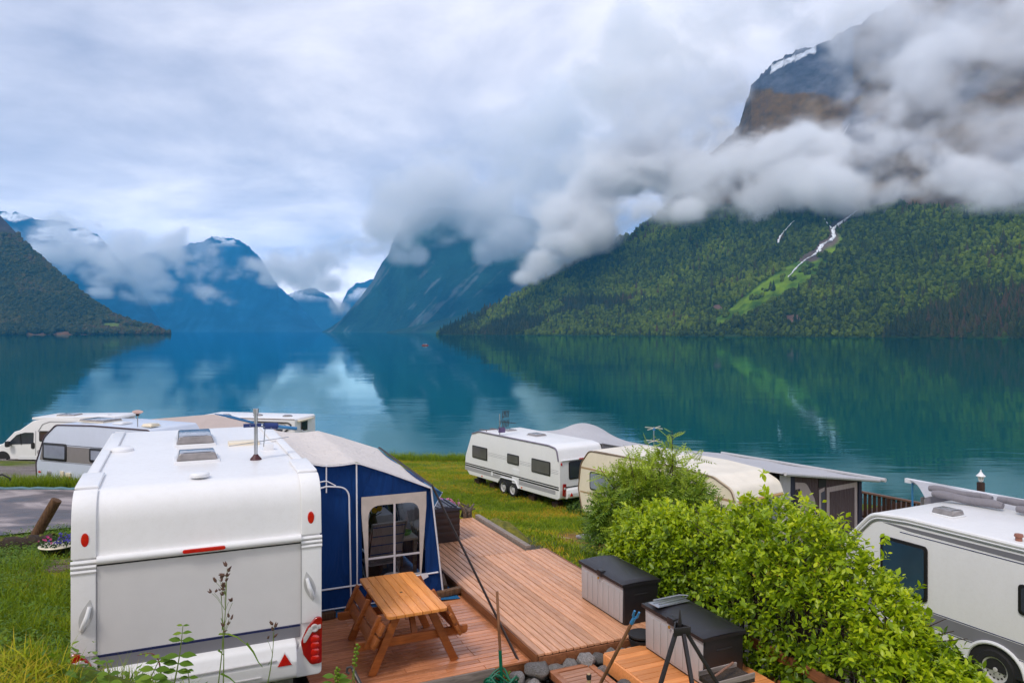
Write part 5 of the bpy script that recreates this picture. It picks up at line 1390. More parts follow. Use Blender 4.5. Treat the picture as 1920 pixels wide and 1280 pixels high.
gable(gw, YN, (wx0, wx1, wz0, wz1)).out('gable_wall', aw, BLUEC, thick=.004)
gable(MB(), YF, (1.75, 3.3, .55, 1.62)).out('gable_wall', aw, BLUEC, thick=.004)
fwl = MB()
for y0, y1, z0, z1 in ((YN, 11.1, .06, 1.68), (13.7, YF, .06, 1.78), (11.1, 13.7, .06, .55), (11.1, 13.7, 1.50, 1.74)):
    fwl.add([(3.70 - .2 * (z0 - .06) / 1.65, y0, z0), (3.70 - .2 * (z0 - .06) / 1.65, y1, z0), (3.70 - .2 * (z1 - .06) / 1.65, y1, z1), (3.70 - .2 * (z1 - .06) / 1.65, y0, z1)], [(0, 1, 2, 3)])
fwl.out('front_wall', aw, BLUEC, thick=.004)
MB().add([(3.645, 11.1, .55), (3.645, 13.7, .55), (3.53, 13.7, 1.50), (3.53, 11.1, 1.50)], [(0, 1, 2, 3)]).out('window_foil', aw, FOIL)
MB().add([(1.75, YF, .55), (3.3, YF, .55), (3.3, YF, 1.62), (1.75, YF, 1.62)], [(0, 1, 2, 3)]).out('window_foil', aw, FOIL)
# window surround: a square beige frame round an arched opening
ow = [(2.455, .40), (3.435, .42), (3.41, 1.655), (2.445, 1.64)]
ins = fillet([(2.55, .44), (3.33, .44), (3.32, 1.50), (2.55, 1.50)], [0.001, 0.001, .18, .18], 7)
yW = YN - .035
sm = MB(); oi = [(x, yW, z) for x, z in ins]
nI = len(ins)
def outer_pt(x, z):
    cx, cz = 2.94, .98; dx, dz = x - cx, z - cz
    s_ = 1 / max(abs(dx) / .49, abs(dz) / (.66 if dz > 0 else .57)); return (cx + dx * s_, yW, cz + dz * s_)
oo = []
for x, z in ins:
    oo.append(outer_pt(x, z))
Vs = oi + oo; Fs = [(i, (i + 1) % nI, nI + (i + 1) % nI, nI + i) for i in range(nI)]
sm.add(Vs, Fs)
for cnr in ((2.45, 1.64), (3.43, 1.64), (3.43, .41), (2.45, .41)):
    k = sorted(range(nI), key=lambda i: (oo[i][0] - cnr[0]) ** 2 + (oo[i][2] - cnr[1]) ** 2)[:2]
    sm.add([oo[k[0]], oo[k[1]], (cnr[0], yW, cnr[1])], [(0, 1, 2)])
wf = sm.out('window_surround', aw, SEAM, thick=.006)
MB().add([(2.52, yW + .012, .42), (3.36, yW + .012, .42), (3.36, yW + .012, 1.53), (2.52, yW + .012, 1.53)], [(0, 1, 2, 3)]).out('window_foil', wf, FOIL)
mu = MB(); mu.bx(2.925, 2.955, yW - .008, yW - .001, .44, 1.50); mu.bx(2.55, 3.33, yW - .006, yW + .001, .72, .748)
mu.out('window_tape', wf, plain('white_tape', (0.56, 0.53, 0.55), 0.6))
hem = MB().tube([(1.46, YN - .03, .37), (2.4, YN - .045, .38), (3.62, YN - .03, .40)], .013, 6)
hem.tube([(1.46, YN - .03, .08), (2.4, YN - .03, .085), (3.70, YN - .03, .06)], .010, 6)
hem.tube([(3.705, YN - .01, .06), (3.515, YN - .01, 1.69)], .013, 6)
hem.tube([(2.385, YN - .045, .05), (2.385, YN - .05, 1.0), (2.38, YN - .035, 2.14)], .011, 6)
hem.tube([(1.95, YN - .035, 1.75), (1.95, YN - .035, 2.15)], .010, 6)
dr = fillet([(1.47, 1.74), (1.95, 1.84), (2.27, 1.80), (2.30, .08)], [0, .2, .45, 0], 9)
hem.tube([(x, YN - .04, z) for x, z in dr], .012, 6)
hem.tube([(x, YN - .042, z) for x, z in fillet([(1.47, 1.87), (1.95, 1.92), (2.08, 1.84)], [0, .12, 0], 5)], .009, 6)
hem.tube([(x, y, z - .005) for x, y, z in [(crest_at(t, YN - .04)[0], YN - .045, crest_at(t, YN - .04)[1]) for t in np.linspace(0, 1, 24)]], .010, 6)
hem.out('piping', aw, PIPING)
bt = MB().plate([(3.32, .30), (3.46, .36), (3.44, .42), (3.33, .42)], (0, YN - .05, 0), X_, Z_, -Y_, .006); bt.out('corner_tab', aw, PIPING)
# blue canopy peak over the front
cp = MB()
pk = Vector((4.02, 11.65, 1.44))
def cano(u, v):
    y = YN + .05 + v * (YF - YN - .1); _, ze = crest_at(1, y)
    out_w = .50 * min(1, (y - YN) / .85) * (1 - .35 * max(0, (y - 11.65) / 2.4))
    x = 3.50 + out_w * u
    return (x, y, ze + .005 - .30 * u * min(1, (y - YN) / .85) * (1 - .2 * max(0, (y - 11.65) / 2.4)))
cp.sheet(cano, 5, 24)
cp.add([cano(1, .27), (3.55, 11.0, 1.20), cano(1, .0)], [(0, 1, 2)])
cp.out('canopy', aw, BLUEL, thick=.005)
MB().tube([(3.56, 11.0, 1.22), cano(1, .27)], .012, 6).out('canopy_hem', aw, PIPING)
# storm strap over the eave down to the deck
e0, e1 = crest_at(1, YN), crest_at(1, YF)
st_ = MB().bar((3.52, YF, e1[1] + .035), (3.52, YN - .02, e0[1] + .03), .045, .008)
st_.bar((3.525, YN - .02, e0[1] + .03), (3.85, 8.36, -.02), .045, .012, (1, 0, 0)); st_.out('storm_strap', aw, STRAP)
for x, y, z in ((3.60, YN + .05, e0[1]), (3.6, YF - .05, e1[1]), (2.38, YN + .05, 2.12), (2.38, YF - .05, 2.15)): MB().tube([(x, y, .03), (x - .08, y, z - .03)], .016, 8).out('pole', aw, STEEL)
gs = MB().sheet(lambda u, v: (1.46 + 2.46 * u, 10.62 + 3.3 * v, .024 + .012 * math.sin(u * 17 + v * 5)), 20, 10); gs.out('groundsheet', aw, BLUEL, thick=.003)
for k, (a, b_, lab) in enumerate((((3.60, 10.74, .07), (4.02, 10.82, .07), 'wet timber block lying on the blue groundsheet corner'), ((1.5, 10.60, .06), (2.05, 10.63, .06), 'timber block holding the awning hem beside the caravan'), ((3.80, 11.0, .06), (3.93, 11.55, .06), 'timber block set along the foot of the awning front'))):
    q = MB().bar((0, 0, 0), Vector(b_) - Vector(a), .10, .09).out('timber_block', None, OLDWOOD, bevel=.012)
    q.location = site(*a); q.rotation_euler = (0, 0, SITE); tag(q, lab, 'timber', 'timber blocks round the blue awning')
# inside the awning
cloth_ch = cloth('grey_sling_fabric', (0.30, 0.255, 0.255), 0.12)
def sling_chair(x, y, rz, label):
    t = thing('folding_chair', label, 'chair', site(x, y, .03), SITE + rz, 'grey folding chairs inside the awning')
    f = MB()
    for sx in (-.27, .27):
        f.tube([(sx, .28, .02), (sx, -.10, .62), (sx, -.34, 1.12)], .014, 6); f.tube([(sx, -.28, .02), (sx, .26, .44)], .014, 6); f.tube([(sx, -.12, .62), (sx, .25, .62)], .018, 6)
    f.tube([(-.27, -.34, 1.12), (.27, -.34, 1.12)], .014, 6); f.out('frame', t, STEEL)
    MB().sheet(lambda u, v: (-.25 + .5 * u, -.13 - .21 * v, .50 + .62 * v + .0 * u), 4, 8).out('backrest', t, cloth_ch, thick=.015)
    sl = MB()
    for v in (.18, .42, .66, .90): sl.bx(-.25, .25, -.15 - .21 * v + .005, -.14 - .21 * v + .004, .50 + .62 * v, .512 + .62 * v)
    sl.out('backrest_slat', t, BLUEC)
    MB().sheet(lambda u, v: (-.25 + .5 * u, -.12 + .38 * v, .45 - .02 * math.sin(3.1 * v)), 4, 6).out('seat', t, cloth_ch, thick=.02)
    return t
sling_chair(2.92, 11.40, 0.08, 'grey high-backed folding chair seen through the awning window')
dt = thing('dining_table', 'small white camping table with green dish inside the awning', 'table', site(3.36, 12.05, .03), SITE)
MB().bx(-.16, .20, -.45, .45, .66, .70).out('tabletop', dt, plain('pale_laminate', (0.55, 0.47, 0.40), 0.35), bevel=.008)
for x in (-.12, .16):
    for y in (-.40, .40): MB().bx(x - .025, x + .025, y - .025, y + .025, 0, .66).out('leg', dt, GREYWOOD)
MB().bx(-.135, -.115, -.40, .40, .52, .66).out('apron', dt, TABLED)
d_ = MB().lathe([(0, 0), (.10, 0), (.13, .05), (.12, .055), (.09, .015)], 16).out('dish', None, plain('green_glaze', (0.16, 0.42, 0.10), 0.3))
d_.location = site(3.40, 11.85, .732); tag(d_, 'light green dish on the camping table in the awning', 'dish')
k_ = MB().bx(-.28, .28, -.3, .3, 0, .78).out('cupboard', None, plain('white_laminate', (0.62, 0.64, 0.70), 0.35), bevel=.01); k_.location = site(3.22, 13.2, .03); k_.rotation_euler = (0, 0, SITE)
tag(k_, 'white camping cupboard at the back of the awning', 'cupboard')
bn = MB().lathe([(.10, 0), (.13, .30), (.12, .30), (.095, .02)], 16).out('bucket', None, WPLAST); bn.location = site(3.02, 11.15, .03); tag(bn, 'white bucket on the awning floor below the table', 'bucket')
fv = thing('flower_vase', 'vase of yellow flowers seen through the awning window', 'vase', site(2.98, 12.25, .03), 0)
MB().bx(-.14, .14, -.2, .2, 0, .74).out('stand', fv, BROWNW)
MB().lathe([(.06, .74), (.08, .84), (.05, .95), (.06, .98)], 12).out('vase', fv, BLACKP)
fl = MB(); rg = random.Random(3)
for k in range(17):
    p = Vector((rg.uniform(-.17, .17), rg.uniform(-.12, .12), rg.uniform(1.06, 1.30)))
    fl.lathe([(0, -.03), (.045, -.01), (.05, .015), (.02, .035), (0, .03)], 8, p, (rg.uniform(-.5, .5), -.8, .7))
fl.out('flower_head', fv, plain('yellow_petals', (0.75, 0.48, 0.01), 0.6))
sp = MB()
for k in range(14): sp.tube([(0, 0, .93), (rg.uniform(-.15, .15), rg.uniform(-.1, .1), rg.uniform(1.0, 1.25))], .006, 4)
sp.out('stem', fv, plain('stem_green', (0.04, 0.09, 0.01), 0.6))

# grey tent annex of the twin-axle caravan
tn = thing('awning', 'grey peaked awning on the far side of the twin-axle caravan', 'awning', (1.9, 30, -3.1), .621)
def tent(u, v):                                 # u from the caravan roof out to the eave, v along
    y = .1 + 5.4 * v; pk_ = math.exp(-abs(v - .64) / .26)
    x = 2.40 + 4.4 * u
    z = 2.40 * (1 - u) + 1.75 * u + pk_ * .72 * math.sin(math.pi * min(1, u * 1.02)) ** 1.3 - .18 * math.sin(math.pi * u) * (1 - pk_)
    return (x, y, z)
MB().sheet(tent, 30, 30).out('roof', tn, LGREYC, thick=.01)
MB().sheet(lambda u, v: (lambda p: (p[0], p[1], .05 + (p[2] - .05) * v))(tent(u, 0)), 20, 6).out('end_wall', tn, MGREYC, thick=.01)
MB().sheet(lambda u, v: (lambda p: (p[0], p[1], .05 + (p[2] - .05) * v))(tent(1, u)), 20, 6).out('front_wall', tn, MGREYC, thick=.01)
MB().tube([tent(u, 0) for u in np.linspace(0, 1, 20)], .03, 6).out('hem', tn, MGREYC)

# grey roofed awning of the cream caravan
ag = thing('awning', 'long pale roofed awning with brown end wall beside the cream caravan', 'awning', (6.1, 20.4, -2.35), .621)
def lroof(u, v):
    y = .05 + 6.6 * v; x = 2.2 + 5.3 * u
    return (x, y, 2.27 - .80 * u - .03 * math.sin(math.pi * v * 3) ** 2 + .05 * (1 - v) * 0)
MB().sheet(lroof, 16, 30).out('roof', ag, LGREYC, thick=.03)
rl = MB().tube([lroof(1.04, -.02), lroof(1.04, 1.0)], .07, 8); rl.out('eave_roll', ag, LGREYC)
MB().tube([(2.3 + 5.2 * u, .02, lroof(u, 0)[2] - .04) for u in np.linspace(0, 1, 12)], .055, 8).out('edge_roll', ag, LGREYC)
yE = .30
MB().add([(2.45, yE, -.2), (2.98, yE, -.2), (2.98, yE, 2.06), (2.45, yE, 2.14)], [(0, 1, 2, 3)]).out('side_panel', ag, LGREYC, thick=.01)
MB().add([(2.98, yE - .01, -.2), (3.18, yE - .01, -.2), (3.18, yE - .01, 2.03), (2.98, yE - .01, 2.06)], [(0, 1, 2, 3)]).out('corner_strip', ag, plain('navy_canvas', (0.025, 0.025, 0.05), 0.8), thick=.01)
MB().add([(3.18, yE, -.2), (6.78, yE, -.2), (6.78, yE, 1.50), (3.18, yE, 2.04)], [(0, 1, 2, 3)]).out('end_wall', ag, BROWNC, thick=.01)
dp = fillet([(3.20, -.2), (4.36, -.2), (4.22, 1.2), (3.75, 1.76), (3.20, 1.84)], [0, 0, .3, .4, 0], 7)
MB().plate(dp, (0, yE - .012, 0), X_, Z_, -Y_, .006).out('door_flap', ag, PINKC)
MB().bx(3.20, 3.42, yE - .03, yE - .019, .5, 1.62).out('door_window', ag, plain('dark_gauze', (0.05, 0.035, 0.045), 0.8))
MB().bx(4.42, 4.82, yE - .02, yE - .012, 1.52, 1.86).out('gauze_panel', ag, plain('black_gauze', (0.012, 0.012, 0.010), 0.8))
wp = MB().plate([(4.46, -.2), (4.60, -.2), (4.74, 1.50), (4.44, 1.46)], (0, yE - .012, 0), X_, Z_, -Y_, .006); wp.out('window_panel', ag, PINKC)
MB().plate([(4.60, -.2), (4.76, -.2), (4.76, 1.40), (4.54, 1.36)], (0, yE - .019, 0), X_, Z_, -Y_, .004).out('window_gauze', ag, plain('slate_gauze', (0.06, 0.06, 0.085), 0.7))
b_ = MB().plate([(4.86, -.2), (6.62, -.2), (6.62, 1.45), (4.86, 1.48)], (0, yE - .012, 0), X_, Z_, -Y_, .006).out('blind_frame', ag, PINKC)
MB().plate([(5.02, -.2), (6.44, -.2), (6.44, 1.30), (5.02, 1.32)], (0, yE - .020, 0), X_, Z_, -Y_, .008).out('blind', b_, BROWNC)
MB().bx(6.66, 6.84, yE - .05, yE + .1, -.2, 1.49).out('corner_post', ag, plain('navy_post', (0.02, 0.018, 0.04), 0.8))
MB().add([(6.8, yE, -.2), (6.8, 6.6, -.2), (6.8, 6.6, 1.5), (6.8, yE, 1.5)], [(0, 1, 2, 3)]).out('front_wall', ag, BROWNC, thick=.01)

# beige tent behind the silver caravan
bt = thing('awning', 'beige tent roof with bright blue edge behind the silver caravan', 'awning', (0, 0, 0), 0)
A1, B1, C1, D1 = at(250, 789, 33.5), at(400, 777, 35), at(518, 806, 32.5), at(360, 812, 30)
MB().add([A1, B1, D1], [(0, 1, 2)]).out('roof', bt, BEIGEC, thick=.02)
MB().add([B1, C1, D1], [(0, 1, 2)]).out('roof', bt, BEIGEC, thick=.02)
B2, C2 = at(402, 776.4, 35.1), at(522, 805, 32.6)
Bd, Cd = at(430, 779, 35.6), at(530, 806, 33.2)
MB().add([B2, Bd, Cd, C2], [(0, 1, 2, 3)]).out('blue_edge', bt, BLUEL, thick=.03)
def down(p): return (p[0], p[1], gz(p[0], p[1]))
for p, q in ((A1, B1), (Bd, Cd), (C1, D1)): MB().add([p, q, down(q), down(p)], [(0, 1, 2, 3)]).out('wall', bt, BEIGEC, thick=.02)
MB().tube([B1, down(B1)], .03, 6).out('pole', bt, STEEL)

# the rolled up awning on the right-hand caravan
ra = thing('awning', 'grey awning with rolled covers along the roof of the caravan behind the hedge', 'awning', (7.9, 12.2, -1.8), AR)
def rroof(u, v):
    ys = 2.8 + 1.5 * u; y = ys - (ys + 2.6) * v; x = 2.35 + 1.65 * u
    f = .10 * math.sin(v * 20) * math.exp(-v * 3) * (1 - u) + .03 * math.sin(v * 31 + u * 4)
    return (x, y, 2.42 - .12 * u + f * .7 + .05 * math.sin(math.pi * u) - .10 * (1 - u) * math.exp(-v * 5))
MB().sheet(rroof, 16, 50).out('roof', ra, LGREYC, thick=.012)
MB().sheet(lambda u, v: (lambda p: (p[0] - .03, p[1], p[2] - .36 * v - .02 * math.sin(u * 40) * v))(rroof(0, u)), 60, 6).out('valance', ra, MGREYC, thick=.01)
MB().bar((4.02, 4.42, 2.26), (4.02, -2.6, 2.31), .09, .10).out('eave_beam', ra, PIPING)
MB().tube([(3.95, 4.2, 2.24), (3.95, 4.2, 1.2), (3.95, 4.2, .2)], .022, 8).out('guy_strap', ra, BLUEP)
MB().add([(2.5, 3.0, .1), (3.0, 3.0, .1), (3.0, 3.0, 2.28), (2.5, 3.0, 2.28)], [(0, 1, 2, 3)]).out('side_wall', ra, MGREYC, thick=.01)
for a, b_, r_ in (((2.12, 2.55, 2.60), (2.22, 1.35, 2.60), .075), ((1.88, 2.32, 2.56), (2.00, 1.02, 2.56), .078), ((2.02, .78, 2.56), (2.10, -1.9, 2.56), .080), ((2.24, 1.25, 2.62), (2.34, -1.9, 2.62), .07)):
    a, b_ = Vector(a), Vector(b_)
    MB().tube([a.lerp(b_, t) + Vector((0, 0, .012 * math.sin(t * 9))) for t in np.linspace(0, 1, 12)], [r_ * (.75 + .25 * min(1, min(t, 1 - t) * 12 + .1)) for t in np.linspace(0, 1, 12)], 12).out('rolled_cover', ra, MGREYC)

# ================================================================== decks
def deck(name, label, x0, x1, y0, y1, z, along, m, w=.10, gap=.008, t=.032, joints=(), cut=None, jit=.0015):
    r_ = thing(name, label, 'deck', site(x0, y0, z), SITE)
    L, Wd = (x1 - x0, y1 - y0) if along == 'x' else (y1 - y0, x1 - x0)
    n = max(1, int(round(Wd / (w + gap)))); p_ = Wd / n; cache = {}
    rg = random.Random(name)
    for k in range(n):
        a = k * p_
        cuts = sorted([0] + [j for j in (joints(k) if callable(joints) else joints) if 0 < j < L] + [L])
        for c0, c1 in zip(cuts[:-1], cuts[1:]):
            key = (round(c1 - c0, 3),)
            if key not in cache:
                l_ = c1 - c0 - .004
                mb = MB().bx(0, l_, 0, p_ - gap, -t, 0) if along == 'x' else MB().bx(0, p_ - gap, 0, l_, -t, 0)
                cache[key] = mb.mesh('plank', bevel=.004, seg=1); cache[key].materials.append(m)
            o = bpy.data.objects.new('plank', cache[key]); COL.objects.link(o); o.parent = r_
            dz = rg.uniform(-jit, jit)
            o.location = (c0, a, dz) if along == 'x' else (a, c0, dz)
    jo = MB()
    for q in np.linspace(.08, L - .08, max(2, int(L / .6))):
        if along == 'x': jo.bx(q - .025, q + .025, .02, Wd - .02, -t - .10, -t - .002)
        else: jo.bx(.02, Wd - .02, q - .025, q + .025, -t - .10, -t - .002)
    jo.out('joist', r_, BROWNW)['kind'] = 'stuff'
    return r_
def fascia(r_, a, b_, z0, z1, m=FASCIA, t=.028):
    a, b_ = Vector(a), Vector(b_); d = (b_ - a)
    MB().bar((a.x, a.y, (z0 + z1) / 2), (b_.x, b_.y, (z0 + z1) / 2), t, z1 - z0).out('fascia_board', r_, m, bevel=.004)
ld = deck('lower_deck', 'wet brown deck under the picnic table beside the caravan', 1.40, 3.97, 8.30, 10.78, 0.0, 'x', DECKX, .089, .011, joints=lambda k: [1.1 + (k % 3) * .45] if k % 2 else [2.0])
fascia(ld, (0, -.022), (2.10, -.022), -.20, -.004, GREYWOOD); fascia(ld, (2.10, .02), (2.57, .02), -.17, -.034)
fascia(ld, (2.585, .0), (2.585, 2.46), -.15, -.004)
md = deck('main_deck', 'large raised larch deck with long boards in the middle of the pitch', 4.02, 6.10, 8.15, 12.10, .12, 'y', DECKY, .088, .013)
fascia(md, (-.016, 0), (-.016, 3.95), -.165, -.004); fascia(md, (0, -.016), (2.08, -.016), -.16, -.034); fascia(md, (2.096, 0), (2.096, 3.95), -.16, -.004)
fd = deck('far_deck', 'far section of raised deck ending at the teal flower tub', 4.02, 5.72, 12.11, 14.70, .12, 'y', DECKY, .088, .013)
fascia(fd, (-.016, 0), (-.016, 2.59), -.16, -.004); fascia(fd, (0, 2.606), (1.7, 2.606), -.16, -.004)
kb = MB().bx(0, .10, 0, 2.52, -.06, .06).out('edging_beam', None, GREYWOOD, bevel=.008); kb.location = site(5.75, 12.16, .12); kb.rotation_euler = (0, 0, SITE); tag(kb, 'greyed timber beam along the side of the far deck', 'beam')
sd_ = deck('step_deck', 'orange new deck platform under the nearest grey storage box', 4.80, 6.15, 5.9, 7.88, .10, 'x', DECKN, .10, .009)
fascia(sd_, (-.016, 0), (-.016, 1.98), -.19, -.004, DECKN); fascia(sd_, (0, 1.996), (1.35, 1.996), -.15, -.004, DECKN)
def framed_step(x0, x1, y0, y1, z, label, along='x'):
    r_ = deck('wooden_step', label, x0 + .08, x1 - .08, y0 + .08, y1 - .08, z, along, DECKY if along == 'y' else DECKX2, .070, .012)
    w, d = x1 - x0 - .16, y1 - y0 - .16
    for a, b_ in (((-.08, -.042), (w + .08, -.042)), ((-.08, d + .042), (w + .08, d + .042)), ((-.042, -.001), (-.042, d + .001)), ((w + .042, -.001), (w + .042, d + .001))):
        MB().bar((*a, -.035), (*b_, -.035), .074, .085).out('frame_board', r_, FASCIA2, bevel=.004)
    return r_
DECKX2 = wood('pale_larch_step', (0.50, 0.245, 0.145), (0.33, 0.15, 0.085), 0.5, axis=0)
FASCIA2 = wood('step_frame', (0.44, 0.18, 0.085), (0.28, 0.10, 0.045), 0.5, axis=0)
framed_step(4.08, 4.66, 7.25, 7.99, -.03, 'small framed wooden step between the stones', 'x')
deck('wooden_step', 'low wooden step of short boards below the framed step', 3.45, 4.05, 7.15, 7.86, -.12, 'y', DECKY, .080, .013)

# ================================================================== picnic table
pt = thing('picnic_table', 'orange brown wooden picnic table with folded benches on the deck', 'picnic table', site(2.61, 9.235, 0), SITE)
n = 7; pw = .745 / n
for k in range(n):
    x0 = -.3725 + k * pw
    pr_ = [(x0 + .004, -.745), (x0 + pw - .004, -.745), (x0 + pw - .004, .745), (x0 + .004, .745)]
    rd = [.001] * 4
    if k == 0: rd = [.06, .001, .001, .06]
    if k == n - 1: rd = [.001, .06, .06, .001]
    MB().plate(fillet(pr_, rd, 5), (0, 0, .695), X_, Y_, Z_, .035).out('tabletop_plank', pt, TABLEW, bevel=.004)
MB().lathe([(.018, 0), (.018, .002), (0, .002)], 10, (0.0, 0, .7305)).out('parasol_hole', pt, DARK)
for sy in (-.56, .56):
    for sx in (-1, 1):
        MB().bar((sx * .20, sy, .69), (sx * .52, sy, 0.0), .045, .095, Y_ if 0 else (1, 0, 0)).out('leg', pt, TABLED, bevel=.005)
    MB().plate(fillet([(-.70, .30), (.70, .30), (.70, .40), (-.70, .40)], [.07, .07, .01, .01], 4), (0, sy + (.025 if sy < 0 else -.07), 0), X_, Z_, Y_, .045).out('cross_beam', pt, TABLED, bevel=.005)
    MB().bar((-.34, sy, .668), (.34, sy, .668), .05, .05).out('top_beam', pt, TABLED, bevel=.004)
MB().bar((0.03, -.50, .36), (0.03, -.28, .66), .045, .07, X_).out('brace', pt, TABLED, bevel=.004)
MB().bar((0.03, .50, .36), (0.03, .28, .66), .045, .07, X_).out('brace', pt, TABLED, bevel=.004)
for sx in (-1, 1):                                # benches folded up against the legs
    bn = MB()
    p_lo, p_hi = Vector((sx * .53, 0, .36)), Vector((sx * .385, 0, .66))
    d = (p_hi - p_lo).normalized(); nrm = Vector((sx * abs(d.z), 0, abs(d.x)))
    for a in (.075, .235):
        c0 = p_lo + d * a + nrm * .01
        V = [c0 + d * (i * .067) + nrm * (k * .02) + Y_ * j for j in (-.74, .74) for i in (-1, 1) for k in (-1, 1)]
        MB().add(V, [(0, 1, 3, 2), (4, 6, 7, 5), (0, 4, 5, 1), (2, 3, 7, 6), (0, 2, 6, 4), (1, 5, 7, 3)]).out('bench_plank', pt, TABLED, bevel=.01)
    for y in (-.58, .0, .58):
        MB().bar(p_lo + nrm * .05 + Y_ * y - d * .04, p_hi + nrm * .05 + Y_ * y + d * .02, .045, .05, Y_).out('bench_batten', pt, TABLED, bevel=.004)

# ================================================================== storage boxes
def storage_box(x, y, z, label, L=1.15, D_=.56, H=.60):
    b_ = thing('storage_box', label, 'storage box', site(x, y, z), SITE, 'grey storage boxes with black lids')
    MB().bx(.02, D_, .0, L, 0, H - .06).out('body', b_, BOXB, bevel=.02)
    pn = MB().plate([(.03, .03), (L - .03, .03), (L - .02, H - .075), (.02, H - .075)], (.018, 0, 0), Y_, Z_, -X_, .014).out('front_panel', b_, BOXG, bevel=.006)
    n_ = 7
    for k in range(n_):
        w_ = (L - .14) / n_; y0 = .07 + k * w_
        MB().plate([(y0 + .018, .06), (y0 + w_ - .018, .06), (y0 + w_ - .016, H - .16), (y0 + .016, H - .16)], (.004, 0, 0), Y_, Z_, -X_, .008).out('raised_panel', pn, BOXG, bevel=.003)
    ld_ = MB().sheet(lambda u, v: (-.025 + (D_ + .05) * u, -.02 + (L + .04) * v, H - .052 + .045 * math.sin(math.pi * u) ** .5 * min(1, min(v, 1 - v) * 14 + .35)), 12, 24)
    ld_.bx(-.025, D_ + .025, -.02, L + .02, H - .085, H - .045)
    l_ = ld_.out('lid', b_, BOXB)
    MB().bx(-.034, .05, L / 2 - .06, L / 2 + .06, H - .10, H - .015).out('lid_lip', l_, BOXB, bevel=.012)
    MB().lathe([(0, 0), (.018, 0), (.018, .012), (0, .014)], 10, (-.036, L / 2, H - .125), (-1, 0, 0)).out('padlock', b_, BRASS)
    for y_ in (-.004, L - .008): MB().bx(.18, .40, y_, y_ + .012, H * .62, H * .66).out('handle', b_, RUBBER, bevel=.004)
    return b_
storage_box(5.43, 8.46, .12, 'grey storage box with black lid standing on the raised larch deck')
b2 = storage_box(5.32, 6.66, .10, 'nearest grey storage box with a metal clamp lying on its lid')
ck = thing('metal_grill', 'shiny folded metal grill lying on the nearest storage box lid', 'grill', site(5.31, 7.50, .703), SITE + .06)
MB().bx(0, .50, 0, .19, 0, .008).out('sheet', ck, STEEL, bevel=.003)
MB().tube([(.04, .03, .03), (.46, .04, .035), (.56, .10, .03), (.46, .16, .035), (.06, .17, .03)], .010, 6).out('handle', ck, STEEL)
db = thing('storage_box', 'dark brown plastic box behind the blue awning on the far deck', 'storage box', site(4.22, 13.15, .12), SITE)
MB().bx(0, .62, 0, .66, 0, .58).out('body', db, plain('dark_brown_resin', (0.030, 0.016, 0.016), 0.5, 0.2))
DBR = plain('dark_brown_resin_rib', (0.034, 0.018, 0.018), 0.5, 0.2)
for z in (.10, .22, .34, .46): MB().bx(-.006, .626, -.006, .666, z, z + .09).out('side_board', db, DBR, bevel=.006)
lid = MB().plate(fillet([(-.03, .58), (.65, .58), (.65, .62), (.31, .68), (-.03, .62)], [0, 0, .02, .1, .02], 4), (0, -.03, 0), X_, Z_, Y_, .72)
l_ = lid.out('lid', db, plain('blue_black_resin', (0.028, 0.03, 0.05), 0.3, 0.2), bevel=.01)
q = MB()
for k in range(7): q.bx(-.01 + .09 * k, .02 + .09 * k, -.02, .67, .63, .668 + .012 * math.sin(math.pi * (k + .5) / 7))
q.out('lid_rib', l_, plain('blue_black_rib', (0.028, 0.03, 0.05), 0.3, 0.2))
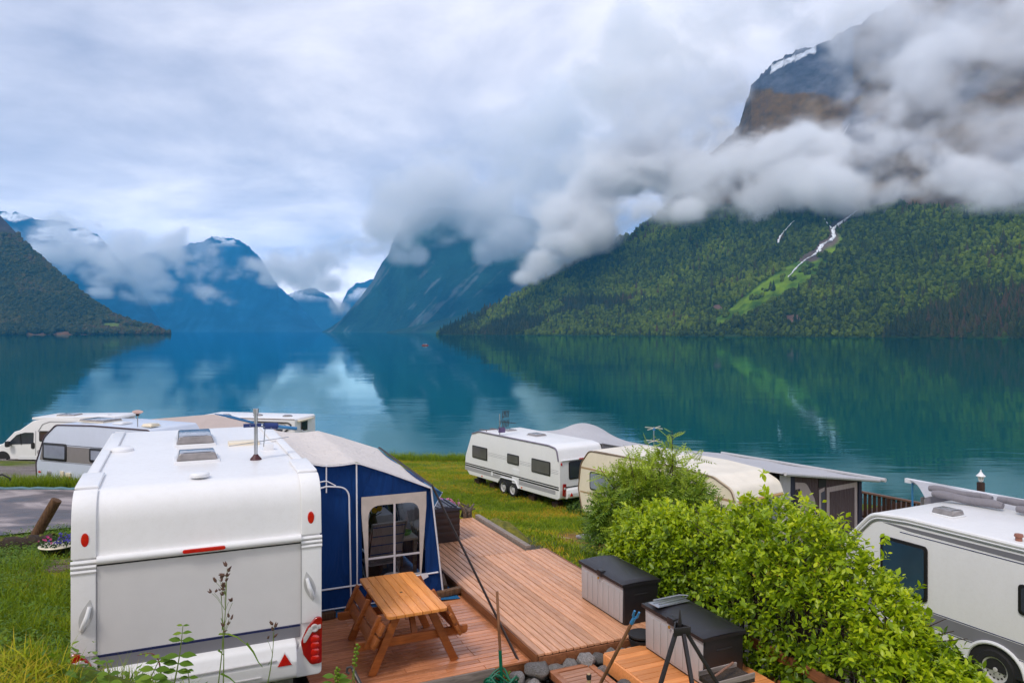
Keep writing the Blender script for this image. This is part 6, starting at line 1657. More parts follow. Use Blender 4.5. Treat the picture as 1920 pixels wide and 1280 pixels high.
# ================================================================== stones between the decks
def rock_mesh(seed, sub=3):
    v, f = ico(sub); rg = np.random.default_rng(seed)
    r = 0.72 + 0.6 * fbm(v * 1.5 + seed * 5.7, 4)
    v = v * r[:, None]
    for k in range(7):                              # a few broken faces
        n = rg.normal(size=3); n /= np.linalg.norm(n); h = rg.uniform(.62, .85)
        d = v @ n; o = d > h; v[o] -= (d[o] - h)[:, None] * n[None] * .85
    v = v * (1 + .16 * (fbm(v * 5 + seed, 4) - .5))[:, None]
    me = mesh_np('stone', v, f); me.materials.append(STONE); me.set_sharp_from_angle(angle=R(50)); return me
ROCKS = [rock_mesh(k) for k in range(9)]
rk = [(3.98, 8.06, -.03, .135, 'largest pale boulder at the near left corner of the raised deck'), (3.72, 8.10, -.10, .10, 'grey stone in front of the storm strap foot'), (3.62, 7.98, -.16, .11, 'dark round stone beside the green hose'),
      (4.22, 8.08, -.09, .12, 'brown grey stone under the near edge of the raised deck'), (4.44, 8.06, -.07, .11, 'rough stone touching the deck edge above the framed step'), (4.62, 8.04, -.03, .115, 'speckled white boulder in the middle of the stone row'), (4.84, 8.06, -.06, .10, 'mossy stone next to the speckled white boulder'),
      (5.00, 8.03, -.03, .105, 'long light stone at the corner of the orange platform'), (5.15, 8.05, -.02, .07, 'small grey stone near the black tub'), (5.10, 8.13, -.06, .08, 'small stone tucked under the deck edge by the black tub'), (5.28, 8.04, -.06, .09, 'stone lying right beside the black tub'),
      (4.70, 7.80, -.06, .075, 'yellowish egg shaped stone standing between both steps'), (4.10, 8.20, -.13, .09, 'dark stone below the corner post of the raised deck'), (3.86, 7.92, -.15, .09, 'flat stone under the largest pale boulder'), (4.18, 7.97, -.10, .045, 'tiny white pebble left of the framed step'),
      (4.46, 7.95, -.08, .05, 'small white stone behind the framed step'), (3.30, 8.05, -.20, .11, 'dark stone against the greyed fascia board'), (3.08, 8.03, -.20, .10, 'brown stone under the lower deck edge'), (3.45, 7.86, -.20, .12, 'broad grey stone beside the short boards'),
      (4.70, 7.30, -.02, .07, 'pale stone against the platform edge'), (4.72, 7.16, -.02, .065, 'rounded ochre stone against the platform edge'), (4.55, 7.12, -.02, .06, 'white stone next to the leaning handle foot'), (4.63, 7.02, -.02, .07, 'grey stone below the leaning handle foot'), (4.50, 6.98, .0, .05, 'small white stone behind the black topped peg'), (4.74, 6.92, -.02, .06, 'smallest ochre stone in the near heap')]
for k, (x, y, z, s_, lab) in enumerate(rk):
    o = bpy.data.objects.new('stone', ROCKS[k % 9]); COL.objects.link(o); rg = random.Random(k)
    o.location = site(x, y, z); o.scale = (s_ * rg.uniform(1.0, 1.35), s_ * rg.uniform(.85, 1.1), s_ * rg.uniform(.7, .95)); o.rotation_euler = (rg.uniform(-.3, .3), rg.uniform(-.3, .3), rg.uniform(0, 6.3))
    tag(o, lab, 'stone', 'stones between the decks')
# gravel and dark soil gap filler
pts, scl, rot = [], [], []
rg = np.random.default_rng(5)
for k in range(1500):
    a = rg.random()
    if a < .45: x, y = rg.uniform(3.97, 4.02) + rg.normal() * .03, rg.uniform(8.1, 12)
    elif a < .8: x, y = rg.uniform(3.4, 5.4), rg.normal() * .07 + 8.03
    else: x, y = rg.normal() * .05 + 4.72, rg.uniform(6.6, 7.9)
    w_ = site(x, y); pts.append((w_[0], w_[1], gz(w_[0], w_[1]) + .02)); s_ = rg.uniform(.012, .04); scl.append((s_, s_ * .8, s_ * .6)); rot.append(rg.uniform(0, 6, 3))
scatter('gravel', pts, scl, rot, variants('pebble', [rock_mesh(40 + k, 1) for k in range(3)], STONE))

# ================================================================== tools and garden things
def rod(name, a, b_, r, m, label, cat, n=10):
    t = thing(name, label, cat, a, 0)
    d = Vector(b_) - Vector(a)
    MB().tube([(0, 0, 0), d * .5, d], [r, r * 1.02, r * .95], n).out('shaft', t, m, bevel=.003)
    return t, d
a, b_ = site(3.47, 7.98, -.22), site(3.40, 7.98, 1.03)
gs_, d = rod('garden_stake', a, b_, .017, STICK, 'upright wooden stake with green painted foot beside the lower deck', 'stake')
MB().tube([d * .12, d * .45], [.021, .020], 10).out('painted_foot', gs_, GREENP)
gh = MB(); rg = random.Random(8)
c0 = Vector(site(3.40, 7.86, -.06))
P_ = [c0 + Vector((.16 * math.cos(t * 1.0) * (1 + .25 * math.sin(t * 2.3)), .12 * math.sin(t) * (1 + .3 * math.cos(t * 1.7)), .05 * math.sin(t * 3.1) + .004 * t)) for t in np.linspace(0, 34, 190)]
o = MB().tube([p - c0 for p in P_], .011, 6).out('garden_hose', None, GREENP); o.location = c0; tag(o, 'tangled green garden hose round the stake foot', 'hose')
a, b_ = site(4.62, 7.05, -.18), site(4.19, 6.34, 1.16)
a = at(1128, 1276, 7.95); b_ = at(1185, 1166, 7.55)
tl, d = rod('tool_handle', (a[0], a[1], a[2]), b_, .019, STICK, 'leaning wooden tool handle with blue fork end', 'tool')
ext = -d * .75
MB().tube([(0, 0, 0), ext], [.019, .018], 10).out('lower_shaft', tl, STICK)
e_ = MB().tube([d * .985, d * 1.08], [.022, .02], 10); dn = d.normalized(); sd2 = dn.cross(Vector((0, 1, 0))).normalized()
for s_ in (-1, 1): e_.tube([d * 1.06, d * 1.10 + sd2 * s_ * .022, d * 1.17 + sd2 * s_ * (.03 if s_ > 0 else .018)], [.013, .014, .011], 8)
e_.out('fork_end', tl, BLUEP)
a = at(1105, 1300, 7.6); b_ = at(1104, 1262, 7.6)
pg, d = rod('peg', a, b_, .020, plain('pale_wood_peg', (0.50, 0.33, 0.17), 0.6), 'short pale peg with black rubber top among the stones', 'peg')
MB().lathe([(.023, 0), (.027, .03), (.024, .05), (0, .055)], 12, d * .72, d).out('cap', pg, RUBBER)
a, b_ = at(700, 1330, 6.9), at(662, 1255, 7.1)
pk_, d = rod('metal_hook', a, b_, .020, plain('dark_pipe', (0.05, 0.035, 0.03), 0.4), 'dark metal pipe with hooked end rising in the bottom weeds', 'pipe')
dn = d.normalized()
MB().tube([d, d + Vector((-.02, 0, .03)), d + Vector((-.055, 0, .02)), d + Vector((-.06, 0, -.02)), d + Vector((-.035, 0, -.035))], .013, 8).out('hook', pk_, plain('dark_hook', (0.06, 0.05, 0.05), 0.4))

# iron tripod in front of the nearest storage box
tp0 = at(1275, 1172, 6.9)
tp = thing('iron_tripod', 'black iron tripod with pointed spike standing before the storage box', 'tripod', tp0, .25)
MB().lathe([(.016, 0), (.018, .03), (.011, .09), (.002, .15)], 10, (0, 0, .0)).out('spike', tp, IRON)
pr = MB()
tri = [(.095 * math.cos(a_), .095 * math.sin(a_)) for a_ in (math.radians(210), math.radians(330), math.radians(90))]
for i in range(3):
    p, q = tri[i], tri[(i + 1) % 3]; pr.bar((*p, -.035), (*q, -.035), .012, .075)
pr.plate([(x * .8, y * .8) for x, y in tri], (0, 0, -.06), X_, Y_, Z_, .02); pr.out('head_plate', tp, IRON, bevel=.003)
zf = gz(tp0[0], tp0[1]) - tp0[2]
legs = [((-.055, -.02, -.06), (-.46 * 1.55, -.25, zf)), ((.01, -.05, -.06), (-.045 * 1.3, -.85, zf)), ((.06, .0, -.06), (.56 * 1.75, -.05, zf))]
for p, q in legs: MB().bar(p, q, .034, .034, (0, 1, 0)).out('leg', tp, IRON, bevel=.005)
chn = MB(); p0 = Vector(legs[0][0]).lerp(Vector(legs[0][1]), .30)
for k in range(9):
    c_ = p0 + Vector((.03, 0, -.03 - .034 * k)); ax = Vector((1, 0, 0)) if k % 2 else Vector((0, 1, 0))
    chn.tube([c_ + ax * .010 * math.cos(t) + Vector((0, 0, .022 * math.sin(t))) for t in np.linspace(0, 2 * math.pi, 10, endpoint=False)], .004, 5, closed=True)
chn.out('chain', tp, IRON)

tb = thing('garden_tub', 'black rubber tub between both grey storage boxes', 'tub', site(5.42, 8.02, .0), SITE)
MB().lathe([(.10, 0), (.14, .05), (.16, .12), (.165, .135), (.15, .135), (.12, .05), (0, .03)], 20).out('basin', tb, RUBBER)
MB().lathe([(.14, .15), (.17, .17), (.17, .19), (.10, .22), (0, .225)], 20).out('cover', tb, RUBBER)
bt = thing('plastic_bottle', 'small red bottle with green cap between the storage boxes', 'bottle', site(5.62, 8.12, .12), SITE)
MB().lathe([(.04, 0), (.042, .14), (.02, .18), (.018, .2)], 12).out('bottle_body', bt, REDL)
MB().lathe([(.024, .2), (.024, .24), (0, .245)], 12).out('cap', bt, GREENP)
MB().lathe([(.043, .05), (.043, .12)], 12).out('label_band', bt, WPLAST)
tr = thing('wooden_tray', 'old mossy wooden tray with handle at the hedge foot', 'tray', at(1362, 1278, 7.2), .45)
MB().bx(-.22, .25, -.12, .14, 0, .05).out('bottom_board', tr, MOSSLOG, bevel=.008)
for y in (-.12, .13): MB().bx(-.22, .25, y, y + .015, .04, .09).out('side_board', tr, GREYWOOD)
MB().tube([(-.22, -.1, .06), (-.22, -.08, .13), (.10, .02, .16)], .012, 8).out('handle', tr, STICK)

# teal tub with flowers at the end of the deck, flower bowl by the caravan
def petals(mb_by, spots, rg, size):
    for (x, y, z), k in spots:
        ax = Vector((rg.uniform(-.7, .7), rg.uniform(-.9, .1), rg.uniform(.4, 1))).normalized()
        mb_by[k].lathe([(0, 0), (size * .9, size * .35), (size, size * .5), (size * .3, size * .2), (0, size * .15)], 6, (x, y, z), ax)
def planter(name, label, loc, rz, prof, m, rx, ry, z0, cols, n, size, group=None, rim=None):
    t = thing(name, label, 'flower pot', loc, rz); rg = random.Random(label)
    pot = MB().lathe(prof, 24).out('pot', t, m); pot.scale = (1, ry / rx, 1)
    if rim: q = MB().lathe(rim, 24).out('pot_rim', t, CREAM); q.scale = (1, ry / rx, 1)
    lv = MB()
    for k in range(260):
        r_, a = rx * math.sqrt(rg.random()) * 1.05, rg.uniform(0, 6.28); p = Vector((r_ * math.cos(a), r_ * math.sin(a) * ry / rx, z0 + rg.uniform(-.02, .16) * (1.1 - r_ / rx * .5)))
        d = Vector((rg.uniform(-1, 1), rg.uniform(-1, 1), rg.uniform(.1, 1))).normalized() * rg.uniform(.04, .075); s_ = d.cross(Vector((rg.uniform(-1, 1), rg.uniform(-1, 1), .3))).normalized() * .016
        lv.add([p, p + d * .5 + s_, p + d, p + d * .5 - s_], [(0, 1, 2, 3)])
    lv.out('leaves', t, plain('pot_leaves', (0.030, 0.085, 0.010), 0.6, 0.4, 20))['kind'] = 'stuff'
    mbs = [MB() for _ in cols]; sp = []
    for k in range(n):
        r_, a = rx * math.sqrt(rg.random()) * 1.1, rg.uniform(0, 6.28)
        x, y = r_ * math.cos(a), r_ * math.sin(a) * ry / rx
        sp.append(((x, y, z0 + .06 + rg.uniform(.0, .16) * (1.1 - r_ / rx * .5)), min(len(cols) - 1, max(0, int((x / rx + 1) / 2 * len(cols) + rg.uniform(-.9, .9))))))
    petals(mbs, sp, rg, size)
    for mb, c_ in zip(mbs, cols):
        if mb.v: mb.out('flower_head', t, plain('petal', c_, 0.6, 0.2))
    return t
tp_ = [(.30, 0), (.36, .12), (.39, .20), (.37, .20), (.33, .13), (0, .12)]
planter('flower_tub', 'teal tub of pink and violet flowers at the far end of the deck', site(5.12, 14.95, .10), SITE, tp_, TEALP, .36, .22, .20, [(0.10, 0.03, 0.35), (0.30, 0.05, 0.40), (0.60, 0.10, 0.30), (0.62, 0.22, 0.36)], 110, .030)
bp_ = [(.16, 0), (.24, .09), (.30, .20), (.28, .20), (.2, .12), (0, .10)]
zz_ = gz(-8.75, 14.4)
planter('flower_bowl', 'dark bowl of pink and blue flowers in the grass left of the caravan', (-8.78, 14.4, zz_ + .10), .2, bp_, BLACKP, .29, .27, .20, [(0.50, 0.03, 0.16), (0.26, 0.03, 0.12), (0.04, 0.03, 0.22), (0.05, 0.04, 0.30)], 48, .026, rim=[(.292, .185), (.315, .20), (.30, .222), (.275, .215)])
# driftwood and moss hump behind the deck end
dw = thing('driftwood', 'pale root with dark patches beside the teal flower tub', 'driftwood', site(5.62, 14.85, .08), SITE)
rg = random.Random(4); q = MB()
for k in range(9):
    p = Vector((rg.uniform(-.12, .16), rg.uniform(-.1, .1), 0)); q.tube([p, p + Vector((rg.uniform(-.1, .1), rg.uniform(-.05, .05), .16)), p + Vector((rg.uniform(-.18, .18), rg.uniform(-.1, .1), rg.uniform(.2, .36)))], [.05, .045, .015], 7)
q.out('root', dw, stone_mat('pale_bark', (0.03, 0.022, 0.02), (0.45, 0.33, 0.24)))
mh_ = MB(); 
def hump(u, v):
    a, r_ = 2 * math.pi * u, v
    x, y = r_ * .42 * math.cos(a), r_ * .95 * math.sin(a)
    return (x, y, .26 * (1 - r_ ** 2) + .12 * (float(vnoise(np.array([x * 7, y * 7, 1.0]))) - .4) * (1 - r_))
o = MB().sheet(hump, 40, 12).out('moss_mound', None, MOSS); o.location = (*site(6.02, 13.9)[:2], gz(*site(6.02, 13.9)[:2]) - .02); o.rotation_euler = (0, 0, SITE); tag(o, 'yellow green moss mound beside the edge of the far deck', 'moss')
# leaning log post, mossy kerb log, stone steps at the left
zb = gz(-10.6, 17.0)
lg = MB().tube([(0, 0, -.15), (.12, .02, .25), (.50, .06, .95), (.56, .07, 1.06)], [.125, .125, .12, .118], 14); lg = lg.out('log_post', None, OLDWOOD, bevel=.01); lg.location = (-10.85, 16.85, zb); lg.scale = (.95, 1, .93)
tag(lg, 'thick weathered log post leaning to the right at the road edge', 'post')
p0, p1 = at(-40, 1040, 15.6), at(100, 1008, 16.6)
q0, q1 = Vector((p0[0], p0[1], gz(p0[0], p0[1]))), Vector((p1[0], p1[1], gz(p1[0], p1[1])))
ml = thing('kerb_log', 'mossy rotten log lying along the road edge at left', 'log', q0, 0)
MB().tube([Vector((0, 0, .05)) + (q1 - q0) * t + Vector((0, 0, .03 * math.sin(t * 20))) for t in np.linspace(0, 1, 10)], .22, 12).out('log', ml, MOSSLOG)
mm = MB().sheet(lambda u, v: (q1 - q0) * u + Vector((.0, (v - .5) * .42, .24 + .05 * math.sin(u * 37 + v * 5) - .28 * (v - .5) ** 2)), 30, 6); mm.out('moss_layer', ml, MOSS, thick=.02)
for k, (X, Y, d, lab) in enumerate(((98, 1062, 13.9, 'upper pale stone step in the grass beside the caravan'), (84, 1078, 13.2, 'lower pale stone step in the grass beside the caravan'))):
    p = at(X, Y, d); o = MB().bx(-.42, .42, -.16, .16, -.2, .05).out('stone_step', None, stone_mat('pale_step_stone', (0.20, 0.12, 0.09), (0.45, 0.31, 0.25)), bevel=.03)
    o.location = (p[0], p[1], gz(p[0], p[1]) + .02); o.rotation_euler = (0, 0, .25); tag(o, lab, 'step', 'stone steps in the grass')
pip = MB(); P_ = []
for X in np.linspace(-20, 175, 14):
    p = at(X, 900, 26.3); P_.append((p[0], p[1] + .0, gz(p[0], p[1]) + .07 + .02 * math.sin(X)))
o = MB().tube(P_, .055, 10).out('drain_pipe', None, plain('pale_teal_pipe', (0.10, 0.20, 0.24), 0.5, 0.2)); tag(o, 'pale teal pipe lying along the base of the silver caravan', 'pipe')
o = MB().tube([(-.5, 0, .0), (-.3, 0, .42), (0, 0, .5), (.28, 0, .36), (.34, 0, .02)], .03, 8).out('hoop', None, RUBBER); p = at(4, 900, 27.0); o.location = (p[0], p[1], gz(p[0], p[1])); tag(o, 'black rubber hoop standing at the road edge at far left', 'hoop')
# lawn hose lying near the cream caravan, debris
P_ = []
for t in np.linspace(0, 1, 16):
    X, Y = 988 + 80 * t, 996 - 3 * t - 2 * math.sin(t * 5); p = at(X, Y, 19.3); P_.append((p[0], p[1], gz(p[0], p[1]) + .03))
o = MB().tube(P_, .018, 6).out('hose', None, plain('tan_hose', (0.35, 0.26, 0.12), 0.5)); tag(o, 'thin tan hose lying across the lawn path', 'hose')
for k, (X, Y, d, s_, lab) in enumerate(((1118, 980, 20.2, .30, 'flat grey slab of stone below the cream caravan'), (1105, 985, 19.8, .2, 'small broken slab left of the flat grey slab'))):
    p = at(X, Y, d); o = bpy.data.objects.new('slab', ROCKS[k + 2]); COL.objects.link(o); o.location = (p[0], p[1], gz(p[0], p[1]) + .05); o.scale = (s_ * 1.6, s_, s_ * .35); tag(o, lab, 'stone')

# ================================================================== railing, lantern, hedge fence, boat
p0 = Vector((12.3, 27.4, 0)); dr_ = Vector((.55, -.835, 0)).normalized(); zR = -1.72
rl = thing('balcony_railing', 'dark brown wooden railing with upright slats at the water edge', 'railing', (p0.x, p0.y, zR - 1.0), math.atan2(dr_.y, dr_.x))
MB().bx(-.1, 6.4, -.06, .06, .93, 1.0).out('top_rail', rl, plain('railing_cap', (0.16, 0.085, 0.06), 0.6), bevel=.01)
MB().bx(-.1, 6.4, -.03, .03, .06, .14).out('bottom_rail', rl, BROWNW)
sm_ = MB().bx(-.055, .055, -.018, .018, .10, .93).mesh('slat'); sm_.materials.append(BROWNW)
for k in range(36):
    if k % 9 == 0: continue
    o = bpy.data.objects.new('slat', sm_); COL.objects.link(o); o.parent = rl; o.location = (.175 * k, .0, 0)
pm_ = MB().bx(-.07, .07, -.05, .05, -1.2, .93).mesh('post'); pm_.materials.append(BROWNW)
for k in (0, 9, 18, 27):
    o = bpy.data.objects.new('post', pm_); COL.objects.link(o); o.parent = rl; o.location = (.175 * k, .0, 0)
wd = MB().bx(-.2, 6.6, .1, 4.0, -.12, -.02).out('terrace_floor', rl, BROWNW)

ln = at(1839, 905, 20.5)
LS = .56
lt = thing('lantern_post', 'white lantern on a brown post beyond the rolled grey awning', 'lamp', (ln[0], ln[1], gz(ln[0], ln[1])), .2)
hz_ = ln[2] - gz(ln[0], ln[1])
MB().bx(-.07, .07, -.07, .07, 0, hz_ + .02).out('post', lt, BROWNW, bevel=.01)
lo_ = []
MB().lathe([(r * LS, z * LS) for r, z in [(.05, 0), (.07, .03), (.10, .06), (.06, .08)]], 8, (0, 0, hz_ + .02)).out('lantern_base', lt, WPLAST)
gl_ = MB().lathe([(.085 * LS, .08 * LS), (.13 * LS, .30 * LS)], 6, (0, 0, hz_ + .02)).out('lantern_glass', lt, plain('milky_glass', (0.55, 0.55, 0.56), 0.2))
br = MB()
for k in range(6):
    a_ = 2 * math.pi * k / 6; br.tube([(.09 * LS * math.cos(a_), .09 * LS * math.sin(a_), hz_ + .02 + .07 * LS), (.137 * LS * math.cos(a_), .137 * LS * math.sin(a_), hz_ + .02 + .31 * LS)], .010, 5)
br.out('lantern_bar', gl_, WPLAST)
MB().lathe([(r * LS, z * LS) for r, z in [(.21, .30), (.20, .325), (.12, .40), (.05, .50), (.025, .56), (.03, .59), (0, .62)]], 16, (0, 0, hz_ + .02)).out('lantern_roof', lt, WPLAST)

fn = thing('wooden_fence', 'brown board fence half buried in the green hedge', 'fence', site(6.30, 4.6, -.35), SITE)
for z in (.62, .28):
    MB().bx(-.016, .016, 0, 5.2, z, z + .12).out('rail', fn, FASCIA, bevel=.004)
for y in (.1, 1.8, 3.5, 5.1): MB().bx(.02, .11, y - .045, y + .045, -.4, .86).out('post', fn, BROWNW, bevel=.006)

bo = thing('rowing_boat', 'small red boat with people far out on the lake', 'boat', (*at(797, 647, 505)[:2], LAKE), .1)
MB().plate(fillet([(-2.3, 0), (0, -.75), (2.2, -.55), (2.2, .55), (0, .75)], [.1, .8, .1, .1, .8], 5), (0, 0, -.1), X_, Y_, Z_, .62).out('hull', bo, plain('red_hull', (0.22, 0.018, 0.010), 0.4), bevel=.12)
MB().bx(-1.6, 1.8, -.45, .45, .525, .56).out('thwart', bo, BROWNW)
def sitter(x, rgb, label):
    t = thing('person', label, 'person', (bo.location.x + x, bo.location.y, LAKE + .5), 0)
    bm = bmesh.new(); L = bm.verts.layers.skin.verify()
    J = [((0, 0, .12), .17), ((0, 0, .42), .19), ((0, 0, .62), .10), ((.22, 0, .55), .08), ((.34, 0, .30), .06), ((-.22, 0, .55), .08), ((-.34, 0, .30), .06), ((.12, -.38, .14), .10), ((.14, -.50, -.15), .07), ((-.12, -.38, .14), .10), ((-.14, -.50, -.15), .07), ((0, 0, .76), .10), ((0, 0, .90), .10)]
    E = [(0, 1), (1, 2), (2, 3), (3, 4), (2, 5), (5, 6), (0, 7), (7, 8), (0, 9), (9, 10), (2, 11), (11, 12)]
    vs = [bm.verts.new(p) for p, r_ in J]
    for a_, b2 in E: bm.edges.new((vs[a_], vs[b2]))
    for v_, (p, r_) in zip(vs, J): v_[L].radius = (r_, r_)
    vs[0][L].use_root = True
    me = bpy.data.meshes.new('body'); bm.to_mesh(me); bm.free()
    o = link('body', me, t, plain('jacket', rgb, 0.8)); o.modifiers.new('skin', 'SKIN'); o.modifiers.new('sub', 'SUBSURF').render_levels = 1
    MB().lathe([(0, .13), (.08, .11), (.115, .03), (.11, -.03), (.06, -.06)], 10, (0, 0, .92)).out('hair', t, plain('dark_hair', (0.03, 0.02, 0.015), 0.8))
sitter(-.8, (0.35, 0.25, 0.2), 'person in pale jacket sitting in the bow of the red boat')
sitter(.7, (0.5, 0.45, 0.4), 'person in white jacket sitting in the stern of the red boat')
# ================================================================== hedge, bushes, grass and weeds
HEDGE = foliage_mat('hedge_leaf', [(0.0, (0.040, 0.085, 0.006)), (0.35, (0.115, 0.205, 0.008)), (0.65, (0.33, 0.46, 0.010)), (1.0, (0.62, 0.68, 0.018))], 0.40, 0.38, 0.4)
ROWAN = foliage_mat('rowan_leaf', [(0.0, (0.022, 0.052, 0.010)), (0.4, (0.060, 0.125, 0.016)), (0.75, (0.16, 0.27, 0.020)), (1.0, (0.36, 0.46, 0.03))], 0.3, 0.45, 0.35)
WEED = foliage_mat('weed_leaf', [(0.0, (0.045, 0.09, 0.008)), (0.5, (0.11, 0.21, 0.012)), (1.0, (0.30, 0.40, 0.03))], 0.35, 0.45, 0.3)
GRASS = foliage_mat('grass_blade', [(0.0, (0.075, 0.135, 0.005)), (0.5, (0.19, 0.285, 0.008)), (0.85, (0.36, 0.39, 0.012)), (1.0, (0.50, 0.31, 0.025))], 0.3, 0.6, 0.2)
SEED = plain('seed_head_brown', (0.11, 0.055, 0.035), 0.8, 0.3, 40)
TWIG = plain('twig_bark', (0.050, 0.028, 0.018), 0.8, 0.3, 30)
STEMG = plain('green_stem', (0.14, 0.20, 0.03), 0.6, 0.2, 20)

# one leaf: pointed oval, folded along its midrib; 1 long, lies along +y, faces +z
LV = np.array([(0, 0, 0), (.20, .28, .055), (.25, .52, .065), (.13, .80, .03), (0, 1.0, -.05), (-.13, .80, .03), (-.25, .52, .065), (-.20, .28, .055), (0, .30, .0), (0, .55, .0), (0, .80, -.015)])
LT = np.array([(0, 1, 8), (0, 8, 7), (1, 2, 9), (1, 9, 8), (8, 9, 6), (8, 6, 7), (2, 3, 10), (2, 10, 9), (9, 10, 5), (9, 5, 6), (3, 4, 10), (10, 4, 5)])
def frames(d, up_hint):
    """rotation matrices whose y axis is d and whose z axis leans to up_hint"""
    d = d / np.linalg.norm(d, axis=1, keepdims=True)
    x = np.cross(d, up_hint); x /= np.linalg.norm(x, axis=1, keepdims=True) + 1e-9
    z = np.cross(x, d)
    return np.stack([x, d, z], 2)
def leaves_mesh(name, pos, M, size, tone, shape=LV, tri=LT):
    V = np.einsum('nij,kj->nki', M, shape) * size[:, None, None] + pos[:, None, :]
    F = (tri[None] + (np.arange(len(pos)) * len(shape))[:, None, None]).reshape(-1, 3)
    me = mesh_np(name, V.reshape(-1, 3), F, True)
    a = me.attributes.new('tone', 'FLOAT', 'POINT'); a.data.foreach_set('value', np.repeat(tone, len(shape)).astype(np.float32))
    return me
def set_tone(me, t):
    a = me.attributes.new('tone', 'FLOAT', 'POINT'); a.data.foreach_set('value', np.full(len(me.vertices), t, np.float32))
def foliage_with_leaves(root, pos, M, size, tone, m, shape, tri, n_big=300, lname='leaf'):
    """the 300 leaves that show largest become parts, the rest one part of kind stuff"""
    eye = np.array((0, 0, HC)); d = np.linalg.norm(pos - eye, axis=1)
    face = np.abs(((pos - eye) / d[:, None] * M[:, :, 2]).sum(1))
    # how far a leaf lies in front of its neighbours
    outer = ((pos - pos.mean(0)) * (eye - pos.mean(0)) / np.linalg.norm(eye - pos.mean(0))).sum(1)
    bx_, by_ = 960 + FPX * pos[:, 0] / pos[:, 1], 620 - FPX * (pos[:, 2] - HC) / pos[:, 1]
    seen = (bx_ > 0) & (bx_ < 1915) & (by_ > 0) & (by_ < 1275)
    score = np.where(seen, size / d * face * (1 + .5 * (outer - outer.mean()) / (outer.std() + 1e-6)), -1)
    # only the frontmost leaf of each little patch of the view
    order = np.lexsort((d, (by_ // 12).astype(int), (bx_ // 12).astype(int)))
    key = (bx_ // 12).astype(int) * 4000 + (by_ // 12).astype(int)
    first = np.ones(len(order), bool); first[1:] = key[order][1:] != key[order][:-1]
    front = np.zeros(len(pos), bool); front[order[first]] = True
    big = np.argsort(-np.where(front, score, score - 1))[:n_big]
    rest = np.ones(len(pos), bool); rest[big] = False
    me = leaves_mesh('foliage', pos[rest], M[rest], size[rest], tone[rest], shape, tri)
    tag(link('foliage', me, root, m), kind='stuff')
    lib = []
    for t in (.05, .2, .35, .5, .65, .8, .95):
        q = mesh_np(lname, shape, tri, True); set_tone(q, t); q.materials.append(m); lib.append(q)
    for i in big:
        o = bpy.data.objects.new(lname, lib[min(6, max(0, int(tone[i] * 7)))]); COL.objects.link(o); o.parent = root
        mt = Matrix.Identity(4)
        for a in range(3):
            for b_ in range(3): mt[a][b_] = float(M[i, a, b_] * size[i])
            mt[a][3] = float(pos[i, a])
        o.matrix_local = mt
def sprays(tips, axes, per, size, rg, splay=(.35, 1.25), drop=.0, along=.55):
    """leaves set round shoot tips"""
    n = len(tips); k = np.tile(np.arange(per), n); t = np.repeat(tips, per, 0); ax = np.repeat(axes, per, 0)
    h = frames(ax, np.tile((0.31, 0.22, 0.9), (len(t), 1)))
    ph = k * 2.4 + np.repeat(rg.uniform(0, 6.28, n), per); tilt = rg.uniform(*splay, len(t))
    loc = np.stack([np.cos(ph) * np.sin(tilt), np.cos(tilt), np.sin(ph) * np.sin(tilt)], 1)
    d = np.einsum('nij,nj->ni', h, loc); d[:, 2] -= drop * tilt
    sz = rg.uniform(.55, 1.25, len(t)) * size * (1.0 - .45 * (k / per))
    p = t - ax * ((1 - k / per) * along * size * 2.2)[:, None] * 1.0
    up = ax * .6 + np.array((0, 0, .8)) + rg.normal(size=ax.shape) * .28
    return p, frames(d, up), sz, k / per

# ---- the bright green hedge
def hedge_shape(y):                            # half width, top and middle of the cross section along the row
    top = np.interp(y, [4.2, 4.7, 5.2, 5.7, 6.2, 6.9, 7.6, 8.6, 9.6, 10.4, 10.9], [.20, .62, 1.00, 1.30, 1.58, 1.78, 1.80, 1.62, 1.42, 1.25, .9])
    mid = np.interp(y, [3.6, 5.0, 6.5, 8.0, 10.9], [7.05, 6.98, 6.95, 6.95, 7.0])
    hw = np.interp(y, [3.6, 4.3, 6, 9, 10.4, 10.9], [.35, .60, .82, .85, .70, .35])
    return top, mid, hw
hd = thing('hedge', 'bright yellow green hedge behind the grey storage boxes', 'hedge', (0, 0, 0), 0)
rg = np.random.default_rng(21)
n = 6000
y = rg.uniform(4.3, 10.8, n); top, mid, hw = hedge_shape(y)
ph = rg.uniform(-.55, math.pi + .35, n)
ph = np.where(rg.random(n) < .35, rg.uniform(1.3, 3.5, n), ph)     # a little more on the side seen
r_ = 1 - np.abs(rg.normal(0, .16, n)); lump = 1 + .75 * (fbm(np.stack([y * 1.7, np.cos(ph) * 1.9, np.sin(ph) * 1.9], 1) + 3, 3) - .5)
r_ = np.clip(r_, .45, 1.03) * lump
r_ = r_ + np.where(rg.random(n) < .16, rg.uniform(.02, .20, n), 0)
zb = -.30
sxx = mid + hw * np.cos(ph) * r_; szz = zb + (top - zb) * (.36 + .64 * np.sin(ph) * r_)
tips = np.stack(site(sxx, y, szz), 1)
out_d = np.stack([_c * np.cos(ph) * .8, _s * np.cos(ph) * .8, np.sin(ph) * .7 + .35], 1) + rg.normal(size=(n, 3)) * .50
out_d /= np.linalg.norm(out_d, axis=1, keepdims=True)
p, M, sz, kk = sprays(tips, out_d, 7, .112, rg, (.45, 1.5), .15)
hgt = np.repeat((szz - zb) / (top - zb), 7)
tone = np.clip(.15 + .44 * hgt + .30 * kk + rg.normal(0, .10, len(p)) + .30 * (np.repeat(fbm(tips * 1.3, 3), 7) - .5), 0, 1)
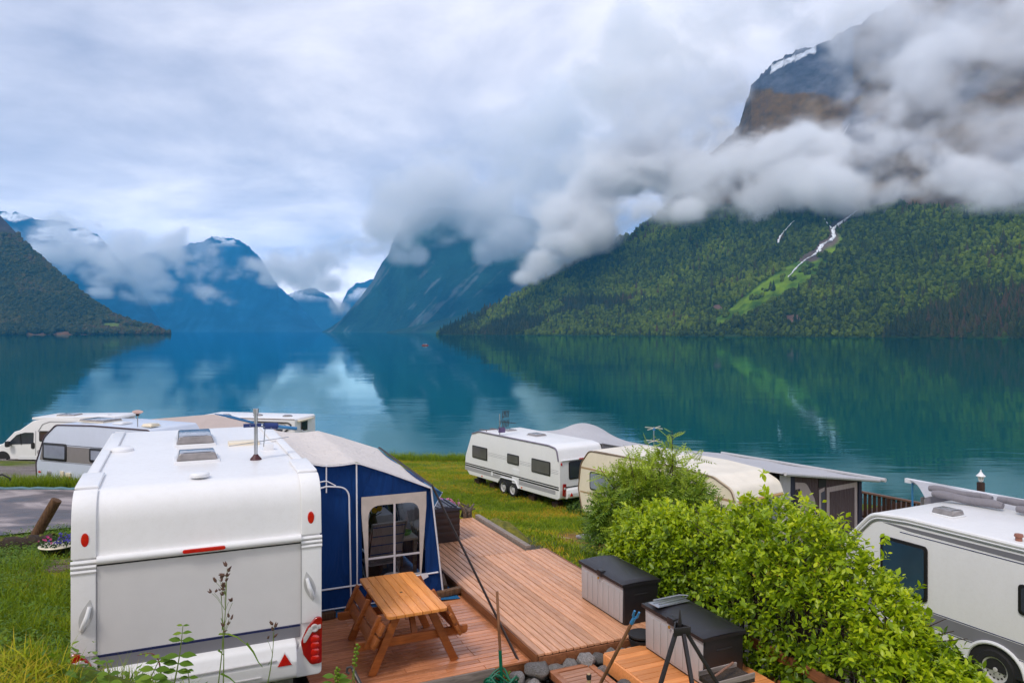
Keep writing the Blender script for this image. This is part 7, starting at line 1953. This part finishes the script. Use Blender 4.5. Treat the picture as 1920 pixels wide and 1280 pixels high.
# thin out round two gaps low on the side
sx_, sy2 = to_site(p[:, 0], p[:, 1])
gap = (np.hypot((sy2 - 7.75) / .5, (p[:, 2] - .55) / .25) < 1) | (np.hypot((sy2 - 6.2) / .45, (p[:, 2] - .75) / .2) < 1) | (np.hypot((sy2 - 5.6) / .4, (p[:, 2] - .35) / .2) < 1)
hol = np.repeat(fbm(tips * 2.6 + 11, 3), 7) < .35
keep = ~(gap & (rg.random(len(p)) < .6)) & ~(hol & (rg.random(len(p)) < .75))
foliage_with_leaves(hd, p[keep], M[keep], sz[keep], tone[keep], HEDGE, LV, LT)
tw = MB()
for k in range(150):
    yy = rg.uniform(4.0, 10.6); tp_, md_, hw_ = (float(q) for q in hedge_shape(np.array(yy)))
    b0 = Vector(site(md_ + rg.normal() * .15, yy, zb - .5)); a = rg.uniform(.2, 2.9)
    e1 = Vector(site(md_ + hw_ * .55 * math.cos(a), yy + rg.normal() * .2, zb + (tp_ - zb) * (.36 + .4 * math.sin(a))))
    e2 = Vector(site(md_ + hw_ * .95 * math.cos(a), yy + rg.normal() * .3, zb + (tp_ - zb) * (.36 + .6 * math.sin(a))))
    tw.tube([b0, b0.lerp(e1, .6) + Vector((0, 0, .1)), e1, e2], [.018, .014, .009, .004], 5, cap=False)
tag(tw.out('branches', hd, TWIG), kind='stuff')

# ---- the rowan bush
rb = thing('rowan_bush', 'dark feathery rowan bush between the hedge and the cream caravan', 'bush', (0, 0, 0), 0)
PIN_V, PIN_F = [], []
for k in range(6):
    for s_ in (-1, 1):
        b0 = len(PIN_V); y0 = .16 + .13 * k; l_ = .24 * (1 - abs(k - 2.2) * .09); dx, dy = s_ * .93 * l_, .38 * l_
        nx, ny = -s_ * .30 * .22, .93 * .22
        c0 = np.array((0, y0, 0)); t_ = c0 + (dx, dy, -.05); m_ = (c0 + t_) / 2
        PIN_V += [c0, m_ + np.array((nx * .3, -.056, .014)), t_, m_ + np.array((-nx * .3, .056, .014))]; PIN_F += [(b0, b0 + 1, b0 + 2), (b0, b0 + 2, b0 + 3)]
b0 = len(PIN_V); PIN_V += [np.array((0, .92, -.02)), np.array((.04, 1.03, -.03)), np.array((0, 1.16, -.06)), np.array((-.04, 1.03, -.03)), np.array((-.008, 0, 0)), np.array((.008, 0, 0)), np.array((0, .93, -.02))]
PIN_F += [(b0, b0 + 1, b0 + 2), (b0, b0 + 2, b0 + 3), (b0 + 4, b0 + 5, b0 + 6)]
PIN_V, PIN_F = np.array(PIN_V), np.array(PIN_F)
rc = np.array((*site(8.50, 12.15)[:2], 0.0)); zg = gz(rc[0], rc[1])
n = 560
u = rg.normal(size=(n, 3)); u /= np.linalg.norm(u, axis=1, keepdims=True); u[:, 2] = np.abs(u[:, 2]) * 1.0 - .25
rr = rg.uniform(.45, 1.0, n) ** .6 * (1 + .35 * (fbm(u * 2 + 4, 3) - .5))
tips = rc[None] + u * rr[:, None] * np.array((1.50, 1.15, 1.80)) + np.array((0, 0, .30))
tips[:, 0] += (tips[:, 2] - .3) * .10
shoot = rg.random(n) < .14; tips[shoot, 2] += rg.uniform(.15, .55, shoot.sum()) * (u[shoot, 2] > .2)
ax = u + np.array((0, 0, .7)) + rg.normal(size=(n, 3)) * .25; ax /= np.linalg.norm(ax, axis=1, keepdims=True)
p, M, sz, kk = sprays(tips, ax, 6, .40, rg, (.5, 1.35), .25, .30)
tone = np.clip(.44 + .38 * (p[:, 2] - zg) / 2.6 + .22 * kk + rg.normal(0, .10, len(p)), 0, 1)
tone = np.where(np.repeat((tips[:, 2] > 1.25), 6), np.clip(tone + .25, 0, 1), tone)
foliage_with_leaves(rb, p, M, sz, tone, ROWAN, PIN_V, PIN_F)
tw = MB(); base = Vector((rc[0], rc[1], zg))
for k in range(120):
    e_ = Vector(tips[rg.integers(0, n)]); b_ = base + Vector((rg.normal() * .12, rg.normal() * .12, 0)); m_ = b_.lerp(e_, .5) + Vector((rg.normal() * .1, 0, .2))
    tw.tube([b_, m_, e_], [.022, .013, .005], 5, cap=False)
tag(tw.out('branches', rb, TWIG), kind='stuff')

# ---- small bushes
def small_bush(label, c0, r, nt, m, size, per=6, tone0=.3, name='bush', zs=.8):
    t = thing(name, label, 'bush', (0, 0, 0), 0)
    u = rg.normal(size=(nt, 3)); u /= np.linalg.norm(u, axis=1, keepdims=True); u[:, 2] = np.abs(u[:, 2])
    tp_ = np.array(c0)[None] + u * (rg.uniform(.4, 1, nt) ** .5)[:, None] * r * np.array((1, 1, zs))
    a_ = u + np.array((0, 0, .5)); a_ /= np.linalg.norm(a_, axis=1, keepdims=True)
    p, M, sz, kk = sprays(tp_, a_, per, size, rg, (.4, 1.3), .1)
    tone = np.clip(tone0 + .3 * kk + rg.normal(0, .1, len(p)), 0, 1)
    tag(link('foliage', leaves_mesh('foliage', p, M, sz, tone), t, m), kind='stuff')
p0 = at(1072, 940, 31); small_bush('leafy green bush growing behind the rear of the twin-axle caravan', (p0[0], p0[1], gz(p0[0], p0[1])), .75, 120, WEED, .15)
p0 = at(1085, 962, 29); small_bush('low dark bush beside the front of the cream caravan', (p0[0], p0[1], gz(p0[0], p0[1])), .6, 90, ROWAN, .13)
p0 = site(6.45, 9.9); small_bush('dark undergrowth clump behind the storage box on the larch deck', (p0[0], p0[1], -.3), .55, 140, ROWAN, .09, tone0=.2)
p0 = site(6.55, 11.1); small_bush('dark weeds at the foot of the rowan bush by the deck edge', (p0[0], p0[1], -.4), .6, 140, ROWAN, .10, tone0=.2)

# ---- grass
def tuft(seed, n, h, spread, w, lean=.45, tone=(.2, .8), seg=3):
    rg2 = np.random.default_rng(seed); V, F, T = [], [], []
    for k in range(n):
        a = rg2.uniform(0, 6.28); r_ = spread * math.sqrt(rg2.random()); b_ = np.array((r_ * math.cos(a), r_ * math.sin(a), -.02))
        hh = h * rg2.uniform(.55, 1.15); la = rg2.uniform(0, 6.28); ln_ = lean * hh * rg2.uniform(.2, 1.2); t_ = rg2.uniform(*tone)
        s_ = np.array((-math.sin(la), math.cos(la), 0)) * w * rg2.uniform(.7, 1.3); b0 = len(V)
        for i in range(seg + 1):
            f = i / seg; c_ = b_ + np.array((math.cos(la) * ln_ * f * f, math.sin(la) * ln_ * f * f, hh * (f - .18 * f * f)))
            if i == seg: V.append(c_); T.append(min(1, t_ + .12))
            else: V += [c_ - s_ * (1 - .55 * f), c_ + s_ * (1 - .55 * f)]; T += [t_ * (.75 + .25 * f)] * 2
        for i in range(seg - 1):
            q = b0 + 2 * i; F += [(q, q + 1, q + 3), (q, q + 3, q + 2)]
        q = b0 + 2 * (seg - 1); F.append((q, q + 1, q + 2))
    me = mesh_np('tuft', np.array(V), np.array(F), False)
    a = me.attributes.new('tone', 'FLOAT', 'POINT'); a.data.foreach_set('value', np.array(T, np.float32)); return me
def clover(seed, n=12, h=.10, spread=.12, s0=.035):
    rg2 = np.random.default_rng(seed)
    p = np.stack([rg2.normal(0, spread * .5, n), rg2.normal(0, spread * .5, n), rg2.uniform(.02, h, n)], 1)
    d = rg2.normal(size=(n, 3)) * np.array((1, 1, .25)); M = frames(d, np.tile((0, 0, 1.0), (n, 1)))
    return leaves_mesh('clover', p, M, rg2.uniform(.7, 1.3, n) * s0, rg2.uniform(.2, .8, n))
tall = variants('tall_tuft', [tuft(k, 15, .34, .10, .0045, .7) for k in range(4)] + [tuft(30 + k, 13, .26, .10, .005, .9, (.05, .45)) for k in range(2)], GRASS)
dry = variants('dry_tuft', [tuft(60 + k, 14, .14, .10, .004, 1.3, (.9, 1.0)) for k in range(3)], GRASS)
short = variants('lawn_tuft', [tuft(90 + k, 13, .075, .16, .0065, .9, (.3, .9), 2) for k in range(4)] + [tuft(120, 13, .07, .16, .0065, .9, (.7, .98), 2)], GRASS)
herb = variants('herb', [clover(k) for k in range(4)], WEED)
def grass_points(n, box, keep):
    x = rg.uniform(box[0], box[1], n); y = rg.uniform(box[2], box[3], n); k = keep(x, y); x, y = x[k], y[k]
    return x, y, ground(x, y)
def in_view(x, y, z, mg=60):
    X, Y = 960 + FPX * x / y, 620 + FPX * (HC - z) / y
    return (X > -mg - 400 / y) & (X < 1920 + mg) & (Y < 1280 + 900 / y)
def blocked(x, y):
    a, b_ = to_site(x, y)
    dk = (a > 1.3) & (a < 6.15) & (b_ > 5.8) & (b_ < 14.9) | (a > -.8) & (a < 1.45) & (b_ > 8.4) & (b_ < 14.2)
    return dk | inpoly(x, y, road_poly)
def put(name, x, y, z, coll, lo, hi, lean=.25, tone=None):
    n = len(x); s_ = rg.uniform(lo, hi, n)
    return scatter(name, np.stack([x, y, z], 1), np.stack([s_, s_, s_ * rg.uniform(.8, 1.25, n)], 1), np.stack([rg.normal(0, lean, n), rg.normal(0, lean, n), rg.uniform(0, 6.28, n)], 1), coll, tone=tone)
pn = lambda x, y, f, o=0: fbm(np.stack([x * f + o, y * f, np.zeros_like(x)], -1), 3)
# the bank at the left
x, y, z = grass_points(21000, (-9.5, -1.0, 4.0, 15.5), lambda x, y: ~blocked(x, y) & (x < -.62 * y + 3.2))
k = in_view(x, y, z) & ((pn(x, y, .9) > .42) | (y > 9)); 
d_ = np.hypot(x, y)
isdry = (pn(x, y, .8, 9) > .56) & (y < 8.2)
k1 = k & ~isdry & (rg.random(len(x)) < ss(16, 6, y) * .9 + .1)
k1 &= rg.random(len(x)) < .72
put('bank_grass', x[k1], y[k1], z[k1], tall, .38, 1.05, tone=(pn(x, y, .7, 6)[k1] - .5) * .9)
k2 = k & isdry; put('dry_grass', x[k2], y[k2], z[k2] + .0, dry, .7, 1.5)
x, y, z = grass_points(16000, (-13, -1.5, 4.5, 19.5), lambda x, y: ~blocked(x, y) & (x < -.5 * y + 1.5))
k = in_view(x, y, z) & (pn(x, y, 1.1, 4) > .44) & (rg.random(len(x)) < ss(6.0, 9.5, y) * .9 + .05); put('ground_herbs', x[k], y[k], z[k], herb, .8, 1.7)
# the strip between road and silver caravan, long grass there
x, y, z = grass_points(5000, (-34, -8, 26.3, 28.4), lambda x, y: ~inpoly(x, y, road_poly))
put('verge_grass', x, y, z, tall, .8, 1.7)
# the lawn down to the water
def lawn_keep(x, y):
    a, b_ = to_site(x, y)
    return (a > -2) & ~blocked(x, y) & ((a > 6.1) | (b_ > 14.8)) & (rg.random(len(x)) < np.clip(26 / (y + 2), .35, 1)) & ~((a > 6.3) & (b_ < 10.2))
x, y, z = grass_points(62000, (-14, 9, 10.5, 59), lawn_keep)
b1, b2_ = bare_mask(x, y)
k = in_view(x, y, z) & (rg.random(len(x)) > np.maximum(b1 * .97, b2_ * .8))
put('lawn_grass', x[k], y[k], z[k], short, .9, 1.7, tone=np.clip((pn(x, y, .45, 3)[k] - .46) * 1.9 + (pn(x, y, 1.6, 5)[k] - .5) * .5, -.3, .45))
x, y, z = grass_points(5200, (-12, 8, 22, 36), lawn_keep)
k = in_view(x, y, z) & (pn(x, y, .5, 2) > .53); put('rough_grass', x[k], y[k], z[k], tall, .5, .9)
x, y, z = grass_points(2600, (-12, 3, 52, 58.4), lambda x, y: y > 55.5 + rg.normal(0, .6, len(x)))
put('shore_grass', x, y, z, tall, 1.1, 2.4)

# ---- weeds in front of the nearest caravan
def stem_pts(base, top, bend, n=8):
    b_, t_ = Vector(base), Vector(top); q = []
    for i in range(n):
        f = i / (n - 1); q.append(b_.lerp(t_, f) + Vector(bend) * math.sin(math.pi * f))
    return q
def spikelets(mb, pts, s0, rg3):
    for p in pts:
        d = Vector((rg3.uniform(-.7, .7), rg3.uniform(-.3, .3), rg3.uniform(.1, 1))).normalized()
        for k in range(3):
            dd = (d + Vector((rg3.uniform(-.4, .4), rg3.uniform(-.4, .4), rg3.uniform(-.2, .3)))).normalized()
            mb.lathe([(0, 0), (s0 * .28, s0 * .4), (s0 * .22, s0 * .9), (0, s0 * 1.5)], 5, p + dd * s0 * .3, dd)
def grass_stalk(label, X0, Y0, X1, Y1, d, heads, blades, seed):
    rg3 = random.Random(seed); b_, t_ = Vector(at(X0, Y0, d)), Vector(at(X1, Y1, d))
    t = thing('grass_stalk', label, 'plant', b_, 0)
    pts = stem_pts((0, 0, 0), t_ - b_, (.012, 0, 0), 10); MB().tube(pts, [.0045 - .003 * i / 9 for i in range(10)], 6).out('stem', t, STEMG)
    hd_ = MB(); rs = MB()
    for X, Y, s_ in heads:
        p = Vector(at(X, Y, d)) - b_; f = min(.97, max(.1, (p.z - .06) / pts[-1].z)); q = pts[int(f * 9)]
        if (p - q).length > .02: rs.tube([q, q.lerp(p, .6) + Vector((0, 0, .01)), p], .0013, 4)
        spikelets(hd_, [p], s_, rg3)
    hd_.out('seed_head', t, SEED)
    if rs.v: rs.out('branchlet', t, STEMG)
    for pl in blades:
        P3 = [Vector(at(X, Y, d)) - b_ for X, Y in pl]; w_ = [.006, .006, .004, .001]
        n_ = len(P3); mb = MB()
        V = []
        for i, p in enumerate(P3):
            w2 = .007 * (1 - i / (n_ - 1)) + .0008; V += [p + Vector((-w2 * .6, 0, -w2 * .8)), p + Vector((w2 * .6, .004, w2 * .8))]
        mb.add(V, [(2 * i, 2 * i + 1, 2 * i + 3, 2 * i + 2) for i in range(n_ - 1)])
        o = mb.out('blade', t, WEED); set_tone(o.data, rg3.uniform(.4, .7))
grass_stalk('tall grass stalk with brown seed heads in front of the white caravan', 407, 1300, 426, 1066, 5.0,
            [(426, 1064, .030), (426, 1071, .03), (425, 1078, .03), (423, 1083, .024), (410, 1085, .028), (407, 1093, .024), (404, 1090, .02), (414, 1092, .02), (422, 1091, .024), (418, 1101, .022), (423, 1103, .026), (424, 1106, .022), (398, 1112, .022), (402, 1111, .018), (420, 1117, .022), (430, 1127, .02), (436, 1129, .022), (430, 1159, .022), (432, 1164, .026), (421, 1176, .026), (424, 1172, .02), (417, 1184, .02)],
            [[(410, 1188), (428, 1188), (445, 1194), (462, 1208)], [(462, 1205), (475, 1222), (484, 1240), (492, 1250)], [(409, 1218), (414, 1222), (419, 1228)], [(414, 1262), (430, 1270), (446, 1284)]], 1)
grass_stalk('second thin grass stalk close beside the tall one', 418, 1300, 414, 1110, 5.05, [(416, 1112, .016), (413, 1108, .014)], [[(417, 1180), (417, 1165), (414, 1158)]], 2)
grass_stalk('short grass stalk with dark seed head near the triangle reflector', 500, 1290, 514, 1172, 5.2, [(514, 1173, .028), (514, 1178, .028), (512, 1184, .024), (513, 1192, .022), (501, 1199, .018), (513, 1196, .018)], [[(503, 1246), (508, 1236), (515, 1226), (519, 1220)]], 3)
def leafy(label, base, top, d, pairs, m, lsize, seed, name='nettle', stemm=None, bend=(.01, 0, 0), droop=.35, opp=True):
    rg3 = np.random.default_rng(seed); b_, t_ = Vector(at(*base, d)), Vector(at(*top, d))
    t = thing(name, label, 'plant', b_, 0); pts = stem_pts((0, 0, 0), t_ - b_, bend, 10)
    MB().tube(pts, [.006 - .004 * i / 9 for i in range(10)], 6).out('stem', t, stemm or STEMG)
    k_ = 0
    for f, s_ in pairs:
        q = pts[0].lerp(pts[-1], f) if f <= 1 else pts[-1]
        q = pts[min(9, int(f * 9))]
        a0 = rg3.uniform(-.4, .4)
        for sg in ((0, math.pi) if opp else (k_ * 2.4,)):
            a = a0 + sg; dd = np.array([[math.cos(a), math.sin(a) * .55, .25 - droop * rg3.uniform(.3, 1)]])
            M_ = frames(dd, np.array([[0, -.5, 1.0]]))
            me = leaves_mesh('leaf', np.array([q[:]]), M_, np.array([lsize * s_]), np.array([rg3.uniform(.3, .75)]))
            me.transform(Matrix.Identity(4)); o = link('leaf', me, t, m)
        k_ += 1
leafy('green nettle with toothed leaves left of the tall grass stalk', (322, 1300), (343, 1172), 4.9, [(.38, .9), (.52, 1.0), (.66, 1.05), (.80, .85), (.92, .6), (1, .4)], WEED, .105, 1)
leafy('small leafy weed at the corner of the white caravan', (205, 1310), (200, 1240), 5.0, [(.5, 1), (.75, .9), (1, .6)], WEED, .09, 2, 'weed')
leafy('bramble shoot with round leaves in front of the bumper', (262, 1300), (300, 1232), 4.9, [(.3, 1.0), (.5, 1.2), (.7, 1.1), (.9, .8), (1, .6)], WEED, .10, 3, 'bramble')
leafy('arching red bramble cane hung with buds by the bumper', (302, 1290), (258, 1228), 5.0, [(.6, .5), (.8, .5), (.95, .4)], WEED, .06, 4, 'bramble', plain('red_cane', (0.16, 0.03, 0.03), 0.6), (.05, 0, .10))
leafy('broad leaved weed near the bottom of the white caravan', (292, 1320), (283, 1262), 4.8, [(.4, 1.1), (.7, 1.2), (.9, .8)], WEED, .11, 5, 'weed')
leafy('leafy weed right of the nettle in the bottom grass', (352, 1320), (352, 1255), 4.9, [(.5, .8), (.8, .7), (1, .5)], WEED, .09, 6, 'weed')
leafy('pale green leaves at the bottom below the tail light', (620, 1330), (628, 1268), 5.6, [(.5, 1.2), (.8, 1.2), (1, .9)], WEED, .11, 7, 'weed')
leafy('spike of pale green buds below the tail light', (648, 1330), (668, 1215), 5.6, [(.3, .7), (.4, .5)], WEED, .08, 8, 'weed')
for (base, top, d, lab) in (((664, 1248), (671, 1208), 5.6, 'bright green bud spike above the hooked pipe'), ((631, 1280), (633, 1252), 5.6, 'shorter bright green bud spike left of the hooked pipe')):
    b_, t_ = Vector(at(*base, d)), Vector(at(*top, d)); t = thing('bud_spike', lab, 'plant', b_, 0); q = MB(); rg3 = random.Random(lab)
    MB().tube([(0, 0, -.25), (0, 0, 0), t_ - b_], .004, 5).out('stem', t, STEMG)
    for k in range(16):
        p = (t_ - b_) * (k / 15); a = k * 2.4; q.lathe([(0, 0), (.011, .008), (.007, .018), (0, .022)], 6, p + Vector((math.cos(a), math.sin(a), 0)) * .006, (math.cos(a), math.sin(a), .8))
    o = q.out('bud', t, WEED); set_tone(o.data, .75)
# undergrowth along the bottom edge
x = rg.uniform(-3.2, -1.2, 40); y = rg.uniform(4.4, 5.6, 40); z = ground(x, y)
put('bank_weeds', x, y, z, herb, 1.3, 2.6)
# weeds in the gap by the deck
x, y, z = [np.array(q) for q in zip(*[(*site(rg.uniform(3.2, 3.7), 8.12 + rg.normal() * .05)[:2], -.2) for k in range(14)])]
put('gap_weeds', x, y, z, herb, .7, 1.4)

# ------------------------------------------------------------------ pieces too small to be picked apart stay one part each
for o in bpy.data.objects:
    if o.parent is not None and o.name.split('.')[0] in ('rim_hole', 'element', 'latch', 'lid_rib', 'bumper_crease', 'bulb_lens', 'piping', 'backrest_slat', 'flower_head', 'bud', 'stem', 'seed_head', 'branchlet', 'chain', 'lantern_bar', 'root', 'roof_rack', 'hem'):
        o['kind'] = 'stuff'
